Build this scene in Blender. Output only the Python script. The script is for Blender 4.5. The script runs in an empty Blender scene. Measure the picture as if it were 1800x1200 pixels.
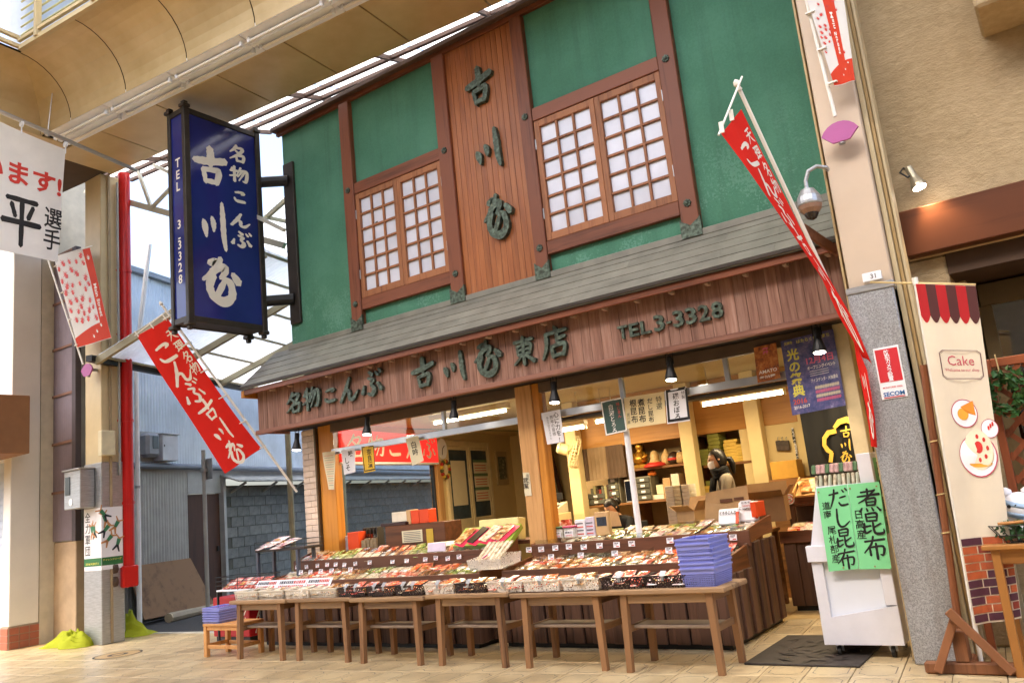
import bpy, bmesh, math, random
from mathutils import Vector, Matrix
random.seed(7)
SC = bpy.context.scene
COL = SC.collection
# ------------------------------------------------------------------ camera, sky, sun, exposure
CAM = Vector((0, 0, 1.35))
R3 = Matrix(((0.81389, 0.19137, 0.54858), (0.57216, -0.0999, -0.81404), (-0.10098, 0.97641, -0.19081)))  # columns: camera right, up, back
FPX = 1442.0
cd = bpy.data.cameras.new('camera'); camo = bpy.data.objects.new('camera', cd); COL.objects.link(camo)
cd.sensor_width = 36.0; cd.sensor_fit = 'HORIZONTAL'; cd.lens = FPX / 1800 * 36; cd.clip_end = 500; cd.clip_start = 0.05
camo.matrix_world = Matrix.Translation(CAM) @ R3.normalized().to_4x4()
SC.camera = camo
SUN_EL, SUN_AZ = math.radians(58), math.radians(-14)      # azimuth measured from -y towards -x
w = bpy.data.worlds.new('World'); SC.world = w; w.use_nodes = True
nt = w.node_tree; nt.nodes.clear()
sky = nt.nodes.new('ShaderNodeTexSky'); sky.sky_type = 'NISHITA'; sky.sun_disc = False
sdir = Vector((math.sin(SUN_AZ) * math.cos(SUN_EL), -math.cos(SUN_AZ) * math.cos(SUN_EL), math.sin(SUN_EL)))
sky.sun_elevation = SUN_EL; sky.sun_rotation = math.atan2(sdir.x, sdir.y)
sky.air_density = 1.0; sky.dust_density = 6.0; sky.ozone_density = 1.0
bg = nt.nodes.new('ShaderNodeBackground'); bg.inputs[1].default_value = 0.15
wo = nt.nodes.new('ShaderNodeOutputWorld')
nt.links.new(sky.outputs[0], bg.inputs[0]); nt.links.new(bg.outputs[0], wo.inputs[0])
sl = bpy.data.lights.new('sun', 'SUN'); sl.energy = 0.75; sl.angle = math.radians(60); sl.color = (1.0, 0.95, 0.88)
so = bpy.data.objects.new('sun', sl); COL.objects.link(so)
so.rotation_euler = sdir.to_track_quat('Z', 'Y').to_euler()
vs = SC.view_settings
vs.view_transform = 'Standard'; vs.look = 'None'; vs.gamma = 1.0; vs.use_curve_mapping = False
vs.exposure = 2.2
SC.cycles.max_bounces = 7; SC.cycles.diffuse_bounces = 4; SC.cycles.glossy_bounces = 3
SC.cycles.transmission_bounces = 5; SC.cycles.transparent_max_bounces = 8
SC.cycles.caustics_reflective = False; SC.cycles.caustics_refractive = False
SC.cycles.sample_clamp_indirect = 6.0

# ------------------------------------------------------------------ pixel (1800 x 1200) to position
def ray(px, py): return (R3 @ Vector((px - 900, 600 - py, -FPX))).normalized()
def at(px, py, **k):
    a, v = list(k.items())[0]; i = 'xyz'.index(a); d = ray(px, py)
    return CAM + d * ((v - CAM[i]) / d[i])
def onwall(px, py, A, D):
    r = ray(px, py); det = r.x * -D[1] + D[0] * r.y
    t = (A[0] * -D[1] + D[0] * A[1]) / det
    return CAM + r * t
def proj(p):
    q = R3.transposed() @ (Vector(p) - CAM); return 900 + FPX * q.x / -q.z, 600 - FPX * q.y / -q.z, -q.z

# ------------------------------------------------------------------ mesh builder
class MB:
    def __init__(s): s.v = []; s.f = []; s.m = []; s.cur = 0; s.smooth = False
    def mat(s, i): s.cur = i; return s
    def add(s, vs, fs):
        b = len(s.v); s.v += [tuple(v) for v in vs]; s.f += [tuple(b + i for i in f) for f in fs]; s.m += [s.cur] * len(fs); return s
    def box(s, x0, x1, y0, y1, z0, z1):
        return s.add([(x0,y0,z0),(x1,y0,z0),(x1,y1,z0),(x0,y1,z0),(x0,y0,z1),(x1,y0,z1),(x1,y1,z1),(x0,y1,z1)],
                     [(0,3,2,1),(4,5,6,7),(0,1,5,4),(1,2,6,5),(2,3,7,6),(3,0,4,7)])
    def cbox(s, x0, x1, y0, y1, z0, z1, b=0.006):
        b = min(b, (x1-x0)*.3, (y1-y0)*.3, (z1-z0)*.3); n = len(s.v); vs = []; idx = {}
        for i, (X, dx) in enumerate(((x0, b), (x1, -b))):
            for j, (Y, dy) in enumerate(((y0, b), (y1, -b))):
                for k, (Z, dz) in enumerate(((z0, b), (z1, -b))):
                    idx[i,j,k,0] = len(vs); vs.append((X, Y+dy, Z+dz))
                    idx[i,j,k,1] = len(vs); vs.append((X+dx, Y, Z+dz))
                    idx[i,j,k,2] = len(vs); vs.append((X+dx, Y+dy, Z))
        I = lambda i,j,k,a: idx[i,j,k,a]
        fs = []
        for i in (0, 1):
            q = [I(i,0,0,0), I(i,1,0,0), I(i,1,1,0), I(i,0,1,0)]; fs.append(q if i else q[::-1])
            q = [I(0,i,0,1), I(0,i,1,1), I(1,i,1,1), I(1,i,0,1)]; fs.append(q if i else q[::-1])
            q = [I(0,0,i,2), I(1,0,i,2), I(1,1,i,2), I(0,1,i,2)]; fs.append(q if i else q[::-1])
        for i in (0, 1):
            for j in (0, 1):
                q = [I(i,j,0,0), I(i,j,1,0), I(i,j,1,1), I(i,j,0,1)]; fs.append(q if (i ^ j) else q[::-1])
                q = [I(i,0,j,0), I(i,0,j,2), I(i,1,j,2), I(i,1,j,0)]; fs.append(q if (i ^ j) else q[::-1])
                q = [I(0,i,j,1), I(1,i,j,1), I(1,i,j,2), I(0,i,j,2)]; fs.append(q if (i ^ j) else q[::-1])
        for i in (0, 1):
            for j in (0, 1):
                for k in (0, 1):
                    q = [I(i,j,k,0), I(i,j,k,1), I(i,j,k,2)]; fs.append(q if (i + j + k) % 2 else q[::-1])
        return s.add(vs, fs)
    def xf(s, M, start=0):
        for i in range(start, len(s.v)): s.v[i] = tuple(M @ Vector(s.v[i]))
        return s
    def obox(s, c, size, ax, b=0.0):      # ax: 3 axis vectors
        n = len(s.v); hx, hy, hz = [q / 2 for q in size]
        if b: s.cbox(-hx, hx, -hy, hy, -hz, hz, b)
        else: s.box(-hx, hx, -hy, hy, -hz, hz)
        M = Matrix.Translation(Vector(c)) @ Matrix((ax[0], ax[1], ax[2])).transposed().to_4x4()
        return s.xf(M, n)
    def bar(s, p, q, w, h, up=(0, 0, 1), b=0.0):
        p, q = Vector(p), Vector(q); d = (q - p); L = d.length; d.normalize()
        u = Vector(up); sd = d.cross(u)
        if sd.length < 1e-4: sd = d.cross(Vector((0, 1, 0)))
        sd.normalize(); u = sd.cross(d).normalized()
        return s.obox((p + q) / 2, (L, w, h), (d, -sd, u), b)
    def quad(s, a, b, c, d): return s.add([a, b, c, d], [(0, 1, 2, 3)])
    def slab(s, a, b, c, d, t):           # quad with thickness along its normal
        a, b, c, d = map(Vector, (a, b, c, d)); n = (b - a).cross(d - a).normalized() * t
        return s.add([a, b, c, d, a - n, b - n, c - n, d - n], [(0,1,2,3),(7,6,5,4),(0,4,5,1),(1,5,6,2),(2,6,7,3),(3,7,4,0)])
    def tube(s, pts, r, n=8, cap=True):
        pts = [Vector(p) for p in pts]; rs = r if isinstance(r, (list, tuple)) else [r] * len(pts)
        rings = []; prev = None
        for i, p in enumerate(pts):
            d = (pts[min(i + 1, len(pts) - 1)] - pts[max(i - 1, 0)]).normalized()
            a = prev if prev else (Vector((0, 0, 1)) if abs(d.z) < .9 else Vector((1, 0, 0)))
            a = (a - d * a.dot(d)).normalized(); prev = a; b = d.cross(a)
            rings.append([p + (a * math.cos(2*math.pi*k/n) + b * math.sin(2*math.pi*k/n)) * rs[i] for k in range(n)])
        vs = [v for rg in rings for v in rg]; fs = []
        for i in range(len(pts) - 1):
            for k in range(n):
                fs.append((i*n+k, i*n+(k+1) % n, (i+1)*n+(k+1) % n, (i+1)*n+k))
        if cap: fs += [tuple(range(n))[::-1], tuple((len(pts)-1)*n + k for k in range(n))]
        return s.add(vs, fs)
    def lathe(s, prof, c, ax=(0, 0, 1), n=12):  # prof: (radius, height)
        c = Vector(c); ax = Vector(ax).normalized()
        a = Vector((0, 0, 1)) if abs(ax.z) < .9 else Vector((1, 0, 0)); a = (a - ax * a.dot(ax)).normalized(); b = ax.cross(a)
        vs = []; fs = []
        for r, h in prof:
            vs += [c + ax * h + (a * math.cos(2*math.pi*k/n) + b * math.sin(2*math.pi*k/n)) * r for k in range(n)]
        for i in range(len(prof) - 1):
            for k in range(n): fs.append((i*n+k, i*n+(k+1) % n, (i+1)*n+(k+1) % n, (i+1)*n+k))
        fs += [tuple(range(n))[::-1], tuple((len(prof)-1)*n + k for k in range(n))]
        return s.add(vs, fs)
    def poly(s, pts, t=None):             # planar polygon, optional thickness
        pts = [Vector(p) for p in pts]; n = len(pts)
        if not t: return s.add(pts, [tuple(range(n))])
        nn = Vector((0, 0, 0))
        for i in range(n): nn += (pts[i] - pts[0]).cross(pts[(i+1) % n] - pts[0])
        nn = nn.normalized() * t
        return s.add(pts + [p - nn for p in pts], [tuple(range(n)), tuple(range(2*n-1, n-1, -1))] + [(i, n+i, n+(i+1) % n, (i+1) % n) for i in range(n)])
    def grid(s, fn, nu, nv):              # fn(u,v) -> point
        vs = [fn(i / nu, j / nv) for j in range(nv + 1) for i in range(nu + 1)]
        fs = [(j*(nu+1)+i, j*(nu+1)+i+1, (j+1)*(nu+1)+i+1, (j+1)*(nu+1)+i) for j in range(nv) for i in range(nu)]
        return s.add(vs, fs)

WM = {}
def _w(o): return WM.get(o.name, Matrix.Identity(4)) if o else Matrix.Identity(4)
def mesh_of(name, mb, mats, M=None):
    me = bpy.data.meshes.new(name)
    vs = mb.v if M is None else [tuple(M @ Vector(v)) for v in mb.v]
    me.from_pydata(vs, [], mb.f)
    if not isinstance(mats, (list, tuple)): mats = [mats]
    for m in mats: me.materials.append(m)
    if len(mats) > 1: me.polygons.foreach_set('material_index', mb.m)
    if mb.smooth: me.polygons.foreach_set('use_smooth', [True] * len(mb.f))
    me.update(); return me
def tag(o, label=None, cat=None, group=None, kind=None):
    for k, v in (('label', label), ('category', cat), ('group', group), ('kind', kind)):
        if v: o[k] = v
    return o
def thing(name, label, cat, loc=(0, 0, 0), rz=0, group=None):
    o = bpy.data.objects.new(name, None); COL.objects.link(o); o.empty_display_size = 0.1
    o.location = loc; o.rotation_euler = (0, 0, rz)
    WM[o.name] = Matrix.Translation(Vector(loc)) @ Matrix.Rotation(rz, 4, 'Z')
    return tag(o, label, cat, group)
def part(name, mb, mats, parent, label=None):       # mesh given in world coordinates
    W = _w(parent); me = mesh_of(name, mb, mats, W.inverted())
    o = bpy.data.objects.new(name, me); COL.objects.link(o); o.parent = parent; WM[o.name] = W
    if label: o['label'] = label
    return o
def single(name, mb, mats, label, cat, group=None, kind=None, loc=None):  # a one-mesh thing, world coordinates
    if loc is None:
        n = len(mb.v); loc = (sum(v[0] for v in mb.v)/n, sum(v[1] for v in mb.v)/n, min(v[2] for v in mb.v))
    T = Matrix.Translation(Vector(loc))
    o = bpy.data.objects.new(name, mesh_of(name, mb, mats, T.inverted())); COL.objects.link(o); o.location = loc
    WM[o.name] = T
    return tag(o, label, cat, group, kind)
def inst(name, me, M, parent=None, label=None, cat=None, group=None):     # object sharing mesh data, M in world
    o = bpy.data.objects.new(name, me); COL.objects.link(o)
    if parent: o.parent = parent; o.matrix_basis = _w(parent).inverted() @ M
    else: o.matrix_basis = M
    WM[o.name] = M
    return tag(o, label, cat, group)
def struct(name, mb, mats): return single(name, mb, mats, None, None, kind='structure')
def MT(x, y, z, rz=0, sx=1, sy=1, sz=1, rx=0, ry=0):
    return Matrix.Translation((x, y, z)) @ Matrix.Rotation(rz, 4, 'Z') @ Matrix.Rotation(ry, 4, 'Y') @ Matrix.Rotation(rx, 4, 'X') @ Matrix.Diagonal((sx, sy, sz, 1))

# ------------------------------------------------------------------ materials
MATS = {}
def srgb(h):
    h = h.lstrip('#'); c = [int(h[i:i+2], 16) / 255 for i in (0, 2, 4)]
    return tuple((x / 12.92 if x <= .04045 else ((x + .055) / 1.055) ** 2.4) for x in c)
def C4(c): return (*(srgb(c) if isinstance(c, str) else c), 1.0)
class N:
    def __init__(s, name):
        s.m = bpy.data.materials.new(name); s.m.use_nodes = True; s.t = s.m.node_tree
        s.p = s.t.nodes['Principled BSDF']; s.o = s.t.nodes['Material Output']
    def n(s, ty, **k):
        x = s.t.nodes.new('ShaderNode' + ty)
        for a, v in k.items(): setattr(x, a, v)
        return x
    def l(s, a, b): s.t.links.new(a, b); return s
    def math(s, op, a, b=None, c=None):
        x = s.n('Math', operation=op)
        for i, q in enumerate((a, b, c)):
            if q is None: continue
            if isinstance(q, (int, float)): x.inputs[i].default_value = q
            else: s.l(q, x.inputs[i])
        return x.outputs[0]
    def coord(s, scale=(1, 1, 1), rot=(0, 0, 0)):
        tc = s.n('TexCoord'); mp = s.n('Mapping'); mp.inputs['Scale'].default_value = scale; mp.inputs['Rotation'].default_value = rot
        s.l(tc.outputs['Object'], mp.inputs[0]); return mp.outputs[0]
    def noise(s, vec, scale=5, detail=4, rough=.6, out='Fac'):
        x = s.n('TexNoise'); x.inputs['Scale'].default_value = scale; x.inputs['Detail'].default_value = detail; x.inputs['Roughness'].default_value = rough
        s.l(vec, x.inputs['Vector']); return x.outputs[out]
    def ramp(s, fac, stops, interp='LINEAR'):
        x = s.n('ValToRGB'); e = x.color_ramp.elements; x.color_ramp.interpolation = interp
        while len(e) < len(stops): e.new(.5)
        for q, (p, c) in zip(e, stops): q.position = p; q.color = C4(c)
        s.l(fac, x.inputs[0]); return x.outputs[0]
    def mix(s, fac, a, b, mode='MIX'):
        x = s.n('Mix', data_type='RGBA', blend_type=mode)
        if isinstance(fac, (int, float)): x.inputs[0].default_value = fac
        else: s.l(fac, x.inputs[0])
        for i, q in ((6, a), (7, b)):
            if isinstance(q, (tuple, str)): x.inputs[i].default_value = C4(q)
            else: s.l(q, x.inputs[i])
        return x.outputs[2]
    def rnd(s, col, amt):                 # brightness varies from object to object
        oi = s.n('ObjectInfo'); hv = s.n('HueSaturation')
        v = s.math('MULTIPLY_ADD', oi.outputs['Random'], amt * 2, 1 - amt); s.l(v, hv.inputs['Value'])
        if isinstance(col, (tuple, str)): hv.inputs['Color'].default_value = C4(col)
        else: s.l(col, hv.inputs['Color'])
        return hv.outputs[0]
    def bump(s, fac, strength=.3, dist=.01):
        b = s.n('Bump'); b.inputs['Strength'].default_value = strength; b.inputs['Distance'].default_value = dist
        s.l(fac, b.inputs['Height']); s.l(b.outputs[0], s.p.inputs['Normal']); return s
    def base(s, c, rough=.6, metal=0, spec=.5):
        if isinstance(c, (tuple, str)): s.p.inputs['Base Color'].default_value = C4(c)
        else: s.l(c, s.p.inputs['Base Color'])
        if isinstance(rough, (int, float)): s.p.inputs['Roughness'].default_value = rough
        else: s.l(rough, s.p.inputs['Roughness'])
        s.p.inputs['Metallic'].default_value = metal; s.p.inputs['Specular IOR Level'].default_value = spec
        return s
    def done(s): MATS[s.m.name] = s.m; return s.m
def plain(name, c, rough=.55, metal=0, var=.12, scale=6, bump=.05, spec=.4, rnd=0):
    if name in MATS: return MATS[name]
    k = N(name); v = k.coord(); f = k.noise(v, scale, 5)
    cc = srgb(c) if isinstance(c, str) else c
    col = k.ramp(f, [(.3, tuple(x * (1 - var) for x in cc)), (.7, tuple(min(1, x * (1 + var)) for x in cc))])
    if rnd: col = k.rnd(col, rnd)
    k.base(col, rough, metal, spec)
    if bump: k.bump(k.noise(v, scale * 8, 3), bump, .004)
    return k.done()
def wood(name, c1, c2, grain='z', rough=.55, fine=28, var=.12, spec=.35, bump=.15, c3=None):
    if name in MATS: return MATS[name]
    k = N(name); sc = {'x': (.06, 1, 1), 'y': (1, .06, 1), 'z': (1, 1, .06)}[grain]
    oi = k.n('ObjectInfo'); v0 = k.coord(sc)
    add = k.n('VectorMath', operation='ADD'); mul = k.n('VectorMath', operation='SCALE'); mul.inputs[0].default_value = (7.3, 11.1, 3.7)
    k.l(oi.outputs['Random'], mul.inputs['Scale']); k.l(v0, add.inputs[0]); k.l(mul.outputs[0], add.inputs[1]); v = add.outputs[0]
    f = k.noise(v, fine, 6, .65); f2 = k.noise(v, fine * .22, 3)
    g = k.math('ADD', k.math('MULTIPLY', f, .6), k.math('MULTIPLY', f2, .4))
    col = k.ramp(g, [(.34, c2), (.5, c3 or c1), (.66, c1)])
    col = k.rnd(col, var); k.base(col, rough, 0, spec); k.bump(f, bump, .004); return k.done()
def emit(name, c, e):
    if name in MATS: return MATS[name]
    k = N(name); k.base(c, .5); k.p.inputs['Emission Color'].default_value = C4(c); k.p.inputs['Emission Strength'].default_value = e; return k.done()
def glassm(name, tint='#ffffff', rough=.02, alpha=.85):
    if name in MATS: return MATS[name]
    k = N(name); t = k.n('BsdfTransparent'); t.inputs[0].default_value = C4(tint); g = k.n('BsdfGlossy'); g.inputs['Roughness'].default_value = rough
    fr = k.n('LayerWeight'); fr.inputs[0].default_value = .5; mx = k.n('MixShader')
    k.l(k.math('MULTIPLY_ADD', k.math('POWER', fr.outputs['Facing'], 4), .7, 1 - alpha), mx.inputs[0]); k.l(t.outputs[0], mx.inputs[1]); k.l(g.outputs[0], mx.inputs[2]); k.l(mx.outputs[0], k.o.inputs[0]); return k.done()
def translucent(name, c, amt=.6, rough=.4, wave=None):
    if name in MATS: return MATS[name]
    k = N(name); v = k.coord(); col = k.ramp(k.noise(v, 3, 4), [(.3, tuple(x * .85 for x in srgb(c))), (.7, c)])
    k.base(col, rough); tr = k.n('BsdfTranslucent'); k.l(col, tr.inputs[0]); mx = k.n('MixShader'); mx.inputs[0].default_value = amt
    k.l(k.p.outputs[0], mx.inputs[1]); k.l(tr.outputs[0], mx.inputs[2]); k.l(mx.outputs[0], k.o.inputs[0]); return k.done()

# ------------------------------------------------------------------ lettering
BR = {  # brush strokes on a 100 x 100 field, y down: (x, y, width)
 '吉': [[(50,2,13),(52,26,15),(50,48,10)], [(5,44,11),(46,38,14),(95,26,12)], [(30,60,10),(36,94,8)], [(30,62,9),(56,58,10),(74,60,12),(66,92,9)], [(36,90,9),(68,88,9)]],
 '川': [[(10,48,9),(16,60,15),(20,78,6)], [(40,38,8),(46,50,13),(46,64,6)], [(78,3,8),(80,30,13),(82,70,13),(88,98,8)]],
 '屋': [[(22,16,9),(40,10,12),(34,26,8)], [(52,0,8),(40,26,12),(6,56,5)], [(26,34,8),(58,20,12),(64,28,10),(50,46,7)], [(34,42,10),(22,66,13),(32,90,13),(58,99,14),(78,84,14),(76,56,12),(62,46,8)], [(62,48,9),(42,84,11)], [(82,32,9),(97,50,14)]],
 '名': [[(46,2,10),(32,26,11),(8,50,5)], [(40,18,9),(80,14,12),(60,48,12),(6,90,5)], [(34,30,7),(56,46,10)], [(42,60,10),(46,96,9)], [(42,62,9),(84,58,12),(78,94,10)], [(44,92,9),(80,90,9)]],
 '物': [[(20,14,9),(6,38,5)], [(6,36,8),(46,28,10)], [(28,2,10),(28,98,11)], [(2,70,6),(46,54,10)], [(62,2,9),(44,46,5)], [(56,24,9),(94,20,12),(88,82,12),(72,84,6)], [(68,26,9),(44,66,5)], [(82,26,9),(50,88,5)]],
 'こ': [[(22,24,9),(56,16,13),(78,22,14),(60,32,6)], [(16,62,8),(30,82,14),(84,80,13)]],
 'ん': [[(56,2,9),(38,44,13),(8,96,10)], [(16,84,7),(36,56,11),(52,58,12),(54,86,12),(72,90,13),(98,60,6)]],
 'ぶ': [[(40,4,8),(56,18,13)], [(36,28,8),(58,38,12),(48,52,9),(62,72,13),(50,92,13),(32,84,7)], [(16,54,7),(8,82,13)], [(78,50,8),(94,78,13)], [(72,8,6),(82,22,9)], [(88,0,6),(97,14,9)]],
 '東': [[(8,16,9),(92,12,10)], [(20,30,9),(24,64,9)], [(20,32,8),(80,28,11),(76,62,9)], [(24,46,8),(76,44,8)], [(24,61,8),(76,59,8)], [(50,0,11),(50,98,12)], [(46,62,9),(4,94,5)], [(54,62,7),(96,92,13)]],
 '店': [[(50,0,8),(56,12,11)], [(16,20,9),(92,15,10)], [(20,20,9),(18,60,11),(2,97,5)], [(58,26,10),(58,58,9)], [(58,40,8),(86,35,9)], [(36,60,10),(40,96,9)], [(36,62,9),(82,58,11),(76,94,9)], [(40,91,9),(78,89,9)]],
 '平': [[(12,12,10),(88,12,10)], [(50,14,12),(50,100,12)], [(2,56,11),(98,56,11)], [(24,22,11),(34,46,10)], [(78,22,10),(66,46,11)]],
 '昆': [[(28,6,9),(30,40,9)], [(28,8,8),(72,6,11),(70,38,9)], [(30,22,7),(70,21,8)], [(30,38,8),(70,37,9)], [(10,64,8),(44,58,9)], [(18,46,9),(18,88,11),(44,78,6)], [(86,50,8),(56,66,8)], [(54,44,9),(56,84,11),(70,94,12),(94,90,10),(95,74,5)]],
 '布': [[(8,24,8),(92,16,11)], [(46,2,9),(34,36,10),(2,72,5)], [(26,48,9),(28,84,10)], [(26,50,8),(82,46,11),(80,80,11),(68,80,6)], [(54,32,10),(55,100,12)]],
 '煮': [[(20,14,8),(76,10,10)], [(48,0,10),(48,28,9)], [(4,32,8),(96,26,11)], [(80,6,9),(40,42,9),(6,60,5)], [(38,44,8),(40,74,9)], [(38,46,7),(76,43,10),(73,72,8)], [(40,58,6),(72,57,7)], [(40,72,7),(72,71,8)], [(18,82,6),(8,98,11)], [(36,84,6),(40,97,10)], [(58,82,6),(64,96,10)], [(80,80,6),(94,97,11)]],
 'だ': [[(6,30,8),(52,23,11)], [(34,4,9),(26,48,11),(6,96,6)], [(56,50,8),(86,44,10)], [(50,72,8),(62,88,11),(94,86,10)], [(72,10,6),(80,23,9)], [(88,3,6),(96,16,9)]],
 'し': [[(34,2,9),(31,60,12),(40,90,12),(62,92,10),(90,70,5)]],
 '天': [[(16,18,9),(84,13,11)], [(6,46,9),(94,41,11)], [(50,16,11),(46,50,11),(6,96,5)], [(52,48,8),(72,76,12),(97,94,10)]],
}
def _cat(p0, p1, p2, p3, t):
    return tuple(.5 * (2*b + (c-a)*t + (2*a-5*b+4*c-d)*t*t + (3*b-a-3*c+d)*t**3) for a, b, c, d in zip(p0, p1, p2, p3))
def brush(ch, fat=1.0):
    out = []
    for st in BR[ch]:
        P = [st[0]] + st + [st[-1]]; S = []
        for i in range(1, len(P) - 2):
            for k in range(6): S.append(_cat(P[i-1], P[i], P[i+1], P[i+2], k / 6))
        S.append(st[-1]); L = []; Rr = []; n = len(S)
        for i, (x, y, wd) in enumerate(S):
            a, b = S[max(i-1, 0)], S[min(i+1, n-1)]; dx, dy = b[0]-a[0], b[1]-a[1]; q = math.hypot(dx, dy) or 1
            ww = wd * fat * .5 * (1 + .10 * math.sin(i * 2.1 + x)); nx, ny = -dy/q*ww, dx/q*ww
            L.append((x+nx, y+ny)); Rr.append((x-nx, y-ny))
        def cap(i, s):
            x, y, wd = S[i]; a, b = (S[0], S[1]) if i == 0 else (S[-1], S[-2]); q = math.hypot(a[0]-b[0], a[1]-b[1]) or 1
            return (x + (a[0]-b[0]) / q * wd * .38 * fat, y + (a[1]-b[1]) / q * wd * .38 * fat)
        vs = [cap(0, 1)]; 
        for a, b in zip(L, Rr): vs += [a, b]
        vs.append(cap(-1, 1)); fs = [(0, 1, 2)] + [(1+2*i, 3+2*i, 4+2*i, 2+2*i) for i in range(n-1)] + [(2*n-1, 2*n+1, 2*n)]
        loop = [0] + [1+2*i for i in range(n)] + [2*n+1] + [2+2*i for i in range(n-1, -1, -1)]
        out.append(([(x / 100, 1 - y / 100) for x, y in vs], fs, loop))
    return out
_G = {}
def font2d(text, bold=0.0, shear=0.0, spacing=1.0):
    key = (text, bold, shear, spacing)
    if key in _G: return _G[key]
    c = bpy.data.curves.new('t', 'FONT'); c.body = text; c.offset = bold; c.shear = shear; c.space_character = spacing; c.resolution_u = 2; c.fill_mode = 'FRONT'
    o = bpy.data.objects.new('t', c); m = o.to_mesh()
    vs = [(v.co.x, v.co.y) for v in m.vertices]; fs = [tuple(p.vertices) for p in m.polygons]
    o.to_mesh_clear(); bpy.data.objects.remove(o); bpy.data.curves.remove(c)
    _G[key] = (vs, fs); return vs, fs
def put_text(mb, text, fn, x, y, h, w=None, bold=.012, shear=0, anchor='l', spacing=1.0):
    """flat lettering; fn(x,y)->3D; h: cap/glyph height; w: forced width"""
    vs, fs = font2d(text, bold, shear, spacing)
    if not vs: return
    x0 = min(v[0] for v in vs); x1 = max(v[0] for v in vs); y0 = min(v[1] for v in vs); y1 = max(v[1] for v in vs)
    sy = h / (y1 - y0); sx = (w / (x1 - x0)) if w else sy
    ox = x - (x1 - x0) * sx * {'l': 0, 'c': .5, 'r': 1}[anchor]
    mb.add([fn(ox + (v[0]-x0) * sx, y + (v[1]-y0) * sy) for v in vs], fs)
def put_vert(mb, text, fn, x, ytop, size, pitch=None, bold=.012, brushy=True, wid=1.0, shear=0):
    """vertical column centred on x"""
    pitch = pitch or size * 1.05
    for i, ch in enumerate(text):
        if ch == ' ': continue
        yy = ytop - pitch * i
        if brushy and ch in BR:
            for k, (vs, fs, _) in enumerate(brush(ch)):
                mb.add([fn(x + (a - .5) * size * wid, yy - size + b * size, .0005 * k) for a, b in vs], fs)
        else:
            vs, fs = font2d(ch, bold, shear); cx = (min(v[0] for v in vs) + max(v[0] for v in vs)) / 2
            mb.add([fn(x + (v[0] - cx) * size * wid, yy - size + (v[1] + .1) * size) for v in vs], fs)
def solid_brush(mb, ch, fn, x, y, w, h, depth, fat=1.0):
    """raised character; fn(x,y,d) with d = height above the board"""
    for k, (vs, fs, loop) in enumerate(brush(ch, fat)):
        d = depth * (1 + .04 * k); P = [(x + a * w, y + b * h) for a, b in vs]; n = len(P)
        base = [fn(a, b, 0) for a, b in P]; top = [fn(a, b, d) for a, b in P]
        m = len(loop)
        mb.add(base + top, [tuple(n + i for i in f) for f in fs] + [(loop[i], loop[(i+1) % m], n + loop[(i+1) % m], n + loop[i]) for i in range(m)])
def solid_text(mb, ch, fn, x, y, h, depth, bold=.02, w=None):
    vs, fs = font2d(ch, bold); x0 = min(v[0] for v in vs); x1 = max(v[0] for v in vs); y0 = min(v[1] for v in vs); y1 = max(v[1] for v in vs)
    s = h / (y1 - y0); sx = w / (x1 - x0) if w else s; P = [(x + (v[0]-x0)*sx, y + (v[1]-y0)*s) for v in vs]; n = len(P)
    edges = {}
    for f in fs:
        for i in range(len(f)):
            e = (f[i], f[(i+1) % len(f)]); edges[e] = 1
    side = [(a, b, n + b, n + a) for a, b in edges if (b, a) not in edges]
    mb.add([fn(a, b, 0) for a, b in P] + [fn(a, b, depth) for a, b in P], [tuple(n + i for i in f) for f in fs] + side)
    return (x1 - x0) * sx
# ------------------------------------------------------------------ common materials
M_white = plain('white_paint', '#eceef2', .5, var=.05)
M_black = plain('black_metal', '#1c1b1a', .45, var=.2)
M_darkbronze = plain('dark_bronze', '#3a332c', .5, .3, var=.25)
M_steel = None
def _steel():
    k = N('brushed_steel'); v = k.coord((1, 1, 12)); f = k.noise(v, 9, 5); g = k.noise(k.coord((60, 60, 60)), 2, 3)
    col = k.ramp(f, [(.3, '#9fa0a1'), (.7, '#c0c2c4')]); k.base(col, k.math('MULTIPLY_ADD', g, .25, .32), .85); k.bump(g, .12, .002); return k.done()
M_steel = _steel()
def _mottled():
    k = N('mottled_steel_cladding'); v = k.coord((1, 1, 1)); vo = k.n('TexVoronoi'); vo.inputs['Scale'].default_value = 120; k.l(v, vo.inputs[0])
    f = k.math('ADD', k.math('MULTIPLY', vo.outputs['Distance'], .5), k.math('MULTIPLY', k.noise(v, 70, 4), .6))
    col = k.ramp(f, [(.34, '#868789'), (.55, '#a9abae'), (.75, '#c0c2c6')]); st = k.noise(k.coord((3, 3, .5)), 3, 5)
    col = k.mix(k.ramp(st, [(.5, (0, 0, 0)), (.75, (.5, .5, .5))]), col, '#7a6a5c'); k.base(col, .42, .45); k.bump(f, .2, .003); return k.done()
M_mott = _mottled()
M_cream_steel = plain('cream_painted_steel', '#c4b28c', .5, var=.08, scale=3)
M_pinkcream = plain('pale_pink_cream_paint', '#c9b59e', .5, var=.06, scale=2)
M_gold_panel = None
def _panel():
    k = N('tan_metal_ceiling_panel'); f = k.noise(k.coord((1, 1, 1)), 1.6, 4); col = k.ramp(f, [(.3, '#bba274'), (.7, '#d0ba8f')]); k.base(k.rnd(col, .05), .38, .15); return k.done()
M_gold_panel = _panel()
M_corr_clear = translucent('translucent_corrugated_sheet', '#eef3f6', .85, .35)

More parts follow.
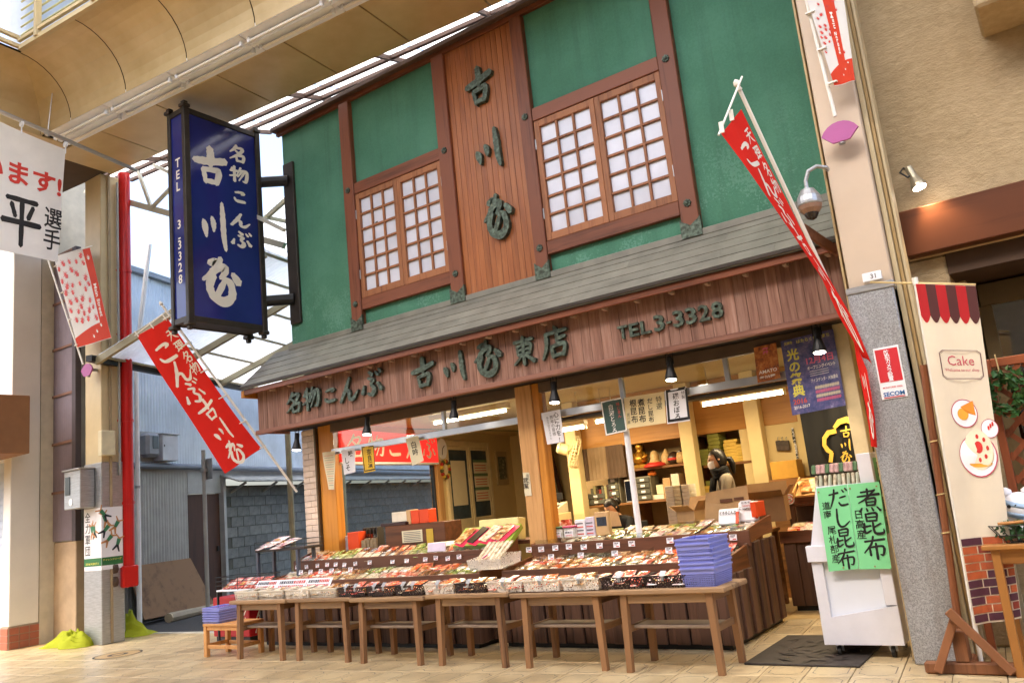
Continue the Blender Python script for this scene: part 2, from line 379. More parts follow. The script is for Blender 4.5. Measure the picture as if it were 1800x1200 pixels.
# ------------------------------------------------------------------ paving
TH = math.radians(5); CA, SA = math.cos(TH), math.sin(TH)
def arc(u, v, z=0.0): return Vector((u * CA - v * SA, u * SA + v * CA, z))
def uvof(p): return (p[0] * CA + p[1] * SA, -p[0] * SA + p[1] * CA)
def _tile():
    k = N('beige_patterned_paving_tile'); tc = k.n('TexCoord'); sp = k.n('SeparateXYZ'); k.l(tc.outputs['Object'], sp.inputs[0])
    X, Y = sp.outputs[0], sp.outputs[1]; ax = k.math('ABSOLUTE', X); ay = k.math('ABSOLUTE', Y)
    a = k.math('SUBTRACT', ax, .112); b = k.math('SUBTRACT', ay, .145); d = k.math('MAXIMUM', a, b)
    sgn = k.math('MULTIPLY', X, Y)
    cc = k.math('SQRT', k.math('ADD', k.math('POWER', k.math('SUBTRACT', ax, .125), 2), k.math('POWER', k.math('SUBTRACT', ay, .16), 2)))
    circ = k.math('SUBTRACT', .062, cc); ch = k.math('SUBTRACT', k.math('ADD', ax, ay), .205)
    pos = k.math('GREATER_THAN', sgn, 0); corner = k.math('ADD', k.math('MULTIPLY', pos, circ), k.math('MULTIPLY', k.math('SUBTRACT', 1, pos), ch))
    d = k.math('MAXIMUM', d, corner); line = k.math('LESS_THAN', k.math('ABSOLUTE', d), .0036)
    oi = k.n('ObjectInfo'); va = k.n('VectorMath', operation='ADD'); k.l(tc.outputs['Object'], va.inputs[0]); k.l(oi.outputs['Location'], va.inputs[1])
    f = k.noise(va.outputs[0], 2.2, 6); g = k.noise(va.outputs[0], 60, 3)
    col = k.ramp(k.math('ADD', k.math('MULTIPLY', f, .75), k.math('MULTIPLY', g, .25)), [(.30, '#9c8763'), (.5, '#c6b088'), (.68, '#d5c29a')])
    dirt = k.noise(va.outputs[0], .9, 5, .65); col = k.mix(k.math('MULTIPLY', k.ramp(dirt, [(.5, (0, 0, 0)), (.72, (1, 1, 1))]), .35), col, '#77674f'); col = k.rnd(col, .08); wear = k.math('GREATER_THAN', k.noise(va.outputs[0], 14, 3), .44)
    col = k.mix(k.math('MULTIPLY', line, k.math('MULTIPLY', wear, .9)), col, '#3e2f24'); k.base(col, k.math('MULTIPLY_ADD', f, .2, .22), 0, .45); k.bump(g, .06, .002); return k.done()
M_tile = _tile()
M_grout = plain('paving_grout', '#5f4d38', .8, var=.2, scale=3)
M_asphalt = plain('alley_asphalt', (.055, .056, .06), .85, var=.35, scale=30, bump=.4)
gm = MB(); gm.quad((-60, -30, -.012), (30, -30, -.012), (30, 60, -.012), (-60, 60, -.012)); GROUND = struct('ground', gm, M_grout)
TU, TV = .3, .38
tm = MB().cbox(-TU/2+.0028, TU/2-.0028, -TV/2+.0028, TV/2-.0028, -.01, 0, .0025)
TILE = mesh_of('tile', tm, M_tile); cand = []
stuff = MB(); alley_lim = lambda p: p.x < -9.0 and p.y > 7.2 + (p.x + 12) * .06
for i in range(-60, 40):
    for j in range(-8, 40):
        u, v = i * TU, (j + .35) * TV; p = arc(u, v)
        if alley_lim(p) or p.y > 13 or p.x > 8: continue
        x, y, dep = proj(p); vis = dep > .5 and -40 < x < 1840 and 1085 < y < 1235 and not (-8.2 < p.x < -2.75 and 6.9 < p.y < 13)
        cand.append((dep if vis else 1e6 + dep, vis, i, j, p))
cand.sort(key=lambda c: c[0])
PAV = struct('pavement', MB().quad((-40, -12, -.008), (14, -12, -.008), (14, 14, -.008), (-40, 14, -.008)), M_grout)
sidx = 0
for c in cand:
    _, vis, i, j, p = c
    rz = TH + (math.pi if (i + j) % 2 else 0)
    if vis and sidx < 296:
        inst('tile', TILE, MT(p.x, p.y, 0, rz, 1 if (i % 2) else -1), PAV); sidx += 1
    elif -14 < p.x < 3 and -1 < p.y < 9.5:
        n0 = len(stuff.v); stuff.box(-TU/2+.002, TU/2-.002, -TV/2+.002, TV/2-.002, -.01, 0); stuff.xf(MT(p.x, p.y, 0, TH), n0)
o = part('tile', stuff, plain('beige_paving_plain', '#c9ad7b', .35, var=.14, scale=3), PAV); o['kind'] = 'stuff'
am = MB().quad((-22, 7.0, -.003), (-8.6, 7.35, -.003), (-10.8, 22, -.003), (-24, 22, -.003)); ALLEY = struct('alley_road', am, M_asphalt)
km = MB().bar((-13.6, 7.12, .0), (-8.6, 7.40, .0), .1, .02); struct('kerb_strip', km, plain('pale_kerb', '#b9b4a6', .7))
# manhole ring
mp = at(207, 1150, z=0); mm = MB(); nn = 28
for r0, r1 in ((.26, .285), (.07, .12)):
    vs = [(mp.x + r * math.cos(2*math.pi*k/nn), mp.y + r * math.sin(2*math.pi*k/nn), .004) for r in (r0, r1) for k in range(nn)]
    mm.add(vs, [(k, (k+1) % nn, nn + (k+1) % nn, nn + k) for k in range(nn)])
t = thing('manhole_cover', 'round manhole cover with dark rim set in the paving near steel column', 'manhole', (mp.x, mp.y, 0))
part('rim', mm, plain('manhole_rim', '#3d3630', .6), t)
part('lid', MB().lathe([(.258, .0), (.258, .003)], (mp.x, mp.y, 0), n=28), plain('manhole_lid', '#b89a6b', .5), t)

# ------------------------------------------------------------------ arcade roof
ZC = 6.9; VS0, VS1, VO = 6.11, 6.52, 7.49; RC = .68; UL, UR = -10.4, 2.2; PIT = 1.15
AR = thing('arcade_roof', 'tan panelled arcade ceiling with curved cove and steel lantern above the street', 'roof', arc(-4, 6, 0))
def aslab(mb, u0, u1, v0, v1, z0, z1):
    n = len(mb.v); mb.cbox(u0, u1, v0, v1, z0, z1, .006); return mb.xf(Matrix.Rotation(TH, 4, 'Z'), n)
ju = [-5.12 + PIT * k for k in range(-5, 7)]
for a, b in zip(ju[:-1], ju[1:]):
    part('ceiling_panel', aslab(MB(), a + .008, b - .008, VS1 + .03, VO, ZC, ZC + .03), M_gold_panel, AR)
    if b > UL + .2:
        cv = MB(); cv.smooth = True; nseg = 10
        for k in range(nseg):
            for (t0, t1) in ((k / nseg, (k + 1) / nseg),):
                A0, A1 = t0 * math.pi / 2, t1 * math.pi / 2
                v0, z0 = VS0 - RC * (1 - math.cos(A0)), ZC + RC * math.sin(A0); v1, z1 = VS0 - RC * (1 - math.cos(A1)), ZC + RC * math.sin(A1)
                l0 = max(a + .008, UL + (VS0 - v0)); l1 = max(a + .008, UL + (VS0 - v1))
                cv.add([arc(l0, v0, z0), arc(b - .008, v0, z0), arc(b - .008, v1, z1), arc(l1, v1, z1)], [(0, 1, 2, 3)])
        part('cove_panel', cv, M_gold_panel, AR)
for va, vb in ((5.0, 6.11), (3.85, 5.0), (2.7, 3.85), (1.5, 2.7)):      # cove across the end of the lantern
    cv = MB(); cv.smooth = True; nseg = 10
    for k in range(nseg):
        A0, A1 = k / nseg * math.pi / 2, (k + 1) / nseg * math.pi / 2
        u0, z0 = UL + RC * (1 - math.cos(A0)), ZC + RC * math.sin(A0); u1, z1 = UL + RC * (1 - math.cos(A1)), ZC + RC * math.sin(A1)
        l0 = min(vb - .008, VS0 - (u0 - UL)); l1 = min(vb - .008, VS0 - (u1 - UL))
        cv.add([arc(u0, va + .008, z0), arc(u0, l0, z0), arc(u1, l1, z1), arc(u1, va + .008, z1)], [(0, 1, 2, 3)])
    part('cove_panel', cv, M_gold_panel, AR)
for a in (-12.8, -11.6):
    part('ceiling_panel', aslab(MB(), a + .008, a + 1.19, 1.5, VS1, ZC, ZC + .03), M_gold_panel, AR)
bk = MB(); aslab(bk, -13, 2.2, VS0 + .01, VO - .01, ZC + .055, ZC + .1); part('ceiling_backing', bk, plain('dark_ceiling_backing', '#4a3826', .8), AR)
bk = MB(); bk.smooth = True
for k in range(10):
    A0, A1 = k / 10 * math.pi / 2, (k + 1) / 10 * math.pi / 2; r_ = RC + .03; P0 = (VS0 - RC + r_ * math.cos(A0), ZC + r_ * math.sin(A0)); P1 = (VS0 - RC + r_ * math.cos(A1), ZC + r_ * math.sin(A1))
    bk.add([arc(-10.45, P0[0], P0[1]), arc(2.2, P0[0], P0[1]), arc(2.2, P1[0], P1[1]), arc(-10.45, P1[0], P1[1])], [(0, 1, 2, 3)])
    P0 = (UL + RC - r_ * math.cos(A0), P0[1]); P1 = (UL + RC - r_ * math.cos(A1), P1[1]); bk.add([arc(P0[0], 1.5, P0[1]), arc(P0[0], 6.15, P0[1]), arc(P1[0], 6.15, P1[1]), arc(P1[0], 1.5, P1[1])], [(0, 1, 2, 3)])
part('cove_backing', bk, MATS['dark_ceiling_backing'], AR)
part('lantern_end_panel', MB().slab(arc(-9.9, 5.2, 7.58), arc(-9.9, 1.5, 7.58), arc(-9.9, 1.5, 8.9), arc(-9.9, 5.2, 8.9), .02), translucent('cream_lantern_sheet', '#b9b489', .4), AR)
# cream lantern: eaves beam, posts, louvres, translucent roof
lb = MB()
for z in (7.62, 7.74): lb.bar(arc(-9.66, 5.38, z), arc(-9.66, 1.5, z), .05, .045)
lb.bar(arc(-9.66, 5.4, 7.6), arc(2, 5.4, 7.6), .06, .06); lb.bar(arc(-9.66, 5.38, 7.7), arc(2, 5.38, 7.7), .04, .04)
part('lantern_rail', lb, M_cream_steel, AR)
for u in (-9.25, -8.1, -6.9, -5.7): part('lantern_post', MB().bar(arc(u, 5.38, 7.6), arc(u, 5.38, 8.98), .06, .07), M_cream_steel, AR)
for k in range(9):
    z = 7.84 + k * .12; sv = MB(); sv.bar(arc(-9.7, 5.45, z), arc(2, 5.45, z), .02, .085, up=(0, .7, 1))
    part('louvre', sv, plain('cream_green_louvre', '#c9c79c', .5), AR)
for u in (-7.4, -5.1, -2.8, -.5): part('lantern_rafter', MB().bar(arc(u, 5.34, 7.62), arc(u, 2.4, 8.9), .06, .1), M_cream_steel, AR)
part('lantern_roof', MB().quad(arc(-10.1, 5.5, 9.0), arc(2.6, 5.5, 9.0), arc(2.6, 1.4, 9.0), arc(-10.1, 1.4, 9.0)), translucent('lantern_roof_sheet', '#e4e8ea', .8), AR)
part('lantern_side', MB().quad(arc(-10.1, 5.5, 7.62), arc(2.6, 5.5, 7.62), arc(2.6, 5.5, 9.0), arc(-10.1, 5.5, 9.0)), MATS['lantern_roof_sheet'], AR)
part('street_ceiling', MB().box(-13, 4, -3.5, 1.2, ZC + .02, ZC + .06), M_gold_panel, AR)  # unseen far side of the arcade ceiling, added to cut front light
OB = thing('opposite_building', 'plain cream shop row, unseen, added across the street to block front light', 'building', arc(-4, -4, 0))  # unseen row behind the camera, added to dim light on the facade
part('wall', aslab(MB(), -16, 8, -4.4, -3.6, 2.8, 7.2), plain('cream_opposite_render', '#c9c0ae', .8), OB); part('shop_front', aslab(MB(), -16, 8, -4.4, -3.9, 0, 2.8), plain('opposite_glass_front', '#8d8a84', .3), OB)
# fluorescent battens along the arcade
FT = emit('unlit_fluorescent_tube', '#f3efe6', 0.0)
u = -10.3; k = 0
while u < 0:
    c = arc(u + .62, (VS0 + VS1) / 2, ZC)
    t = thing('fluorescent_batten', ['twin tube white batten on the arcade ceiling edge, farthest left', 'twin tube white batten on the arcade ceiling edge, second from the left end', 'twin tube white batten on arcade ceiling edge, third from left, above blue sign', 'twin tube white batten on arcade ceiling edge, fourth from left end'][min(k, 3)] if k < 4 else 'twin tube white batten on arcade ceiling edge beyond the top of the view', 'ceiling light', c, TH, 'battens along the arcade ceiling')
    part('housing', aslab(MB(), u, u + 1.24, VS0 + .005, VS1 + .02, ZC - .005, ZC + .05), M_white, t)
    for s, v in enumerate((VS0 + .11, VS0 + .3)):
        part('tube', MB().tube([arc(u + .07, v, ZC - .05), arc(u + 1.17, v, ZC - .05)], .016, 8), FT, t)
        for e in (u + .06, u + 1.18): part('tube_holder', aslab(MB(), e - .02, e + .02, v - .022, v + .022, ZC - .075, ZC - .005), M_white, t)
    part('reflector', MB().bar(arc(u, VS0 + .205, ZC - .025), arc(u + 1.24, VS0 + .205, ZC - .025), .05, .04), M_white, t)
    u += 1.25; k += 1
# translucent side roof behind the arcade edge
def corrug(mb, o, du, dv, L, Wd, pitch=.07, amp=.012, step=None):
    o, du, dv = Vector(o), Vector(du).normalized(), Vector(dv).normalized(); n = du.cross(dv).normalized(); st = int(L / pitch * 4)
    fn = lambda a, b: o + du * (a * L) + dv * (b * Wd) + n * (amp * math.sin(2 * math.pi * a * L / pitch))
    mb.grid(fn, st, 1); mb.smooth = True; return mb
SR = thing('side_skylight', 'corrugated translucent skylight strip between the green wall and arcade ceiling', 'skylight', arc(-6, 7.6, 0))
u = -11.4
while u < 0:
    part('sheet', corrug(MB(), arc(u, 7.45, 7.02), arc(1, 0), (arc(0, .96) + Vector((0, 0, .28))), 1.46, 1.3), M_corr_clear, SR); u += 1.5
pur = lambda v, z: MB().bar(arc(-11.4, v, z), arc(.5, v, z), .05, .05)
M_redpur = plain('brown_purlin', '#5a4438', .6)
for v, z in ((7.56, 7.0), (7.86, 7.08), (8.2, 7.18)): part('purlin', pur(v, z), M_redpur, SR)
for u in [-10.2 + 1.5 * k for k in range(7)]: part('rafter', MB().bar(arc(u, 7.42, 6.94), arc(u, 8.7, 7.33), .04, .06), M_redpur, SR)

# ------------------------------------------------------------------ right arcade column
rc = thing('arcade_column', 'tall cream column with mottled steel cladding beside the white cart', 'column', (-1.08, 6.45, 0), 0, 'columns of the arcade')
part('shaft', MB().cbox(-1.225, -.925, 6.32, 6.6, 0, 6.9, .008), M_pinkcream, rc)
part('cladding', MB().cbox(-1.24, -.925, 6.29, 6.61, 0, 2.58, .008), M_mott, rc)
part('cap_strip', MB().cbox(-1.245, -.915, 6.283, 6.6, 2.58, 2.63, .006), M_steel, rc)
for k, (x0, x1, m) in enumerate(((-.92, -.885, M_cream_steel), (-.882, -.86, plain('ochre_trim', '#a78a5a', .5)), (-.857, -.835, M_cream_steel))):
    part('trim_strip', MB().cbox(x0, x1, 6.40 + k*.03, 6.6, 0.02, 6.9, .004), m, rc)
part('side_trim', MB().cbox(-1.262, -1.244, 6.36, 6.6, 0.02, 6.9, .004), plain('tan_side_trim', '#b39a6e', .5), rc)
m = MB(); fy = 6.283
put_text(m, '31', lambda x, z, d=0: (x, 6.2605, z), -1.055, 2.66, .035, bold=.01)
pl = part('number_plate', MB().cbox(-1.11, -.98, 6.262, 6.283, 2.645, 2.71, .003), M_white, rc); part('number', m, plain('grey_print', '#5b5b5b'), pl)
# security notice on the cladding
st = thing('security_notice', 'red and white camera warning sticker on the steel cladding', 'sticker', (-1.1, 6.285, 1.9))
a, b = at(1541, 606, y=6.287), at(1587, 690, y=6.287); fS = lambda x, z, d=0: (x, 6.283 - d, z)
part('sheet', MB().cbox(-1.135, -.965, 6.284, 6.289, 1.79, 2.16, .001), M_white, st)
part('red_field', MB().box(-1.125, -.975, 6.282, 6.2835, 1.91, 2.145), plain('sticker_red', '#c8323a', .4, var=.05), st)
m = MB(); put_vert(m, '防犯カメラ設置', lambda x, z, d=0: (x, 6.2805, z), -1.05, 2.138, .036, .0315, .02, False); part('lettering', m, M_white, st)
m = MB(); put_text(m, 'SECOM', lambda x, z, d=0: (x, 6.2815, z), -1.05, 1.808, .032, .14, .03, anchor='c'); part('emblem', m, plain('sticker_blue', '#2b6aa8', .4), st)
m = MB(); put_text(m, 'MONITORED AREA', lambda x, z, d=0: (x, 6.2815, z), -1.05, 1.865, .012, .13, .02, anchor='c'); m.box(-1.12, -.98, 6.281, 6.283, 1.797, 1.803); part('small_print', m, MATS['sticker_red'], st)
# ------------------------------------------------------------------ shop building
YW = 7.32
def _stucco():
    k = N('green_stucco_wall'); v = k.coord(); f = k.noise(v, 1.3, 6); g = k.noise(v, 55, 4); h = k.noise(v, 160, 2)
    col = k.ramp(k.math('ADD', k.math('MULTIPLY', f, .7), k.math('MULTIPLY', g, .3)), [(.3, '#42735b'), (.5, '#4d8168'), (.7, '#598e75')])
    sp = k.n('SeparateXYZ'); k.l(v, sp.inputs[0]); low = k.n('MapRange'); k.l(sp.outputs[2], low.inputs[0]); low.inputs[1].default_value = 4.9; low.inputs[2].default_value = 3.7
    sc = k.math('MULTIPLY', k.math('GREATER_THAN', k.math('MULTIPLY', k.noise(v, 38, 4), k.noise(v, 2.5, 3)), .30), low.outputs[0])
    st = k.noise(k.coord((2.2, 2.2, .12)), 4, 5); col = k.mix(k.math('MULTIPLY', k.ramp(st, [(.52, (0, 0, 0)), (.8, (1, 1, 1))]), .4), col, '#3c5a4c'); col = k.mix(k.math('MULTIPLY', sc, .3), col, '#86b3a2'); k.base(col, .75, 0, .25); k.bump(k.math('ADD', g, h), .5, .006); return k.done()
M_stucco = _stucco()
M_beam_v = wood('red_brown_beam', '#7b462e', '#4a2617', 'z', .45, 22); M_beam_h = wood('red_brown_rail', '#7b462e', '#4a2617', 'x', .45, 22)
M_plank = wood('varnished_cedar_plank', '#b06f40', '#7d4526', 'z', .38, 26, .10, c3='#9d5d33')
M_sash = wood('sash_wood', '#9a6440', '#6e4128', 'z', .5, 24)
M_fasc = wood('weathered_fascia_plank', '#a68373', '#664539', 'z', .75, 34, .15, c3='#8b6656', bump=.4)
M_fasc_h = wood('fascia_lip_wood', '#8f6352', '#633e30', 'x', .6, 26)
M_tan_v = wood('tan_timber_post', '#c99a63', '#a87642', 'z', .5, 20); M_orange = wood('orange_timber', '#cf8a33', '#b06c1e', 'z', .45, 14)
M_frost = plain('frosted_window_film', '#d3d6e2', .22, var=.07, scale=3, bump=.02, rnd=.07)
M_slate = plain('grey_green_roof_slate', '#7d7b70', .5, var=.22, scale=4, bump=.2, rnd=.07)
def _patina():
    k = N('green_bronze_patina'); v = k.coord(); f = k.noise(v, 26, 5); col = k.ramp(f, [(.35, '#33382f'), (.5, '#4d584c'), (.68, '#6a7a6c')]); k.base(col, .5, .55); k.bump(f, .3, .004); return k.done()
M_pat = _patina()
SH = thing('shop_building', 'two storey kelp shop with green stucco wall, dark timber beams and slate eave', 'shop', (-5, 7.4, 0))
part('wall', MB().cbox(-8.5, -1.02, YW, 7.5, 3.55, 6.8, .01), M_stucco, SH)
cap = part('wall_cap', MB().cbox(-8.6, -1.02, 7.2, 7.56, 6.8, 6.86, .006), M_redpur, SH)
part('wall_cap_trim', MB().cbox(-8.56, -1.02, 7.27, 7.32, 6.74, 6.8, .004), M_beam_h, SH)
# left flank of the wall
part('side_wall', MB().cbox(-8.49, -8.35, 7.5, 13, 2.6, 6.78, .01), M_stucco, SH)
for x0, x1 in ((-7.28, -7.10), (-5.66, -5.47), (-4.48, -4.32), (-2.79, -2.605)):
    b = part('post_beam', MB().cbox(x0, x1, YW - .075, YW + .01, 3.66, 6.735, .008), M_beam_v, SH)
    xm = (x0 + x1) / 2; sh = MB()       # metal shoe with a zigzag top
    pts = [(x0 - .012, 3.64), (x1 + .012, 3.64), (x1 + .012, 3.83)] + [(x1 - .02 - k * (x1 - x0 - .04) / 4, 3.80 - (.02 if k % 2 else .045 * (2 - abs(k - 2)) / 2)) for k in range(5)] + [(x0 - .012, 3.83)]
    sh.poly([(a, YW - .082, z) for a, z in pts], .03); part('metal_shoe', sh, M_pat, b)
    for z in ((5.5, 3.98)):
        ro = MB(); ro.lathe([(.034, 0), (.034, .012), (.02, .02), (.012, .03)], (xm, YW - .073, z), (0, -1, 0), 10)
        for k in range(8): ro.lathe([(.011, 0), (.009, .018)], (xm + .03 * math.cos(k * .785), YW - .075, z + .03 * math.sin(k * .785)), (0, -1, 0), 6)
        part('rosette', ro, M_pat, b)
part('sill_strip', MB().cbox(-8.5, -1.02, 7.25, 7.33, 3.63, 3.70, .006), M_slate, SH)
# window bays
def window(x0, x1, lab):
    part('window_rail', MB().cbox(x0 + .002, x1 - .002, YW - .06, YW + .01, 5.425, 5.575, .006), M_beam_h, SH)
    part('window_rail', MB().cbox(x0 + .002, x1 - .002, YW - .06, YW + .01, 3.89, 4.035, .006), M_beam_h, SH)
    xm = (x0 + x1) / 2
    for a, b, side in ((x0 + .004, xm - .002, -1), (xm + .002, x1 - .004, 1)):
        fr = MB(); y0, y1 = YW - .05, YW - .005; z0, z1 = 4.04, 5.42; t = .062
        fr.cbox(a, a + t, y0, y1, z0, z1, .004); fr.cbox(b - t, b, y0, y1, z0, z1, .004)
        fr.cbox(a + t, b - t, y0 + .002, y1, z0, z0 + .085, .004); fr.cbox(a + t, b - t, y0 + .002, y1, z1 - .075, z1, .004)
        s = part('window_sash', fr, M_sash, SH, lab)
        ia, ib, ja, jb = a + t, b - t, z0 + .085, z1 - .075; cw = (ib - ia) / 3; ch = (jb - ja) / 6; mw = .026
        for k in (1, 2): part('muntin', MB().cbox(ia + cw*k - mw/2, ia + cw*k + mw/2, y0 + .008, y1 - .006, ja, jb, .003), M_sash, s)
        for k in range(1, 6): part('muntin', MB().cbox(ia, ib, y0 + .012, y1 - .01, ja + ch*k - mw/2, ja + ch*k + mw/2, .003), M_sash, s)
        for i in range(3):
            for j in range(6):
                dy = random.uniform(-.002, .002); px0, px1, pz0, pz1 = ia + cw*i + .002, ia + cw*(i+1) - .002, ja + ch*j + .002, ja + ch*(j+1) - .002
                part('pane', MB().add([(px0, YW - .012, pz0), (px1, YW - .012 + dy, pz0), (px1, YW - .012, pz1), (px0, YW - .012 + dy, pz1), (px0, YW - .004, pz0), (px1, YW - .004, pz0), (px1, YW - .004, pz1), (px0, YW - .004, pz1)], [(0,1,2,3),(7,6,5,4),(0,4,5,1),(1,5,6,2),(2,6,7,3),(3,7,4,0)]), M_frost, s)
        hx = a if side < 0 else b
        for z in (4.35, 5.15): part('hinge', MB().cbox(hx - .008, hx + .008, y0 - .008, y0, z - .06, z + .06, .002), M_steel, s)
        if side < 0 and x0 < -6:
            hp = MB(); c0 = (ia + cw*1.25, YW - .0150, ja + ch*4.12)
            hp.poly([(c0[0] + .022 * math.cos(k) * (1 + .5 * math.sin(3*k)), c0[1], c0[2] + .024 * math.sin(k) * (1 + .4 * math.cos(2*k))) for k in [i * .7 for i in range(9)]]); part('hole', hp, M_black, s)
window(-7.10, -5.66, None); window(-4.32, -2.79, None)
# cedar board panel with carved characters
xs = [-5.47 + .99 * k / 13 for k in range(14)]
bp = part('board_panel', MB().box(-5.47, -4.48, YW - .008, YW - .004, 3.7, 6.735), M_black, SH)
for a, b in zip(xs[:-1], xs[1:]):
    part('plank', MB().cbox(a + .0012, b - .0012, YW - .03 + random.uniform(-.0015, .0015), YW - .009, 3.7, 6.733, .003), M_plank, bp)
fB = lambda x, z, d=0: (x, YW - .031 - d, z)
for ch, p0, p1 in (('吉', (818, 118), (872, 190)), ('川', (838, 228), (885, 302)), ('屋', (850, 343), (905, 418))):
    a, b = at(p0[0], p0[1], y=YW - .04), at(p1[0], p1[1], y=YW - .04); xm = (a.x + b.x) / 2; zm = (a.z + b.z) / 2
    m = MB(); solid_brush(m, ch, fB, xm - .2, zm - .24, .4, .48, .05, 1.35); part('carved_character', m, M_pat, SH)
# pent roof
RF = MB(); x0, x1 = -8.82, -1.0; ya, za, yb, zb = 7.3, 3.66, 6.72, 3.16
RF.add([(x0, ya, za), (x1, ya, za), (x1, yb, zb), (x0, yb, zb), (x0, ya, za - .06), (x1, ya, za - .06), (x1, yb, zb - .045), (x0, yb, zb - .045)], [(0,1,2,3),(7,6,5,4),(0,4,5,1),(1,5,6,2),(2,6,7,3),(3,7,4,0)])
rf = part('pent_roof', RF, M_slate, SH); nc = 5; sl_ = Vector((0, yb - ya, zb - za)); nrm = Vector((0, -(za - zb), -(ya - yb))).normalized() * -1
nrm = Vector((0, zb - za, ya - yb)).normalized(); nrm = nrm if nrm.z > 0 else -nrm
for c in range(nc):
    p0 = Vector((0, ya, za)) + sl_ * (c / nc); p1 = Vector((0, ya, za)) + sl_ * ((c + 1) / nc + .012); x = x0 - .01 - (c % 2) * .5
    while x < x1:
        a, b = max(x, x0 - .01) + .0015, min(x + 1.0, x1) - .0015
        if b - a > .05:
            j = random.uniform(0, .002); q0 = p0 + nrm * .004; q1 = p1 + nrm * (.009 + j)
            m = MB(); e = nrm * .0065
            m.add([(a, *(q0)[1:]), (b, *(q0)[1:]), (b, *(q1)[1:]), (a, *(q1)[1:]), (a, *(q0 - e*.2)[1:]), (b, *(q0 - e*.2)[1:]), (b, *(q1 - e)[1:]), (a, *(q1 - e)[1:])], [(0,1,2,3),(7,6,5,4),(0,4,5,1),(1,5,6,2),(2,6,7,3),(3,7,4,0)])
            part('slate', m, M_slate, rf)
        x += 1.0
part('eave_board', MB().cbox(x0, x1, 6.745, 6.775, 3.05, 3.115, .004), M_beam_h, rf)
part('eave_soffit', MB().cbox(x0 + .02, x1, 6.78, 6.9, 3.10, 3.12, .004), M_fasc_h, rf)
part('eave_gutter_strip', MB().bar((x0 - .01, 6.712, 3.145), (x1, 6.712, 3.145), .02, .03), M_darkbronze, rf)
for k in range(22):
    x = -8.35 + k * .345; part('eave_bracket', MB().cbox(x, x + .035, 6.778, 6.86, 3.035, 3.098, .004), plain('pale_bracket', '#b59a88', .6), rf)
part('gable_board', MB().cbox(-8.86, -8.80, 6.74, 7.3, 3.02, 3.11, .004), M_orange, rf)
# fascia planks
YF = 6.9; fs_ = part('fascia', MB().box(-8.73, -.95, YF + .012, YF + .04, 2.57, 3.11), M_black, SH); x = -8.73
while x < -1.0:
    wd = random.choice((.085, .1, .11, .12)); b = min(x + wd, -.95)
    part('plank', MB().cbox(x + .001, b - .001, YF + random.uniform(-.002, .002), YF + .011, 2.585, 3.1, .003), M_fasc, fs_); x = b
part('fascia_lip', MB().cbox(-8.76, -.95, YF - .035, YF + .05, 2.53, 2.583, .006), M_fasc_h, SH)
part('fascia_return', MB().cbox(-8.75, -8.71, YF + .05, 7.4, 2.545, 3.1, .004), M_fasc_h, SH)
fF = lambda x, z, d=0: (x, YF - .003 - d, z)
def fchar(ch, x0, x1, z0, z1, fat=1.05): m = MB(); solid_brush(m, ch, fF, x0, z0, x1 - x0, z1 - z0, .035, fat * 1.2); part('raised_character', m, M_pat, SH)
for ch, a, b, z0, z1 in (('名', -8.15, -7.84, 2.70, 2.97), ('物', -7.83, -7.52, 2.70, 2.98), ('こ', -7.47, -7.22, 2.72, 2.93), ('ん', -7.19, -6.86, 2.70, 2.99), ('ぶ', -6.82, -6.47, 2.70, 3.01),
                         ('吉', -6.03, -5.68, 2.67, 3.02), ('川', -5.58, -5.24, 2.67, 3.0), ('屋', -5.15, -4.78, 2.67, 3.03), ('東', -4.63, -4.36, 2.69, 2.98), ('店', -4.28, -3.95, 2.69, 3.01)): fchar(ch, a, b, z0, z1)
x = -3.42
for ch in 'TEL3-3328':
    m = MB()
    if ch == '-': w_ = solid_text(m, ch, fF, x + .004, 2.79, .02, .03, .02, w=.045) + .006; 
    elif ch in 'TEL': w_ = solid_text(m, ch, fF, x, 2.74 + .012 * 'TEL'.index(ch) * 0, .125, .03, .022, w=.10)
    else: w_ = solid_text(m, ch, fF, x, 2.74, .15, .03, .022, w=.105)
    part('raised_letter', m, M_pat, SH); x += w_ + (.018 if ch != 'L' else .035)
part('soffit', MB().box(-8.7, -.95, YF + .051, 7.5, 2.575, 2.585), plain('dark_soffit', '#2b2622', .7), SH)
part('light_track', MB().cbox(-8.3, -1.5, 7.0, 7.035, 2.545, 2.573, .004), M_black, SH)
# posts
pil = part('corner_pillar', MB().cbox(-8.5, -8.25, 7.41, 7.8, 0, 2.56, .006), plain('pillar_mortar', '#b9a896', .8), SH)
M_tilebrick = plain('cream_pink_wall_tile', '#d3bfae', .45, var=.08, rnd=.12, scale=9)
for r in range(33):
    z = .01 + r * .077; 
    for a, b in (((-8.498, -8.30), (-8.297, -8.252)) if r % 2 else ((-8.498, -8.38), (-8.377, -8.252))):
        part('wall_tile', MB().cbox(a, b, 7.395, 7.412, z, z + .071, .003), M_tilebrick, pil)
part('door_channel', MB().cbox(-8.25, -8.215, 7.38, 7.5, 0, 2.56, .004), plain('bronze_channel', '#5c4a33', .5, .4), SH)
part('timber_post', MB().cbox(-8.21, -7.93, 7.42, 7.55, 0, 2.57, .006), M_orange, SH)
part('timber_post', MB().cbox(-5.0, -4.79, 7.36, 7.50, 0, 2.57, .008), M_tan_v, SH)
part('timber_post', MB().cbox(-4.788, -4.70, 7.375, 7.52, 0, 2.57, .008), M_orange, SH)
part('steel_pole', MB().tube([(-3.73, 7.4, 0), (-3.73, 7.4, 2.2)], .03, 12), M_white, SH)
part('timber_post', MB().cbox(-1.62, -1.5, 7.36, 7.5, 0, 2.57, .006), plain('cream_post', '#d9c59a', .5), SH)
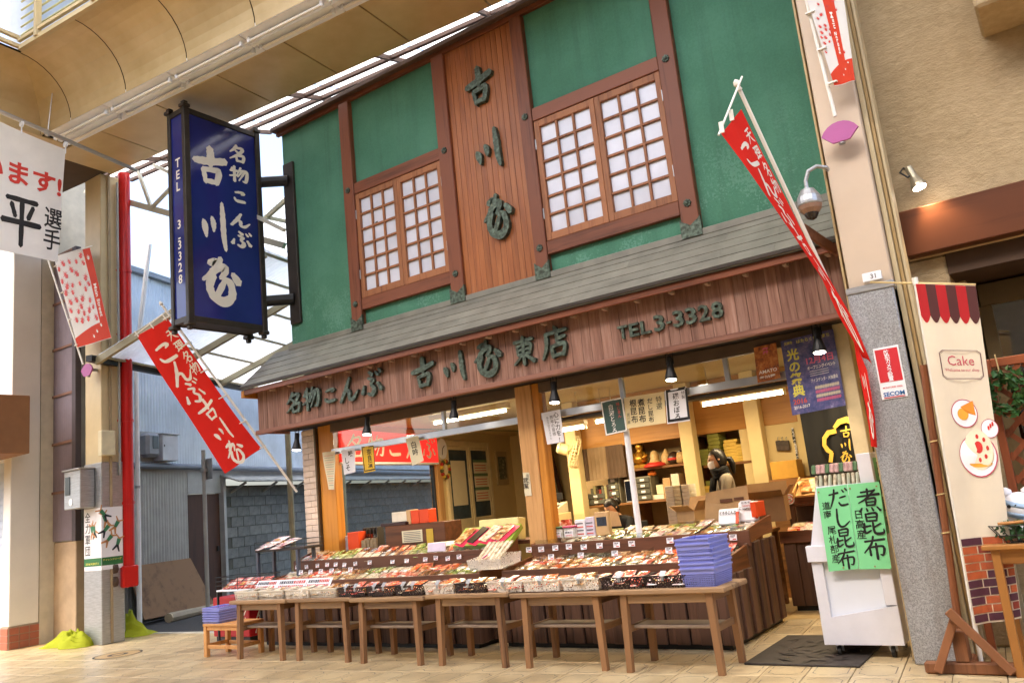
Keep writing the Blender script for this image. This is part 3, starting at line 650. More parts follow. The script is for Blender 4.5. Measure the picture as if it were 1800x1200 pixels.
# transoms
M_alu = plain('aluminium_bar', '#b7bcc3', .35, .7, var=.08)
M_glass = glassm('transom_glass', '#eef3f2', .03, .93)
for a, b, mull in ((-7.93, -5.0, (-6.05,)), (-4.70, -1.62, (-3.72, -2.62, -2.05))):
    part('transom_bar', MB().cbox(a, b, 7.38, 7.43, 2.17, 2.245, .004), M_alu, SH); part('transom_bar', MB().cbox(a, b, 7.38, 7.44, 2.46, 2.575, .004), plain('bronze_header', '#6b5a4a', .5, .4), SH)
    e = [a] + list(mull) + [b]
    for m_ in mull: part('transom_mullion', MB().cbox(m_ - .022, m_ + .022, 7.382, 7.43, 2.245, 2.46, .003), M_alu, SH)
    for c, d in zip(e[:-1], e[1:]): part('transom_pane', MB().box(c + .023, d - .023, 7.402, 7.408, 2.248, 2.458), M_glass, SH)
part('door_head_track', MB().cbox(-4.7, -1.62, 7.44, 7.62, 2.13, 2.168, .004), M_darkbronze, SH)
# interior shell: skewed side wall with a side opening, back wall, ceiling, floor
M_creamw = plain('cream_interior_wall', '#d6c08c', .7, var=.06, scale=2)
M_ceil = plain('cream_interior_ceiling', '#cdb98a', .7, var=.05, scale=2)
SA_, SD = (-8.0, 7.4), (-.2, .98)
def sw(s, off=0.0, z=0.0): return Vector((SA_[0] + SD[0] * s + SD[1] * off, SA_[1] + SD[1] * s - SD[0] * off, z))
def swbox(mb, s0, s1, o0, o1, z0, z1, b=.004):
    n = len(mb.v); mb.cbox(s0, s1, -o1, -o0, z0, z1, b); d = Vector((*SD, 0)).normalized(); nn = Vector((d.y, -d.x, 0))
    return mb.xf(Matrix.Translation((SA_[0], SA_[1], 0)) @ Matrix((d, -nn, (0, 0, 1))).transposed().to_4x4(), n)
part('interior_wall', swbox(MB(), 2.95, 6.2, -.1, 0, 0, 2.62), M_creamw, SH)
part('interior_wall', swbox(MB(), .2, 2.83, -.1, 0, 0, .86), M_creamw, SH)
part('interior_wall', swbox(MB(), .2, 2.83, -.1, 0, 2.5, 2.62), M_creamw, SH)
part('timber_post', swbox(MB(), 2.80, 2.97, -.1, .04, 0, 2.62), M_tan_v, SH)
part('side_window_frame', swbox(swbox(MB(), .2, .25, -.06, -.01, .86, 2.1), 2.74, 2.8, -.06, -.01, .86, 2.1), plain('dark_window_frame', '#2d3440', .4), SH)
part('side_window_pane', swbox(MB(), .25, 2.74, -.04, -.034, .86, 2.1, .001), M_glass, SH)
yb_ = 13.2
part('interior_wall', MB().box(-9.3, -.9, yb_, yb_ + .1, 0, 2.62), M_creamw, SH)
part('interior_wall', MB().box(-.95, -.86, 7.5, yb_, 0, 2.62), M_creamw, SH)
part('interior_ceiling', MB().add([(-8.2, 7.52, 2.6), (-.95, 7.52, 2.6), (-.95, yb_, 2.6), (-9.3, yb_, 2.6)], [(0, 1, 2, 3)]).add([(-8.2, 7.52, 2.63), (-.95, 7.52, 2.63), (-.95, yb_, 2.63), (-9.3, yb_, 2.63)], [(0, 1, 2, 3)]), M_ceil, SH)
part('hidden_upper_core', MB().box(-8.4, -.95, 7.52, 13, 2.7, 6.7), plain('hidden_core', '#555048', .8), SH)  # hidden block added to fill the upper storey, no real slab
part('ceiling_hatch', MB().cbox(-7.6, -6.9, 9.2, 9.9, 2.585, 2.598, .003), plain('hatch_cream', '#cbb683', .6), SH)
# ------------------------------------------------------------------ blade sign
def _blue():
    k = N('blue_sign_acrylic'); f = k.noise(k.coord(), 1.2, 3); k.base(k.ramp(f, [(.3, '#1c2566'), (.7, '#28307c')]), .12, 0, .5); return k.done()
M_blue = _blue(); M_letter = plain('ivory_lettering', '#e3ddd0', .5, var=.03, bump=0)
BS = thing('blade_sign', 'blue projecting sign with white brush characters in a dark bronze frame', 'sign', (-8.75, 6.4, 3.9))
X0, X1, Y0, Y1, Z0, Z1 = -8.95, -8.6, 5.84, 7.0, 3.95, 6.66
part('panel', MB().box(X0 + .02, X1 - .012, Y0 + .012, Y1, Z0, Z1), M_blue, BS)
fr = MB(); t_ = .07
for (xa, xb, ya, yb2) in ((X1 - .05, X1 + .012, Y0 - .012, Y0 + t_), (X1 - .05, X1 + .012, Y1 - t_, Y1 + .01), (X0 - .01, X0 + .05, Y0 - .012, Y0 + .05), (X0 - .01, X0 + .05, Y1 - t_, Y1 + .01)): fr.cbox(xa, xb, ya, yb2, Z0 - .06, Z1 + .05, .006)
for z in (Z0 - .06, Z1 - .02):
    fr.cbox(X1 - .04, X1 + .006, Y0 + t_, Y1 - t_, z, z + .075, .006); fr.cbox(X0, X0 + .04, Y0 + t_, Y1 - t_, z, z + .075, .006); fr.cbox(X0 + .05, X1 - .05, Y0 - .006, Y0 + .04, z, z + .075, .006)
fr.box(X0 + .03, X1 - .03, Y0 + .03, Y1 - .03, Z0 - .05, Z0 - .002); fr.box(X0 + .03, X1 - .03, Y0 + .03, Y1 - .03, Z1 + .002, Z1 + .045)
part('frame', fr, M_darkbronze, BS)
for x in (X0 + .01, X1 - .02):
    for y in (Y0 + .02, Y1 - .04):
        part('finial', MB().cbox(x - .055, x + .055, y - .055, y + .055, Z1 + .05, Z1 + .10, .01).cbox(x - .035, x + .035, y - .035, y + .035, Z1 + .10, Z1 + .14, .01), M_darkbronze, BS)
        part('finial', MB().cbox(x - .055, x + .055, y - .055, y + .055, Z0 - .11, Z0 - .06, .01).cbox(x - .03, x + .03, y - .03, y + .03, Z0 - .16, Z0 - .11, .01), M_darkbronze, BS)
for zc in (6.02, 4.32): part('bracket_tube', MB().tube([(-8.72, 6.98, zc), (-8.36, 7.28, zc)], .075, 14), M_black, BS)
part('wall_plate', MB().cbox(-8.46, -8.26, 7.275, 7.318, 3.98, 6.28, .006), M_darkbronze, BS)
fS2 = lambda a, b, d=0: (X1 - .0105 + d, a, b)
def schar(ch, px0, py0, px1, py1):
    a, b = at(px0, py0, x=X1), at(px1, py1, x=X1); m = MB()
    for k, (vs, fs, _) in enumerate(brush(ch, 1.5)): m.add([fS2(a.y + q[0] * (b.y - a.y), b.z + q[1] * (a.z - b.z), .0006 * k) for q in vs], fs)
    part('character', m, M_letter, BS)
for q in (('吉', 338, 248, 402, 335), ('川', 352, 345, 404, 442), ('屋', 352, 446, 424, 536), ('名', 402, 250, 434, 290), ('物', 403, 288, 437, 326), ('こ', 408, 330, 436, 362), ('ん', 404, 370, 441, 404), ('ぶ', 406, 402, 444, 440)): schar(*q)
m = MB(); f2 = lambda a, b, d=0: (a, Y0 + .0095 - d, b)
for ch, py in zip('TEL3-3328', (288, 309, 330, 397, 415, 433, 453, 473, 494)):
    z = at(307, py, y=Y0).z; put_text(m, ch, f2, (X0 + X1) / 2, z - .06, .12 if ch != '-' else .018, None if ch != '-' else .05, .02, anchor='c')
part('lettering', m, M_letter, BS)

# ------------------------------------------------------------------ cloth helpers
class Cloth:
    def __init__(s, TL, TR, BL, BR, amp=.02, waves=2.0, ph=0, sag=0.0, tw=0.0):
        s.c = [Vector(q) for q in (TL, TR, BL, BR)]; s.w = ((s.c[1] - s.c[0]).length + (s.c[3] - s.c[2]).length) / 2; s.h = ((s.c[2] - s.c[0]).length + (s.c[3] - s.c[1]).length) / 2
        n = (s.c[1] - s.c[0]).cross(s.c[2] - s.c[0]).normalized(); mid = sum(s.c, Vector()) / 4
        s.n = n if n.dot(CAM - mid) > 0 else -n; s.a, s.k, s.ph, s.sag = amp, waves, ph, sag
    def p(s, u, v, d=0):
        q = (s.c[0] * (1-u) + s.c[1] * u) * (1-v) + (s.c[2] * (1-u) + s.c[3] * u) * v
        r = s.a * (math.sin(s.k * 2 * math.pi * u + 2.2 * v + s.ph) * (.35 + .65 * v) + .5 * math.sin(5.1 * v + 3 * u + s.ph * 1.7))
        return q + s.n * (r + d) + Vector((0, 0, -s.sag * 4 * u * (1-u) * (1 - v)))
    def f(s, d0=.003): return lambda x, y, d=0: s.p(x / s.w, 1 - y / s.h, d0 + d)
    def mesh(s, nu=14, nv=26): m = MB(); m.grid(lambda u, v: s.p(u, v), nu, nv); m.smooth = True; return m
def _cloth(name, c, rough=.7, tr=.25):
    k = N(name); col = k.ramp(k.noise(k.coord(), 4, 3), [(.3, tuple(x * .92 for x in srgb(c))), (.7, c)]); k.base(col, rough, 0, .2)
    t = k.n('BsdfTranslucent'); k.l(col, t.inputs[0]); mx = k.n('MixShader'); mx.inputs[0].default_value = tr; k.l(k.p.outputs[0], mx.inputs[1]); k.l(t.outputs[0], mx.inputs[2]); k.l(mx.outputs[0], k.o.inputs[0])
    wv = k.noise(k.coord((1, 1, .25)), 22, 3); k.bump(wv, .25, .01); return k.done()
M_red = _cloth('red_flag_cloth', '#e0281e'); M_whitecloth = _cloth('white_banner_cloth', '#e8e6e2'); M_ivory = _cloth('ivory_banner_cloth', '#efe4cf'); M_maple = _cloth('maple_orange_cloth', '#d8472c')
M_pole = plain('white_plastic_pole', '#e8e4da', .4, var=.04); M_ink = plain('black_ink', '#1d1b1c', .6, var=.1, bump=0); M_redink = plain('red_ink', '#c8372c', .6, var=.05, bump=0)

# left red banner on its leaning pole
pb, pt_ = at(522, 864, y=7.36), at(288, 540, y=5.9)
LF = thing('red_kelp_banner', 'red banner with white brush lettering leaning left below the blue sign', 'banner', pb, 0, 'red kelp banners')
d_ = (pt_ - pb).normalized(); part('pole', MB().tube([pb, pt_], .016, 8), M_pole, LF)
part('finial', MB().lathe([(.012, 0), (.022, .01), (.014, .03), (.026, .05), (.02, .075), (.004, .09)], pt_, d_, 10), M_pole, LF)
TR_ = pb + (pt_ - pb) * .955 + Vector((-.03, -.02, -.03)); BRc = pb + (pt_ - pb) * .255 + Vector((-.03, -.02, -.03))
TL_ = at(243, 590, y=5.92); BL_ = at(396, 832, y=6.62)
cl = Cloth(TL_, TR_, BL_, BRc, .03, 1.1, .6); part('cloth', cl.mesh(), M_red, LF)
part('crossbar', MB().tube([pt_ - d_ * .06, TL_ + (TL_ - TR_) * .12 + Vector((0, 0, .03))], .008, 6), M_pole, LF)
for k in range(6):
    q = k / 5; c0 = cl.p(1, q); part('loop', MB().bar(c0 - Vector((.05, .02, .01)), c0 + Vector((.05, .03, .035)), .04, .012), M_pole, LF)
for q in (.03, .5, .95): c0 = cl.p(q, 0); part('loop', MB().bar(c0 + d_ * -.02, c0 + d_ * .07, .035, .01), M_pole, LF)
m = MB(); W_, H_ = cl.w, cl.h
put_vert(m, 'こんぶ', cl.f(), W_ * .40, H_ * .90, H_ * .155, H_ * .148); put_vert(m, '吉川屋', cl.f(), W_ * .47, H_ * .465, H_ * .155, H_ * .155); put_vert(m, '天理名物', cl.f(), W_ * .82, H_ * .945, H_ * .08, H_ * .085, .02)
part('lettering', m, M_letter, LF)

# right red banner, seen almost edge on
pb, pt_ = at(1524, 642, y=6.62), at(1301, 160, y=5.62); d_ = (pt_ - pb).normalized()
RFl = thing('red_kelp_banner', 'red banner seen edge on, leaning over the shop front from the right column', 'banner', pb, 0, 'red kelp banners')
part('pole', MB().tube([pb, pt_], .015, 8), M_pole, RFl); part('finial', MB().lathe([(.012, 0), (.022, .01), (.014, .03), (.026, .05), (.02, .075), (.004, .09)], pt_, d_, 10), M_pole, RFl)
rows = [(0, (1268, 236), (1303, 192)), (.2, (1305, 285), (1343, 275)), (.4, (1345, 342), (1383, 352)), (.6, (1392, 410), (1420, 427)), (.8, (1445, 490), (1464, 500)), (.9, (1473, 553), (1499, 560)), (1.0, (1526, 645), (1533, 641))]
def rfp(u, v):
    for a, b in zip(rows[:-1], rows[1:]):
        if v <= b[0]: q = (v - a[0]) / (b[0] - a[0]); break
    L = [a[1][i] * (1-q) + b[1][i] * q for i in (0, 1)]; Rr = [a[2][i] * (1-q) + b[2][i] * q for i in (0, 1)]
    yy = 5.60 + .72 * v; off = .42 * (1 - v) ** .5 + .08 * math.sin(6 * v)
    l = at(L[0], L[1], y=yy - off); r = at(Rr[0], Rr[1], y=yy - .03); return l * (1-u) + r * u
class RC_:
    w, h = .55, 1.9
    def f(s, d0=.004): return lambda x, y, d=0: (lambda q: q + (CAM - q).normalized() * (d0 + d))(rfp(min(max(x / .55, 0), 1), min(max(1 - y / 1.9, 0), 1)))
m = MB(); m.grid(rfp, 6, 40); m.smooth = True; part('cloth', m, M_red, RFl)
m = MB(); put_vert(m, 'こんぶ', RC_().f(), .24, 1.72, .3, .29); put_vert(m, '吉川屋', RC_().f(), .27, .86, .27, .26); put_vert(m, '天理名物', RC_().f(), .45, 1.78, .14, .15, .02); part('lettering', m, M_letter, RFl)
fold = [((1499, 590), (1524, 650)), ((1507, 640), (1531, 690)), ((1522, 715), (1538, 735)), ((1531, 784), (1542, 786))]
m = MB(); m.smooth = True
def fp(u, v):
    k = min(int(v * 3), 2); q = v * 3 - k; L = [fold[k][0][i] * (1-q) + fold[k+1][0][i] * q for i in (0, 1)]; Rr = [fold[k][1][i] * (1-q) + fold[k+1][1][i] * q for i in (0, 1)]
    return at(L[0] * (1-u) + Rr[0] * u, L[1] * (1-u) + Rr[1] * u, y=6.24 + .03 * math.sin(4 * u + 3 * v))
m.grid(fp, 4, 14); part('cloth_fold', m, M_red, RFl)
m = MB(); put_vert(m, '川屋', lambda x, y, d=0: (lambda q: q + (CAM - q).normalized() * (.004 + d))(fp(min(max(x, 0), 1), min(max(1 - y, 0), 1))), .5, .8, .34, .36, wid=1.6); part('lettering', m, M_letter, RFl)
part('crossbar', MB().tube([rfp(0, 0) + Vector((-.02, 0, .0)), pt_ + Vector((.03, 0, .10))], .008, 6), M_pole, RFl)
for v in (0, .12): part('loop', MB().bar(rfp(.05 + v * 4, 0), rfp(.05 + v * 4, 0) + Vector((0, 0, .08)), .03, .01), M_pole, RFl)
a, b = at(1412, 402, y=6.25), at(1468, 440, y=6.62); br = thing('flag_bracket', 'brown timber arm on the column side bracing the right red banner', 'bracket', b); part('arm', MB().bar(a, b, .03, .09, b=.006), wood('bracket_wood', '#7b4b30', '#54301e', 'x'), br); part('base_block', MB().bar(b, b + Vector((.06, .03, 0)), .05, .1), MATS['bracket_wood'], br)

# maple leaf banners
def leaf(mb, fn, x, y, s, rot):
    pts = []
    for k in range(7):
        a0 = rot + math.radians(-130 + 260 * k / 6) + math.pi / 2; L = s * (1, .95, .8, 1.05, .8, .95, 1)[k] * (.7 if k in (0, 6) else 1)
        pts.append((x + L * math.cos(a0), y + L * math.sin(a0)))
        if k < 6: a1 = a0 + math.radians(260 / 12); pts.append((x + s * .25 * math.cos(a1), y + s * .25 * math.sin(a1)))
    ab = rot - math.pi / 2; pts.append((x + s * .9 * math.cos(ab), y + s * .9 * math.sin(ab)))
    c = (x, y); V = [fn(*c)] + [fn(*q) for q in pts]; mb.add(V, [(0, i, i + 1) for i in range(1, len(pts))] + [(0, len(pts), 1)])
def maple(TL, TR, BL, BR, label, loc, strip_right, mirror):
    t = thing('maple_banner', label, 'banner', loc, 0, 'maple street banners'); c = Cloth(TL, TR, BL, BR, .008, 1, .3)
    part('cloth', c.mesh(8, 16), M_whitecloth, t); W_, H_ = c.w, c.h; m = MB(); f1 = c.f(.0025)
    sx0, sx1 = (W_ * .80, W_ * .999) if strip_right else (W_ * .42, W_ * .72)
    m.grid(lambda u, v: f1(sx0 + (sx1 - sx0) * u, H_ * (.1 + .898 * v)), 2, 10)
    part('orange_strip', m, M_maple, t); m = MB(); f15 = c.f(.0028)
    m.grid(lambda u, v: f15(W_ * u * .998, H_ * (.005 + v * (.09 + .09 * u + .03 * math.sin(3 * u)))), 8, 3); part('orange_wave', m, M_maple, t)
    m = MB(); m2 = MB(); rnd = random.Random(5); f3 = c.f(.004); pts = []
    for _ in range(400):
        x, y = rnd.uniform(.07, .74) * W_, rnd.uniform(.24, .95) * H_
        if all((x-a)**2 + (y-b)**2 > (.13*W_)**2 for a, b in pts) and len(pts) < 34: pts.append((x, y)); leaf(m, f3, x, y, W_ * rnd.uniform(.07, .1), rnd.uniform(-.6, .6))
    part('leaf_print', m, M_redink, t); f4 = c.f(.005)
    m = MB(); xc = (sx0 + sx1) / 2; sgn = -1 if mirror else 1
    fn = lambda x, y, d=0: f4(xc + sgn * -y, H_ * .5 - x * 1.0, d) if not mirror else f4(xc + y, H_ * .5 - x, d)
    put_text(m, 'Main Street', fn, -H_ * .1, -W_ * .04, W_ * .085, H_ * .36, .02)
    leaf(m, lambda x, y: f4(x, y), xc, H_ * .9, W_ * .06, 0)
    for q in (.09, .14, .2): leaf(m, lambda x, y: f4(x, y), W_ * (.3 + q * 2.6), H_ * q * .8, W_ * .045, .5)
    part('white_print', m, M_letter, t); return t, c
c1 = [at(95, 452, y=6.16), at(158, 435, y=6.16), at(137, 611, y=6.16), at(197, 594, y=6.16)]
pb = at(146, 640, y=6.2); t, c = maple(*c1, 'white banner with red maple leaves on the left steel column', pb, True, True)
part('pole', MB().tube([pb, at(84, 455, y=6.2)], .014, 8), M_pole, t); part('crossbar', MB().tube([at(84, 455, y=6.2), at(162, 432, y=6.17)], .008, 6), M_pole, t)
for q in (.1, .4, .7, .97): p_ = c.p(0, q); part('loop', MB().bar(p_ + Vector((-.1, .03, .01)), p_ + Vector((.03, 0, 0)), .035, .012), M_pole, t)
M_mag = plain('magenta_holder', '#a8558f', .5, var=.05)
def holder(px, py, s, y, label):
    c = at(px, py, y=y); fan = []
    for k in range(9): a = math.radians(25 + 130 * k / 8); fan.append((c.x + s * math.cos(a), c.y, c.z - s * .55 + s * math.sin(a)))
    fan += [(c.x - s * .42, c.y, c.z - s * .62), (c.x + s * .42, c.y, c.z - s * .62)]
    t = thing('pole_holder', label, 'bracket', c, 0, 'magenta banner holders'); part('fan_plate', MB().poly(fan, .02), M_mag, t); part('socket', MB().tube([c + Vector((0, .03, -s*.7)), c + Vector((0, .03, s * .2))], .025, 10), M_steel, t); part('stay', MB().cbox(c.x - .02, c.x + .02, c.y + .02, c.y + (6.36 - y), c.z - .03, c.z + .01, .003), M_steel, t)
holder(152, 648, .17, 6.2, 'magenta fan shaped pole holder on the left steel column')
holder(1475, 228, .145, 6.18, 'magenta fan shaped pole holder high on the right column')
c1 = [at(1405, -60, y=6.16), at(1475, -60, y=6.16), at(1467, 152, y=6.16), at(1504, 143, y=6.16)]
c1[0] = at(1400, -60, y=6.16); pb = at(1468, 205, y=6.2)
t, c = maple(*c1, 'narrow white maple leaf banner hanging high on the right column', pb, False, False)
part('pole', MB().tube([pb, at(1400, -70, y=6.2)], .014, 8), M_pole, t)
for q in (.4, .7, .97): p_ = c.p(0, q); part('loop', MB().bar(p_ + Vector((-.04, .02, .01)), p_ + Vector((.03, 0, 0)), .035, .012), M_pole, t)

# large white street banner at the far left
XB = -10.4; TLb, TRb, BLb, BRb = Vector((XB, 3.5, 6.93)), at(115, 263, x=XB), Vector((XB, 3.5, 5.0)), at(101, 461, x=XB)
SB = thing('street_banner', 'large white cloth banner with red and black lettering hung from a grey pole', 'banner', (XB, 4.5, 5))
cl = Cloth(TLb, TRb, BLb, BRb, .02, 1.2, .2, sag=.05); part('cloth', cl.mesh(20, 20), M_whitecloth, SB); W_, H_ = cl.w, cl.h; f = cl.f(.004)
m = MB(); 
def uvpx(px, py): q = at(px, py, x=XB); v = (q.y - 3.5) / (BRb.y - 3.5); return v * W_, (q.z - 5.0) / (6.6 - 5.0) * H_ * 1.0
a, b = uvpx(104, 340), uvpx(0, 300); put_text(m, '戦います!', f, a[0] - W_ * .02, H_ * .55, H_ * .2, W_ * .76, .028, anchor='r'); part('red_lettering', m, M_redink, SB)
m = MB(); a = uvpx(68, 400); put_vert(m, '平', f, a[0] - W_ * .14, H_ * .49, H_ * .42, wid=W_ / H_ * .65); a = uvpx(88, 400); put_vert(m, '選手', f, a[0], H_ * .46, H_ * .19, H_ * .185, .012, False, .72); part('black_lettering', m, M_ink, SB)
po = [at(-60, 170, x=XB), at(240, 300, x=XB + .0)]; part('pole', MB().tube(po, .028, 10), M_steel, SB)
for px, py in ((38, 222), (115, 258)): q = at(px, py, x=XB); part('tie', MB().lathe([(.04, -.015), (.04, .015)], q + Vector((0, 0, .03)), (0, 1, 0), 8).bar(q, q + Vector((0, 0, -.1)), .02, .01), M_white, SB)
wq = at(84, 232, x=XB); part('wire', MB().tube([wq, at(108, 22, x=XB)], .006, 5), M_steel, SB)
part('pulley', MB().lathe([(.04, -.02), (.04, .02)], wq + Vector((0, 0, -.02)), (1, 0, 0), 8), M_steel, SB)

# ------------------------------------------------------------------ spotlights under the eave
M_bulb = emit('warm_white_bulb', (1, .86, .7), 10.0)
def spot(px, py, y, label, L=.22, group='black spotlights under the eave', tilt=(0, -.12), power=8, warm=(1, .8, .55), zt=2.573, body=M_black):
    c = at(px, py, y=y); ax = Vector((tilt[0], tilt[1], -1)).normalized(); top = c - ax * L
    t = thing('spotlight', label, 'spotlight', c, 0, group); r = .052
    part('shade', MB().lathe([(.022, 0), (.03, .01), (.03, .09), (.034, .11), (.056, L - .03), (.058, L - .004)], top, ax, 14), body, t)
    part('bulb', MB().lathe([(.02, L - .06), (.05, L - .012), (.046, L + .002), (.02, L + .008)], top, ax, 14), M_bulb, t)
    if zt:
        part('stem', MB().tube([top + Vector((0, 0, .02)), (c.x, c.y, zt)], .009, 6), body, t)
        part('yoke', MB().tube([top + ax * .07 + Vector((-.036, 0, 0)), top + Vector((-.034, 0, .05)), top + Vector((.034, 0, .05)), top + ax * .07 + Vector((.036, 0, 0))], .005, 5), body, t)
    l = bpy.data.lights.new('spot_lamp', 'SPOT'); l.energy = power; l.color = warm; l.spot_size = math.radians(95); l.spot_blend = .7; l.shadow_soft_size = .05
    o = bpy.data.objects.new('lamp', l); COL.objects.link(o); o.parent = t; o.matrix_basis = _w(t).inverted() @ (Matrix.Translation(top + ax * (L + .02)) @ (-ax).to_track_quat('Z', 'Y').to_matrix().to_4x4())
    return t
for px, py, lb in ((521, 791, 'black spotlight nearest the tiled corner pillar'), (645, 764, 'black spotlight second from the left, above the yellow paper'), (798, 738, 'black spotlight third from left, left of the timber post'), (975, 708, 'black spotlight just right of the timber post'), (1180, 668, 'black spotlight above the white framed paper'), (1441, 620, 'black spotlight in front of the purple festival poster')):
    spot(px, py, 7.02, lb)
# ------------------------------------------------------------------ dome camera on the column
c = at(1424, 362, y=6.25); t = thing('dome_camera', 'silver dome security camera on a curved arm beside the column', 'security camera', c)
part('housing', MB().lathe([(.02, .14), (.05, .13), (.085, .07), (.092, .03), (.092, .01), (.085, 0)], c, n=18), M_steel, t); part('collar', MB().lathe([(.088, 0), (.08, -.03), (.055, -.06)], c, n=18), plain('tan_collar', '#9a7a66', .4, .3), t)
part('lens_dome', MB().lathe([(.055, -.045), (.052, -.07), (.035, -.1), (.01, -.112)], c, n=16), plain('smoked_dome', '#2a211e', .1, var=.05, bump=0), t)
arm = [c + Vector((0, 0, .13)), c + Vector((0, 0, .2)), c + Vector((.03, 0, .27)), c + Vector((.09, .03, .3)), c + Vector((.15, .06, .28)), c + Vector((.17, .1, .24))]; part('arm', MB().tube(arm, .016, 10), M_steel, t)
# ------------------------------------------------------------------ display tables
M_tabx = wood('weathered_table_top', '#a3825f', '#705540', 'x', .7, 26, .1); M_tabz = wood('weathered_table_leg', '#946c48', '#60432e', 'z', .65, 26, .1); M_taby = wood('weathered_table_rail', '#8a6645', '#58402c', 'y', .65, 26, .1)
TZ = .605; YT0, YT1 = 5.80, 6.30
edges = [401, 500, 613, 744, 891, 1066, 1275]; tx = [at(p, 1043, y=YT0).x for p in edges]
names = ['leftmost display table, beside the pale stool', 'display table second from the left under white and brown baskets', 'display table third from the left under brown baskets', 'display table third from the right under mixed baskets', 'display table second from the right under white lace baskets', 'rightmost display table under the blue basket stack']
for i, (a, b) in enumerate(zip(tx[:-1], tx[1:])):
    z = TZ + (.0, .002, -.006, .004, -.008, 0)[i] ; y0 = YT0 + (.0, .015, -.01, .01, .02, -.015)[i]; y1 = y0 + .5
    t = thing('display_table', 'weathered wooden ' + names[i], 'table', ((a+b)/2, (y0+y1)/2, 0), 0, 'wooden display tables along the street'); a += .004; b -= .004
    part('tabletop', MB().cbox(a, (a+b)/2 - .001, y0, y1, z - .035, z, .006).cbox((a+b)/2 + .001, b, y0, y1, z - .035, z, .006) if False else MB().cbox(a, b, y0, y1, z - .038, z, .007), M_tabx, t)
    la, lb = a + .13, b - .13
    for x, sx in ((la, -1), (lb, 1)):
        for y, sy in ((y0 + .05, -1), (y1 - .05, 1)):
            m = MB(); h = .027; ox, oy = sx * .016, sy * .01
            m.add([(x+ox-h*.85, y+oy-h*.85, 0), (x+ox+h*.85, y+oy-h*.85, 0), (x+ox+h*.85, y+oy+h*.85, 0), (x+ox-h*.85, y+oy+h*.85, 0), (x-h, y-h, z-.038), (x+h, y-h, z-.038), (x+h, y+h, z-.038), (x-h, y+h, z-.038)], [(0,3,2,1),(4,5,6,7),(0,1,5,4),(1,2,6,5),(2,3,7,6),(3,0,4,7)])
            part('leg', m, M_tabz, t)
    for y in (y0 + .05, y1 - .05): part('apron', MB().cbox(la + .028, lb - .028, y - .012, y + .012, z - .105, z - .039, .004), M_tabx, t)
    for x in (la, lb):
        part('apron', MB().cbox(x - .012, x + .012, y0 + .08, y1 - .08, z - .105, z - .039, .004), M_taby, t)
        part('side_stretcher', MB().cbox(x - .012, x + .012, y0 + .075, y1 - .075, .285, .335, .004), M_taby, t)
    part('shelf_board', MB().cbox(la + .013, lb - .013, y0 + .12, y1 - .14, .305, .328, .004), plain('grey_shelf_board', '#8f7c6b', .7, rnd=.05), t)
# stool
a, b = at(360, 1150, y=5.88).x, at(424, 1150, y=5.88).x; M_stool = wood('pale_orange_pine', '#d39a5c', '#b87a3e', 'z', .5, 18)
t = thing('stool', 'pale orange pine stool holding flat blue trays beside the tables', 'stool', ((a+b)/2, 6.0, 0)); ZS = .36; y0, y1 = 5.86, 6.2
part('seat', MB().cbox(a, b, y0, y1, ZS - .03, ZS, .005), M_stool, t)
for x in (a + .03, b - .03):
    for y in (y0 + .03, y1 - .03): part('leg', MB().cbox(x - .025, x + .025, y - .025, y + .025, 0, ZS - .03, .004), M_stool, t)
for y in (y0 + .03, y1 - .03): part('rail', MB().cbox(a + .055, b - .055, y - .012, y + .012, .09, .13, .004), M_stool, t); part('rail', MB().cbox(a + .055, b - .055, y - .012, y + .012, ZS - .075, ZS - .031, .004), M_stool, t)
for x in (a + .03, b - .03): part('rail', MB().cbox(x - .012, x + .012, y0 + .055, y1 - .055, .10, .14, .004), M_stool, t)
# ------------------------------------------------------------------ baskets
M_bbl = plain('blue_plastic', '#8d93d9', .4, var=.04)
def basket_mesh(w, d, h, taper, bars, rows_, th, mat, name, wall=None):
    m = MB(); hx, hy = w / 2, d / 2
    def wallpt(side, s, z):   # s -1..1
        k = 1 - taper * (1 - z / h)
        return {0: (s*hx*k, -hy*k, z), 1: (hx*k, s*hy*k, z), 2: (s*hx*k, hy*k, z), 3: (-hx*k, s*hy*k, z)}[side]
    for sd in range(4):
        n = bars if sd % 2 == 0 else max(3, int(bars * d / w))
        if rows_:
            for k in range(n + 1): q = -1 + 2 * k / n; m.bar(wallpt(sd, q, .0), wallpt(sd, q, h * .72), th, th, up=(0, 1, .1))
            for r in range(rows_ + 1): z = h * .72 * r / rows_; m.bar(wallpt(sd, -1, z), wallpt(sd, 1, z), th, th)
            m.add([wallpt(sd, -1, h * .72), wallpt(sd, 1, h * .72), wallpt(sd, 1, h), wallpt(sd, -1, h)], [(0, 1, 2, 3)])
        else: m.grid(lambda u, v, sd=sd: wallpt(sd, -1 + 2*u, h * v), 6, 2)
        m.bar(wallpt(sd, -1.01, h), wallpt(sd, 1.01, h), .014, .011)
    k = 1 - taper; m.cur = 0; m.add([(-hx*k, -hy*k, .003), (hx*k, -hy*k, .003), (hx*k, hy*k, .003), (-hx*k, hy*k, .003)], [(0, 1, 2, 3)])
    return mesh_of(name, m, mat)
BB = basket_mesh(.27, .36, .13, .10, 14, 7, .004, M_bbl, 'blue_basket')
cx = at(1243, 1030, y=5.99).x
lab7 = ['bottom', 'second from the bottom', 'third from the bottom', 'middle', 'third from the top', 'second from the top', 'top']
for k in range(7):
    inst('blue_basket', BB, MT(cx + random.uniform(-.007, .007), 6.02 + random.uniform(-.007, .007), TZ + k * .035, random.uniform(-.045, .045)), None, 'blue plastic basket, %s one of the tall stack on the right table' % lab7[k], 'basket', 'nested blue baskets on the right table')
TRm = basket_mesh(.30, .30, .03, .04, 12, 2, .004, M_bbl, 'blue_tray'); cx = at(388, 1075, y=6.0).x
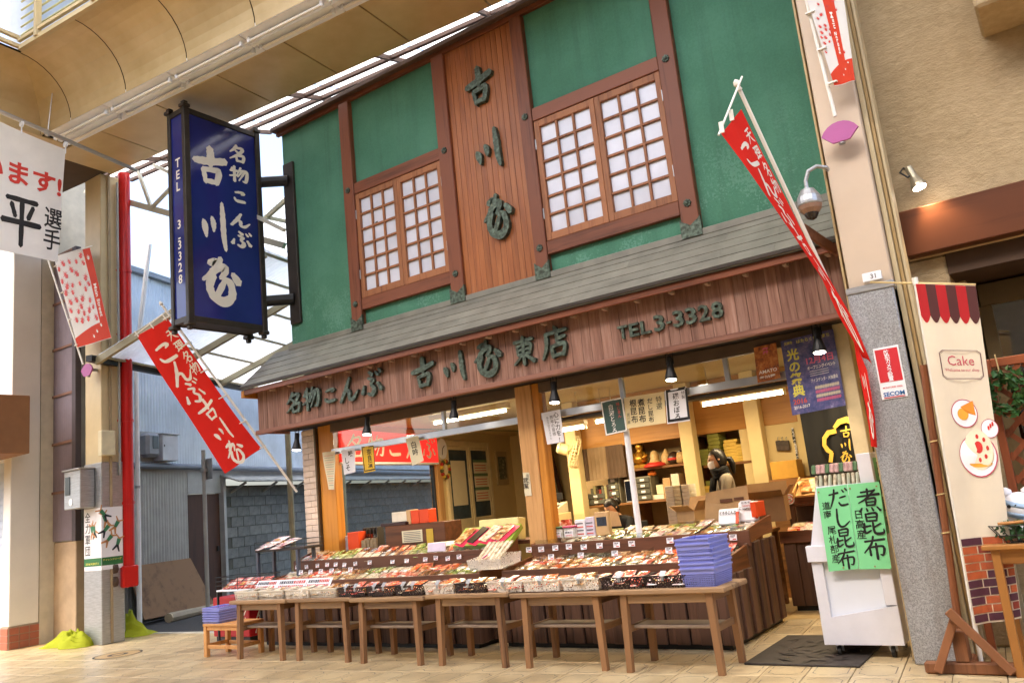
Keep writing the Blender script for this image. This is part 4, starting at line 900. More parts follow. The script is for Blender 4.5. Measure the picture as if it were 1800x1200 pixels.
for k in range(6): inst('blue_tray', TRm, MT(cx + random.uniform(-.004, .004), 6.02, ZS + k * .027, .02 * (k % 3 - 1)), None, 'shallow blue plastic tray, %s of the stack on the pine stool' % ('bottom', 'second from bottom', 'third from bottom', 'third from top', 'second from top', 'topmost')[k], 'tray', 'flat blue trays on the stool')
def _lace(name, c):
    k = N(name); vo = k.n('TexVoronoi'); vo.feature = 'DISTANCE_TO_EDGE'; vo.inputs['Scale'].default_value = 55; k.l(k.coord(), vo.inputs[0]); k.base(c, .5); tr = k.n('BsdfTransparent'); mx = k.n('MixShader')
    k.l(k.math('LESS_THAN', vo.outputs['Distance'], .2), mx.inputs[0]); k.l(tr.outputs[0], mx.inputs[1]); k.l(k.p.outputs[0], mx.inputs[2]); k.l(mx.outputs[0], k.o.inputs[0]); return k.done()
M_lw, M_lb = _lace('white_lace_plastic', '#e6ddd0'), _lace('brown_lace_plastic', '#2e1c1a')
M_wplast = plain('white_basket_plastic', '#e2dacb', .45, var=.04)
# pouches
def _pouch(name, c1, c2, c3, gloss=.22):
    k = N(name); v = k.coord(); oi = k.n('ObjectInfo'); ad = k.n('VectorMath', operation='ADD'); k.l(v, ad.inputs[0]); k.l(oi.outputs['Location'], ad.inputs[1])
    f = k.noise(ad.outputs[0], 20, 4, .55); col = k.ramp(f, [(.34, c1), (.5, c2), (.66, c3)]); k.base(k.rnd(col, .12), gloss, 0, .6); k.p.inputs['Coat Weight'].default_value = .8; k.p.inputs['Coat Roughness'].default_value = .06
    k.bump(k.noise(ad.outputs[0], 16, 3), .5, .01); return k.done()
PM = [_pouch('pouch_amber', '#5a3520', '#a9733e', '#e0c79a'), _pouch('pouch_orange', '#a8391c', '#df6a34', '#f0c49a'), _pouch('pouch_kelp', '#20201a', '#44402c', '#8f8a66'), _pouch('pouch_pale', '#8d7a60', '#d8c7a6', '#f2ead8'), _pouch('pouch_red', '#8e2219', '#d8604b', '#f1d3c0'), _pouch('pouch_green', '#39512a', '#7d8f43', '#cdd09a'), _pouch('pouch_brown', '#3a241a', '#6f4a30', '#b98f60'), _pouch('pouch_pink', '#b8737a', '#e9c4bd', '#f7efe8')]
def pouch_mesh(mat, w, d, h, seed):
    r = random.Random(seed); m = MB(); m.smooth = True; n1, n2 = 8, 6
    def fn(sg): return lambda u, v: ((u - .5) * w, (v - .5) * d, h / 2 + sg * h / 2 * (max(0, math.sin(math.pi * u)) * max(0, math.sin(math.pi * v))) ** .45 * (1 + r.uniform(-.18, .18)))
    m.grid(fn(1), n1, n2); m.grid(fn(-1), n1, n2); m.mat(1); q = (.22, .5) if seed % 3 else (.12, .34); m.grid(lambda u, v: (((.18 if seed % 2 else .3) + (.64 if seed % 2 else .4) * u - .5) * w, (q[0] + (q[1] - q[0]) * v - .5) * d, h * .93 + .004 * (1 - abs(2 * u - 1))), 3, 2); m.mat(2); m.grid(lambda u, v: ((.26 + .34 * u - .5) * w, (q[0] + .1 + .06 * v - .5) * d, h * .93 + .0055), 2, 1); return mesh_of('pouch', m, [mat, (M_lab2, M_lab, mat, M_lab)[seed % 4], (M_labr, M_labk)[seed % 2]])
M_lab, M_lab2, M_labr, M_labk = plain('pouch_label_white', '#e6e2dc', .3, var=.03, bump=0), plain('pouch_label_gold', '#c9a24a', .3, var=.06, bump=0), plain('pouch_label_red', '#b8362c', .4, bump=0), plain('pouch_label_ink', '#3a3a3c', .4, bump=0)
POU = [[pouch_mesh(m, .12, .185, .022, 4 * i + j) for j in range(4)] for i, m in enumerate(PM)]
def pouch(x, y, z, rz=0, rx=0, mi=None, label='', group='', s=1.0, ry=0):
    mi = random.randrange(len(PM)) if mi is None else mi
    return inst('pouch', random.choice(POU[mi]), MT(x, y, z, rz, s, s, s, rx, ry), None, label, 'pouch', group)
M_card = plain('price_card_white', '#eeebf0', .5, var=.02, bump=0); M_print_r = plain('print_red', '#c9584e', .6, bump=0); M_print_k = plain('print_grey', '#5e5e64', .6, bump=0)
CM_ = MB(); CM_.cbox(-.03, .03, -.0015, .0015, 0, .045, .0006); CM_.mat(1)
for k, (a, b) in enumerate(((-.022, .016), (-.022, .006))): CM_.box(a, b, -.0024, -.0016, .030 - k * .009, .034 - k * .009)
for a, b in ((-.02, -.012), (-.01, -.001), (.002, .02)): CM_.box(a, b, -.0024, -.0016, .035, .041)
CM_.mat(2).box(-.004, .023, -.0024, -.0016, .006, .014)
CARD = mesh_of('price_card', CM_, [M_card, M_print_k, M_print_r])
BWID = [(410, 452, 'w'), (453, 497, 'w'), (499, 541, 'l'), (543, 590, 'w'), (592, 640, 'b'), (642, 690, 'b'), (692, 742, 'b'), (744, 797, 'l'), (798, 853, 'b'), (855, 917, 'l'), (919, 984, 'l'), (987, 1053, 'l'), (1055, 1129, 'b'), (1131, 1208, 'b')]
content = [(0, 3), (3, 0), (3, 3), (0, 3), (4, 4), (1, 4), (1, 3), (0, 1), (0, 1), (4, 1), (1, 1), (1, 0), (4, 7), (4, 7)]
side_names = ['white perforated', 'white perforated', 'white lace', 'white perforated', 'brown lace', 'brown lace', 'brown lace', 'white lace', 'brown lace', 'white lace', 'white lace', 'white lace', 'brown lace', 'brown lace']
ordn = ['first', 'second', 'third', 'fourth', 'fifth', 'sixth', 'seventh', 'eighth', 'ninth', 'tenth', 'eleventh', 'twelfth', 'thirteenth', 'last']
for i, (pa, pb_, ty) in enumerate(BWID):
    yb0 = 5.84; a, b = at(pa, 1042, y=yb0).x, at(pb_, 1042, y=yb0).x; w_ = b - a - .006; d_ = .24; h_ = .085
    if ty == 'w': me = basket_mesh(w_, d_, h_, .08, 12, 4, .005, M_wplast, 'tray_basket')
    else: me = basket_mesh(w_, d_, h_, .06, 4, 0, .005, M_lw if ty == 'l' else M_lb, 'tray_basket')
    cx, cy = (a + b) / 2, yb0 + d_ / 2 + .01
    inst('tray_basket', me, MT(cx, cy, TZ + .001, random.uniform(-.03, .03)), None, '%s tray basket, %s along the tables from the left' % (side_names[i], ordn[i]), 'basket', 'tray baskets along the front tables')
    n = max(2, int(w_ / .09)); 
    for r in range(2):
        for k in range(n):
            pouch(cx + (k + .5 - n / 2) * (w_ * .9 / n) + random.uniform(-.012, .012), cy + (r - .5) * .085 + random.uniform(-.01, .01), TZ + .045 + r * .02 + (k % 2) * .012, random.uniform(-.4, .4), .35 + random.uniform(-.12, .12), random.choice(content[i]), 'small shiny food pouch in the %s tray basket from the left' % ordn[i], 'pouches in the %s tray basket' % ordn[i], .85)
    if i > 3:
        for q in ((.35, .7) if i < 8 and i != 7 else (.5,)):
            cl_ = thing('card_clip', 'silver card clip on the rim of the %s tray basket%s' % (ordn[i], '' if q == .5 else (', left of two' if q < .5 else ', right of two')), 'clip', (a + w_ * q, yb0, TZ + h_), 0, 'silver card clips on tray baskets'); x = a + w_ * q
            part('clip_plate', MB().slab((x - .022, yb0 - .012, TZ + h_ + .005), (x + .022, yb0 - .012, TZ + h_ + .005), (x + .026, yb0 + .02, TZ + h_ + .04), (x - .02, yb0 + .02, TZ + h_ + .04), .002), M_steel, cl_)
            part('clip_foot', MB().cbox(x - .01, x + .01, yb0 - .012, yb0 - .004, TZ + h_ - .03, TZ + h_ + .006, .001), M_steel, cl_)
for k, (p0, p1, py0, py1) in enumerate(((447, 483, 1013, 1030), (484, 533, 1012, 1032), (535, 577, 1010, 1034))):
    y_ = 6.12; a, b = at(p0, py1, y=y_), at(p1, py0, y=y_); t = thing('price_board', ['small white price board standing behind the leftmost white baskets', 'wide white price board in the middle behind the white baskets', 'white price board nearest the brown baskets'][k], 'price sign', ((a.x+b.x)/2, y_, TZ), 0, 'white price boards on the left tables')
    zb_, zt_ = TZ + .07, TZ + .165; P_ = lambda u, v, d=0: Vector((a.x + (b.x - a.x) * u + .02 * v, y_ + .05 * v - .001 - d, zb_ + (zt_ - zb_) * v))
    part('board', MB().slab(P_(0, 0), P_(1, 0), P_(1, 1), P_(0, 1), .003), M_card, t); part('foot', MB().cbox(a.x + .04, b.x - .04, y_ + .004, y_ + .008, TZ, zb_ + .01, .001), M_card, t)
    m = MB(); rr = random.Random(k)
    for r, (v0, v1) in enumerate(((.55, .85), (.15, .4))):
        u = .06
        while u < .9:
            w_ = rr.uniform(.03, .07); m.cur = r if u < .5 else 1; m.quad(P_(u, v0, .0025), P_(u + w_, v0, .0025), P_(u + w_, v1, .0025), P_(u, v1, .0025)); u += w_ + .02
    part('print', m, [M_print_k, M_print_r], t)
# ------------------------------------------------------------------ counters
M_ctr = wood('dark_counter_plank', '#5c4133', '#2c1c16', 'z', .55, 24, .2, bump=.3); M_ctrx = wood('dark_counter_board', '#6b4532', '#432a20', 'x', .45, 22, .08); M_ctry = wood('dark_counter_cheek', '#7a4c2c', '#4a2c18', 'y', .4, 22, .08)
M_acr = glassm('clear_acrylic', '#f4f6f4', .05, .9)
def counter(x0, x1, yb, y1, y2, y3, label, z=(0.585, .70, .765, .785, .895, .97)):
    t = thing('sales_counter', label, 'counter', ((x0+x1)/2, y1, 0), 0, 'stepped sales counters')
    x = x0; k = 0
    while x < x1 - .02:
        wd = (.105, .085, .12, .095)[k % 4]; b = min(x + wd, x1); off = (k % 2) * .028
        part('plank', MB().cbox(x + .002, b - .002, yb + off, yb + .03 + off, .045, z[0] - .001, .005), M_ctr, t); x = b; k += 1
    y = yb + .03; k = 0
    while y < y3 - .02:
        wd = .12; b = min(y + wd, y3); off = (k % 2) * .022; top = z[0] - .001 if b <= y2 + .05 else z[3]
        part('plank', MB().cbox(x1 - .03 - off, x1 - off, y + .002, b - .002, .045, top, .005), M_ctr, t); y = b; k += 1
    part('plinth', MB().box(x0 + .03, x1 - .06, yb + .06, y3 - .02, 0, .06), M_black, t)
    part('core', MB().box(x0 + .01, x1 - .05, yb + .05, y3 - .01, .06, z[0] - .01), M_black, t)
    part('tier_front', MB().cbox(x0, x1, y1, y1 + .03, z[0], z[1], .005), M_ctrx, t); part('tier_front', MB().cbox(x0, x1, y2, y2 + .03, z[3] - .03, z[4], .005), M_ctrx, t)
    part('tier_shelf', MB().slab((x0 + .02, y1 + .031, z[0] + .05), (x1 - .03, y1 + .031, z[0] + .05), (x1 - .03, y2 - .001, z[2] - .03), (x0 + .02, y2 - .001, z[2] - .03), .02), M_ctrx, t)
    part('tier_shelf', MB().slab((x0 + .02, y2 + .031, z[4] - .05), (x1 - .03, y2 + .031, z[4] - .05), (x1 - .03, y3, z[5] - .04), (x0 + .02, y3, z[5] - .04), .02), M_ctrx, t)
    for xx in (x0, x1 - .028):
        m = MB(); m.poly([(xx, y1 + .031, z[0] - .02), (xx, y2 - .001, z[0] + .0), (xx, y2 - .001, z[2] + .01), (xx, y1 + .031, z[1] + .01)], .028); part('cheek', m, M_ctry, t)
        m = MB(); m.poly([(xx, y2 + .031, z[3] + .0), (xx, y3, z[3] + .05), (xx, y3, z[5] + .01), (xx, y2 + .031, z[4] + .005)], .028); part('cheek', m, M_ctry, t)
    part('acrylic_strip', MB().cbox(x0 + .03, x1 - .04, y1 + .034, y1 + .038, z[0] + .06, z[1] + .045, .0005), M_acr, t)
    part('acrylic_strip', MB().cbox(x0 + .03, x1 - .04, y2 + .034, y2 + .038, z[4] - .03, z[4] + .04, .0005), M_acr, t)
    n = int((x1 - x0) / .45)
    for k in range(1, n): 
        x = x0 + (x1 - x0) * k / n; m = MB(); m.poly([(x, y1 + .04, z[0] + .06), (x, y2 - .01, z[2] - .02), (x, y2 - .01, z[2] + .04), (x, y1 + .04, z[1] + .03)], .003); part('acrylic_divider', m, M_acr, t)
    return t
xl = at(516, 990, y=7.08).x
counter(xl + .02, -5.12, 6.52, 6.60, 7.06, 7.36, 'long stepped counter of dark ribbed planks left of the timber post')
counter(-4.93, -2.6, 6.62, 6.72, 7.28, 8.02, 'stepped counter of dark ribbed planks right of the timber post')
def fill(x0, x1, ya, yb, za, zb, rows_, pal, label, group, dx=.125):
    for r in range(rows_):
        x = x0 + .07
        while x < x1 - .06:
            q = (r + .5) / rows_; y = ya + (yb - ya) * q; z = za + (zb - za) * q; s = math.atan2(zb - za, yb - ya)
            pouch(x + random.uniform(-.015, .015), y + random.uniform(-.02, .02), z + .004 + random.uniform(0, .012), (.18, -.12, .05, -.2)[int((x - x0) / .45) % 4] + random.uniform(-.07, .07), s + .12 + random.uniform(-.03, .08), pal[int((x - x0) / .45 + r * 3) % len(pal)], label, group, random.uniform(1.1, 1.2)); x += dx * 1.08
            if random.random() < .08: pouch(x - dx + random.uniform(-.03, .03), y + .02, z + .035, random.uniform(-.5, .5), s + .15, pal[int((x - x0) / .42 + r * 3) % len(pal)], label, group, 1.0)
A_, B_ = xl + .04, -5.16
fill(A_, B_, 6.66, 7.02, .645, .735, 2, [1, 4, 0, 3, 4, 6, 5, 3, 1, 0], 'shiny food pouch on the lower step of the left counter', 'pouches on the left counter, lower step')
fill(A_, B_, 7.12, 7.34, .855, .93, 2, [1, 5, 3, 0, 5, 6], 'flat food pouch on the upper step of the left counter', 'pouches on the left counter, upper step', .14)
fill(-4.87, -2.66, 6.78, 7.24, .645, .735, 3, [0, 1, 2, 4, 0, 1, 6, 2], 'shiny food pouch on the lower step of the right counter', 'pouches on the right counter, lower step')
fill(-4.62, -2.66, 7.36, 7.95, .855, .925, 3, [3, 5, 7, 0, 2, 3, 5], 'flat food pouch on the upper step of the right counter', 'pouches on the right counter, upper step', .15)
lp = [520, 537, 556, 573, 588, 603, 623, 648, 688, 713, 746, 765, 786, 806]; rp = [928, 950, 975, 999, 1025, 1053, 1083, 1110, 1178, 1207, 1234, 1290]
for i, p in enumerate(lp): x = at(p, 985, y=7.04).x; inst('price_card', CARD, MT(x, 7.05, .80 + .02 * random.random(), 0, 1, 1, 1, random.uniform(-.3, 0), random.uniform(-.1, .1)), None, 'white price card, %s from left on the left counter upper board' % (ordn + ['fifteenth'])[i], 'price card', 'price cards on the left counter')
ordr = ['first', 'second', 'third', 'fourth', 'fifth', 'sixth', 'seventh', 'eighth', 'ninth', 'tenth', 'eleventh', 'last']
for i, p in enumerate(rp): x = at(p, 955, y=7.27).x; inst('price_card', CARD, MT(x, 7.272, .815 + .012 * random.random(), 0, 1.15, 1, 1.15, random.uniform(-.2, 0), random.uniform(-.08, .08)), None, 'white price card, %s from left on the right counter upper board' % ordr[i], 'price card', 'price cards on the right counter')
ll = [(528, 1005), (545, 1005), (563, 1003), (582, 1003), (615, 1000)]
for i, (p, q) in enumerate(ll + [(910, 985), (968, 980), (1020, 974), (1080, 972), (1175, 966)]):
    y_ = 6.8 if i < 5 else 7.0; c = at(p, q, y=y_); zz = .76; inst('price_card', CARD, MT(c.x, y_, zz, 0, 1.1, 1, 1.1, -.25), None, 'white price card standing among pouches on the lower step, %s from left' % ordn[i], 'price card', 'price cards on the lower steps')
# ------------------------------------------------------------------ hanging papers
def paper(name, px, y, mat, label, cols=(), frame=None, cat='paper sign', group=None, curl=.004, rows_=None):
    """px: TL, TR, BR, BL pixels on the plane y; cols: (text, u, vtop, size, matname, bold)"""
    c = Cloth(at(*px[0], y=y), at(*px[1], y=y), at(*px[3], y=y), at(*px[2], y=y), curl, .6, .4)
    t = thing(name, label, cat, c.p(.5, 1), 0, group); part('sheet', c.mesh(6, 8), mat, t); f = c.f(.002)
    by = {}
    for tx_, u, v, s, mm, bd in cols: put_vert(by.setdefault(mm, MB()), tx_, f, c.w * u, c.h * (1 - v), c.h * s, c.h * s * 1.0, bd, False, 1.0)
    for (tx_, u, v, h, w_, mm, bd) in (rows_ or ()): put_text(by.setdefault(mm, MB()), tx_, f, c.w * u, c.h * (1 - v) - c.h * h, c.h * h, c.w * w_, bd)
    if frame:
        m = by.setdefault(frame[0], MB())
        for e in frame[1:]:
            w2 = .012 * c.w / .2; g = [(e, e), (1 - e, e), (1 - e, 1 - e), (e, 1 - e)]
            for i in range(4):
                a, b = g[i], g[(i + 1) % 4]; ax = (w2, 0) if i % 2 else (0, w2)
                m.add([f(a[0] * c.w, a[1] * c.h), f(b[0] * c.w, b[1] * c.h), f(b[0] * c.w + ax[0], b[1] * c.h + ax[1]), f(a[0] * c.w + ax[0], a[1] * c.h + ax[1])], [(0, 1, 2, 3)])
    for k, (mm, m) in enumerate(by.items()): part('lettering', m, MATS[mm], t)
    return t, c
plain('ink_gold', '#c9a84a', .5, bump=0); plain('ink_white', '#ece9e2', .6, bump=0); plain('ink_green', '#1f5a3d', .6, bump=0); plain('ink_pink', '#d86a8a', .6, bump=0); plain('ink_yellow', '#d8cf5a', .6, bump=0); plain('ink_blue', '#33428f', .6, bump=0)
P_white, P_cream, P_yel = plain('paper_white', '#e4e3e8', .6, var=.02, bump=0), plain('paper_cream', '#ddd3b2', .6, var=.04, bump=0), plain('paper_yellow', '#e0b52c', .6, var=.03, bump=0)
P_green, P_dgreen = plain('paper_mint', '#7fd295', .6, var=.03, bump=0), plain('paper_dark_green', '#3f5750', .6, var=.04, bump=0)
YP = 7.33
paper('price_strip', ((567, 795), (588, 792), (588, 860), (578, 860)), YP, P_cream, 'narrow curling printed price strip hanging beside the orange post', [], None, curl=.012, rows_=[('-------', .15, .1 + .06 * k, .01, .7, 'print_grey' if k % 3 else 'print_red', .03) for k in range(14)])
paper('paper_sign', ((600, 791), (623, 787), (625, 829), (605, 834)), YP, P_white, 'white paper with black brush writing left of the yellow paper', [('味', .68, .06, .26, 'black_ink', .02), ('しそ', .38, .3, .3, 'black_ink', .01)])
paper('paper_sign', ((635, 785), (657, 782), (660, 827), (640, 831)), YP, P_yel, 'yellow paper with black brush characters hanging from the transom', [('奈良漬', .6, .1, .25, 'black_ink', .015)], ('black_ink', .05))
paper('paper_sign', ((713, 771), (735, 765), (745, 809), (725, 818)), YP, P_cream, 'tilted cream paper with brush writing in front of the red sign', [('白吟', .5, .15, .28, 'black_ink', .012)])
paper('paper_sign', ((952, 726), (984, 719), (992, 776), (962, 781)), YP, P_white, 'white handwritten paper just right of the timber post', [('心に力を!!', .75, .04, .19, 'black_ink', .012), ('熊本の皆様', .5, .12, .13, 'black_ink', .0), ('私たちは忘れません', .28, .14, .08, 'black_ink', .0)])
paper('paper_sign', ((1056, 708), (1092, 700), (1101, 758), (1065, 766)), YP, P_dgreen, 'dark green paper with white brush characters and white edge', [('白波とろろ', .45, .1, .175, 'ink_white', .018), ('味じまん', .8, .08, .12, 'print_red', .01)], ('ink_white', .01))
paper('paper_sign', ((1097, 699), (1167, 688), (1171, 743), (1102, 753)), YP, plain('paper_cream_orange', '#e2cf9c', .6, var=.1, scale=3, bump=0), 'wide cream paper with four columns of brush writing', [('特選', .86, .1, .22, 'black_ink', .0), ('だし昆布', .64, .12, .2, 'black_ink', .012), ('煮昆布', .42, .1, .26, 'black_ink', .014), ('根昆布', .22, .08, .26, 'black_ink', .01), ('吉川屋', .07, .5, .12, 'black_ink', 0)])
paper('paper_sign', ((1169, 686), (1206, 679), (1213, 739), (1173, 745)), YP, P_white, 'white paper with a double black border and brush characters', [('磯おぼろ', .48, .12, .2, 'black_ink', .014), ('特製', .82, .1, .12, 'black_ink', 0)], ('black_ink', .04, .08))
paper('post_label', ((919, 830), (930, 830), (935, 871), (923, 871)), 7.352, P_cream, 'small cream vertical label pasted on the timber post', [('店内の', .7, .06, .15, 'black_ink', 0), ('営業', .32, .2, .25, 'black_ink', .01)])
def _fest(name, cols):
    k = N(name); v = k.coord(); f = k.noise(v, 14, 6, .75); k.base(k.ramp(f, cols), .35); return k.done()
paper('event_poster', ((1325, 611), (1364, 602), (1372, 664), (1332, 673)), YP, _fest('festival_orange_print', [(.35, '#4a2a2c'), (.5, '#b0642c'), (.62, '#c98b48'), (.7, '#40489a')]), 'small orange and blue festival poster left of the large purple poster', [], None, 'poster', None, .004, [('AMATO', .1, .68, .1, .8, 'ink_white', .02), ('奉納舞', .1, .84, .08, .7, 'ink_white', .02), ('祭', .35, .06, .2, .3, 'ink_pink', .02)])
paper('event_poster', ((1372, 600), (1464, 578), (1487, 712), (1393, 730)), YP, _fest('festival_purple_print', [(.3, '#2c3358'), (.46, '#4c5384'), (.58, '#6b628f'), (.72, '#a3a6c8')]), 'large purple light festival poster hanging above the entrance', [('光の祭典', .19, .13, .16, 'ink_yellow', .03)], None, 'poster', None, .004, [('天理市', .06, .03, .045, .16, 'ink_yellow', .02), ('はたらく音のまち', .3, .03, .05, .62, 'ink_yellow', .02), ('12月4日', .42, .29, .1, .5, 'ink_pink', .03), ('オープニングイベント', .42, .41, .05, .52, 'ink_white', .02), ('2016', .06, .8, .07, .26, 'print_red', .03), ('アイスサンタ・大抽選会', .45, .58, .05, .5, 'ink_white', .01), ('2016-2017', .06, .89, .04, .3, 'ink_white', .02)] + [('----------------', .45, .48 + .028 * k, .006, .35, 'ink_white', .02) for k in range(3)] + [('##########', .5, .68 + .055 * k, .045, .45, 'ink_pink' if k % 2 else 'paper_cream', .02) for k in range(4)])
# ------------------------------------------------------------------ shop interior
ZI = 2.6
RS = thing('red_sign', 'red illuminated sign with white kelp lettering over the side window', 'sign', sw(1.4, .05, 2.1))
M_rl = emit('red_sign_face', (.62, .02, .015), .35)
part('box', swbox(MB(), .1, 2.72, -.04, .12, 2.08, 2.5), M_rl, RS); part('bottom_trim', swbox(MB(), .1, 2.72, -.04, .125, 2.05, 2.078), M_white, RS)
m = MB(); fr_ = lambda s, z, d=0: sw(s, .1225 + d, z)
for k, ch in enumerate('名物こんぶ'):
    for j, (vs, fs, _) in enumerate(brush(ch)): m.add([fr_(.22 + k * .5 + a * .42, 2.13 + b * .32, .0005 * j) for a, b in vs], fs)
part('lettering', m, M_letter, RS)
# clock, wreath, sliding door, calendar, pictures on the cream wall
A3, D3 = (sw(0).x, sw(0).y), SD
def wp(px, py, off=0): q = onwall(px, py, A3, D3); return q + Vector((SD[1], -SD[0], 0)) * off
nW = Vector((SD[1], -SD[0], 0)).normalized(); dW = Vector((*SD, 0)).normalized()
c = wp(772, 789); t = thing('wall_clock', 'round pale wall clock beside the red sign', 'clock', c); part('case', MB().lathe([(.2, .01), (.2, .04), (.17, .055)], c, nW, 24), plain('clock_cream', '#cfc2a4', .4), t); part('face', MB().lathe([(.165, .05), (.165, .0565)], c, nW, 24), M_white, t)
part('hand', MB().bar(c + nW * .06, c + nW * .06 + dW * .07 + Vector((0, 0, .05)), .01, .008), M_black, t); part('hand', MB().bar(c + nW * .06, c + nW * .06 - dW * .02 + Vector((0, 0, -.1)), .008, .008), M_black, t)
c = wp(778, 825); t = thing('dried_wreath', 'small dried wreath of red and yellow fruits below the clock', 'wreath', c)
for k in range(15):
    a = k * 2 * math.pi / 15; p_ = c + nW * .05 + dW * (.13 * math.cos(a)) + Vector((0, 0, .13 * math.sin(a))); part('fruit', MB().lathe([(.01, -.03), (.035, -.01), (.035, .015), (.01, .035)], p_, nW, 7), (plain('berry_red', '#9c2a1e', .5), plain('berry_yellow', '#c0a03a', .5), plain('leaf_olive', '#4f5530', .6))[k % 3], t)
DR = thing('sliding_door', 'cream sliding door with glass panes in the rear side wall', 'door', wp(830, 905))
s0, s1 = 3.2, 4.75; part('door_frame', swbox(swbox(swbox(MB(), s0 - .08, s0, 0, .05, .1, 2.45), s1, s1 + .08, 0, .05, .1, 2.45), s0, s1, 0, .05, 2.36, 2.45), plain('cream_frame', '#d8c79c', .5), DR)
sm = (s0 + s1) / 2
for a, b, o in ((s0, sm + .03, .02), (sm, s1, .045)):
    lf = part('door_leaf', swbox(swbox(swbox(swbox(MB(), a, a + .07, o - .02, o, .1, 2.36), b - .07, b, o - .02, o, .1, 2.36), a + .07, b - .07, o - .02, o, .1, 1.16), a + .07, b - .07, o - .02, o, 2.3, 2.36), MATS['cream_frame'], DR)
    part('glass_pane', swbox(MB(), a + .07, b - .07, o - .014, o - .01, 1.16, 2.3, .001), plain('dark_door_glass', '#3c4a52', .12, var=.2, bump=0), lf)
c0 = sw(s0 + .09, .052, 1.4); t = thing('paper_sheet', 'tall plain cream paper covering the left door pane', 'paper', c0); part('sheet', swbox(MB(), s0 + .1, s0 + .62, .024, .028, 1.38, 2.12, .001), P_cream, t)
t = thing('calendar', 'three month calendar hanging on the right door pane', 'calendar', sw(sm + .2, .06, 1.4))
for k in range(3):
    z = 1.42 + k * .24; part('month_page', swbox(MB(), sm + .12, s1 - .1, .048, .052, z, z + .19, .001), P_cream, t); m = MB()
    for r in range(3): swbox(m, sm + .16, s1 - .16, .053, .054, z + .04 + r * .045, z + .055 + r * .045, .0003)
    part('print', m, M_print_r, t); part('picture_band', swbox(MB(), sm + .12, s1 - .1, .048, .052, z + .192, z + .235, .001), plain('calendar_green', '#5d7a55', .5), t)
t = thing('framed_print', 'small framed dark print on the cream wall near the door', 'picture', sw(5.3, .05, 1.75)); part('frame', swbox(MB(), 5.12, 5.62, .0, .03, 1.68, 2.3), plain('print_mount', '#b7a074', .5), t); part('picture', swbox(MB(), 5.19, 5.55, .031, .034, 1.78, 2.2, .001), _fest('dark_print', [(.4, '#2c3a33'), (.55, '#5a6653'), (.65, '#b9b79a')]), t)
yq = 12.9; a, b = at(935, 785, y=yq), at(985, 890, y=yq); t = thing('landscape_picture', 'dark framed landscape picture tilted forward on the back wall', 'picture', a)
m = MB().slab((a.x, yq + .15, b.z), (b.x, yq + .15, b.z), (b.x, yq - .15, a.z), (a.x, yq - .15, a.z), .05); part('frame', m, wood('picture_frame_wood', '#4a2f22', '#2c1c15', 'x'), t)
q_ = .1; lerp = lambda u, v: Vector((a.x + (b.x - a.x) * u, yq + .145 - .3 * v - .012, b.z + (a.z - b.z) * v)); m = MB().quad(lerp(q_, q_), lerp(1-q_, q_), lerp(1-q_, 1-q_), lerp(q_, 1-q_)); part('picture', m, _fest('landscape_print', [(.4, '#3c4a4c'), (.52, '#8a907e'), (.62, '#6c5a40')]), t)
# shelving along the rear of the sales area
YS, YSB = 9.8, 10.3; M_shelf = wood('shelf_board_wood', '#8a5f37', '#5f3f24', 'x', .55, 18); M_head = wood('shelf_header_wood', '#b5813f', '#94652c', 'x', .45, 9); M_cpost = plain('cream_shelf_post', '#dcc692', .5, var=.05)
SF = thing('wall_shelving', 'built in wooden shelving with cream posts along the rear wall', 'shelving', (-4.2, 10, 0))
part('back_panel', MB().box(-6.0, -2.35, YSB, YSB + .04, 0, ZI - .003), plain('shelf_back', '#c5a979', .6), SF)
part('header', MB().cbox(-5.9, -2.72, YS, YS + .03, 1.93, ZI - .004, .004), M_head, SF)
for px in (1012, 1217, 1338): x = at(px, 820, y=YS - .1).x; part('post', MB().cbox(x - .085, x + .085, YS - .16, YS - .005, 0, ZI - .003, .006), M_cpost, SF)
for x0, x1, zz in ((-4.95, -4.1, (1.61, 1.19)), (-3.95, -3.2, (1.55, 1.0, .75)), (-5.8, -4.96, (1.19,)), (-3.05, -2.4, (1.3, .9))):
    for z in zz: part('shelf', MB().cbox(x0, x1, YS + .002, YSB, z - .03, z, .004), M_shelf, SF)
for x in (-4.97, -4.08, -3.18): part('upright', MB().cbox(x - .015, x + .015, YS + .031, YSB - .002, 0, 1.925, .003), M_shelf, SF)
part('cabinet_front', MB().cbox(-5.85, -2.75, YS + .04, YS + .06, .02, .74, .003), M_shelf, SF)
# striped curtain
cu = thing('striped_curtain', 'short brown and beige striped curtain hanging below the shelf header', 'curtain', (-5.4, 9.78, 1.5)); x = at(1003, 800, y=9.77).x; xe = at(1095, 790, y=9.77).x; W_ = (xe - x)
for k, (a, b, cm) in enumerate(((0, .22, '#8b7458'), (.22, .33, '#5a4636'), (.33, .68, '#8b7458'), (.68, 1, '#5a4636'))):
    m = MB(); m.smooth = True; m.grid(lambda u, v: (x + W_ * (a + (b - a) * u), 9.77 + .015 * math.sin((a + (b-a)*u) * 90) * (.3 + .7 * (1 - v)), 1.52 + .43 * v), 14, 3); part('stripe_panel', m, plain('curtain_' + str(k % 2), cm, .8), cu)
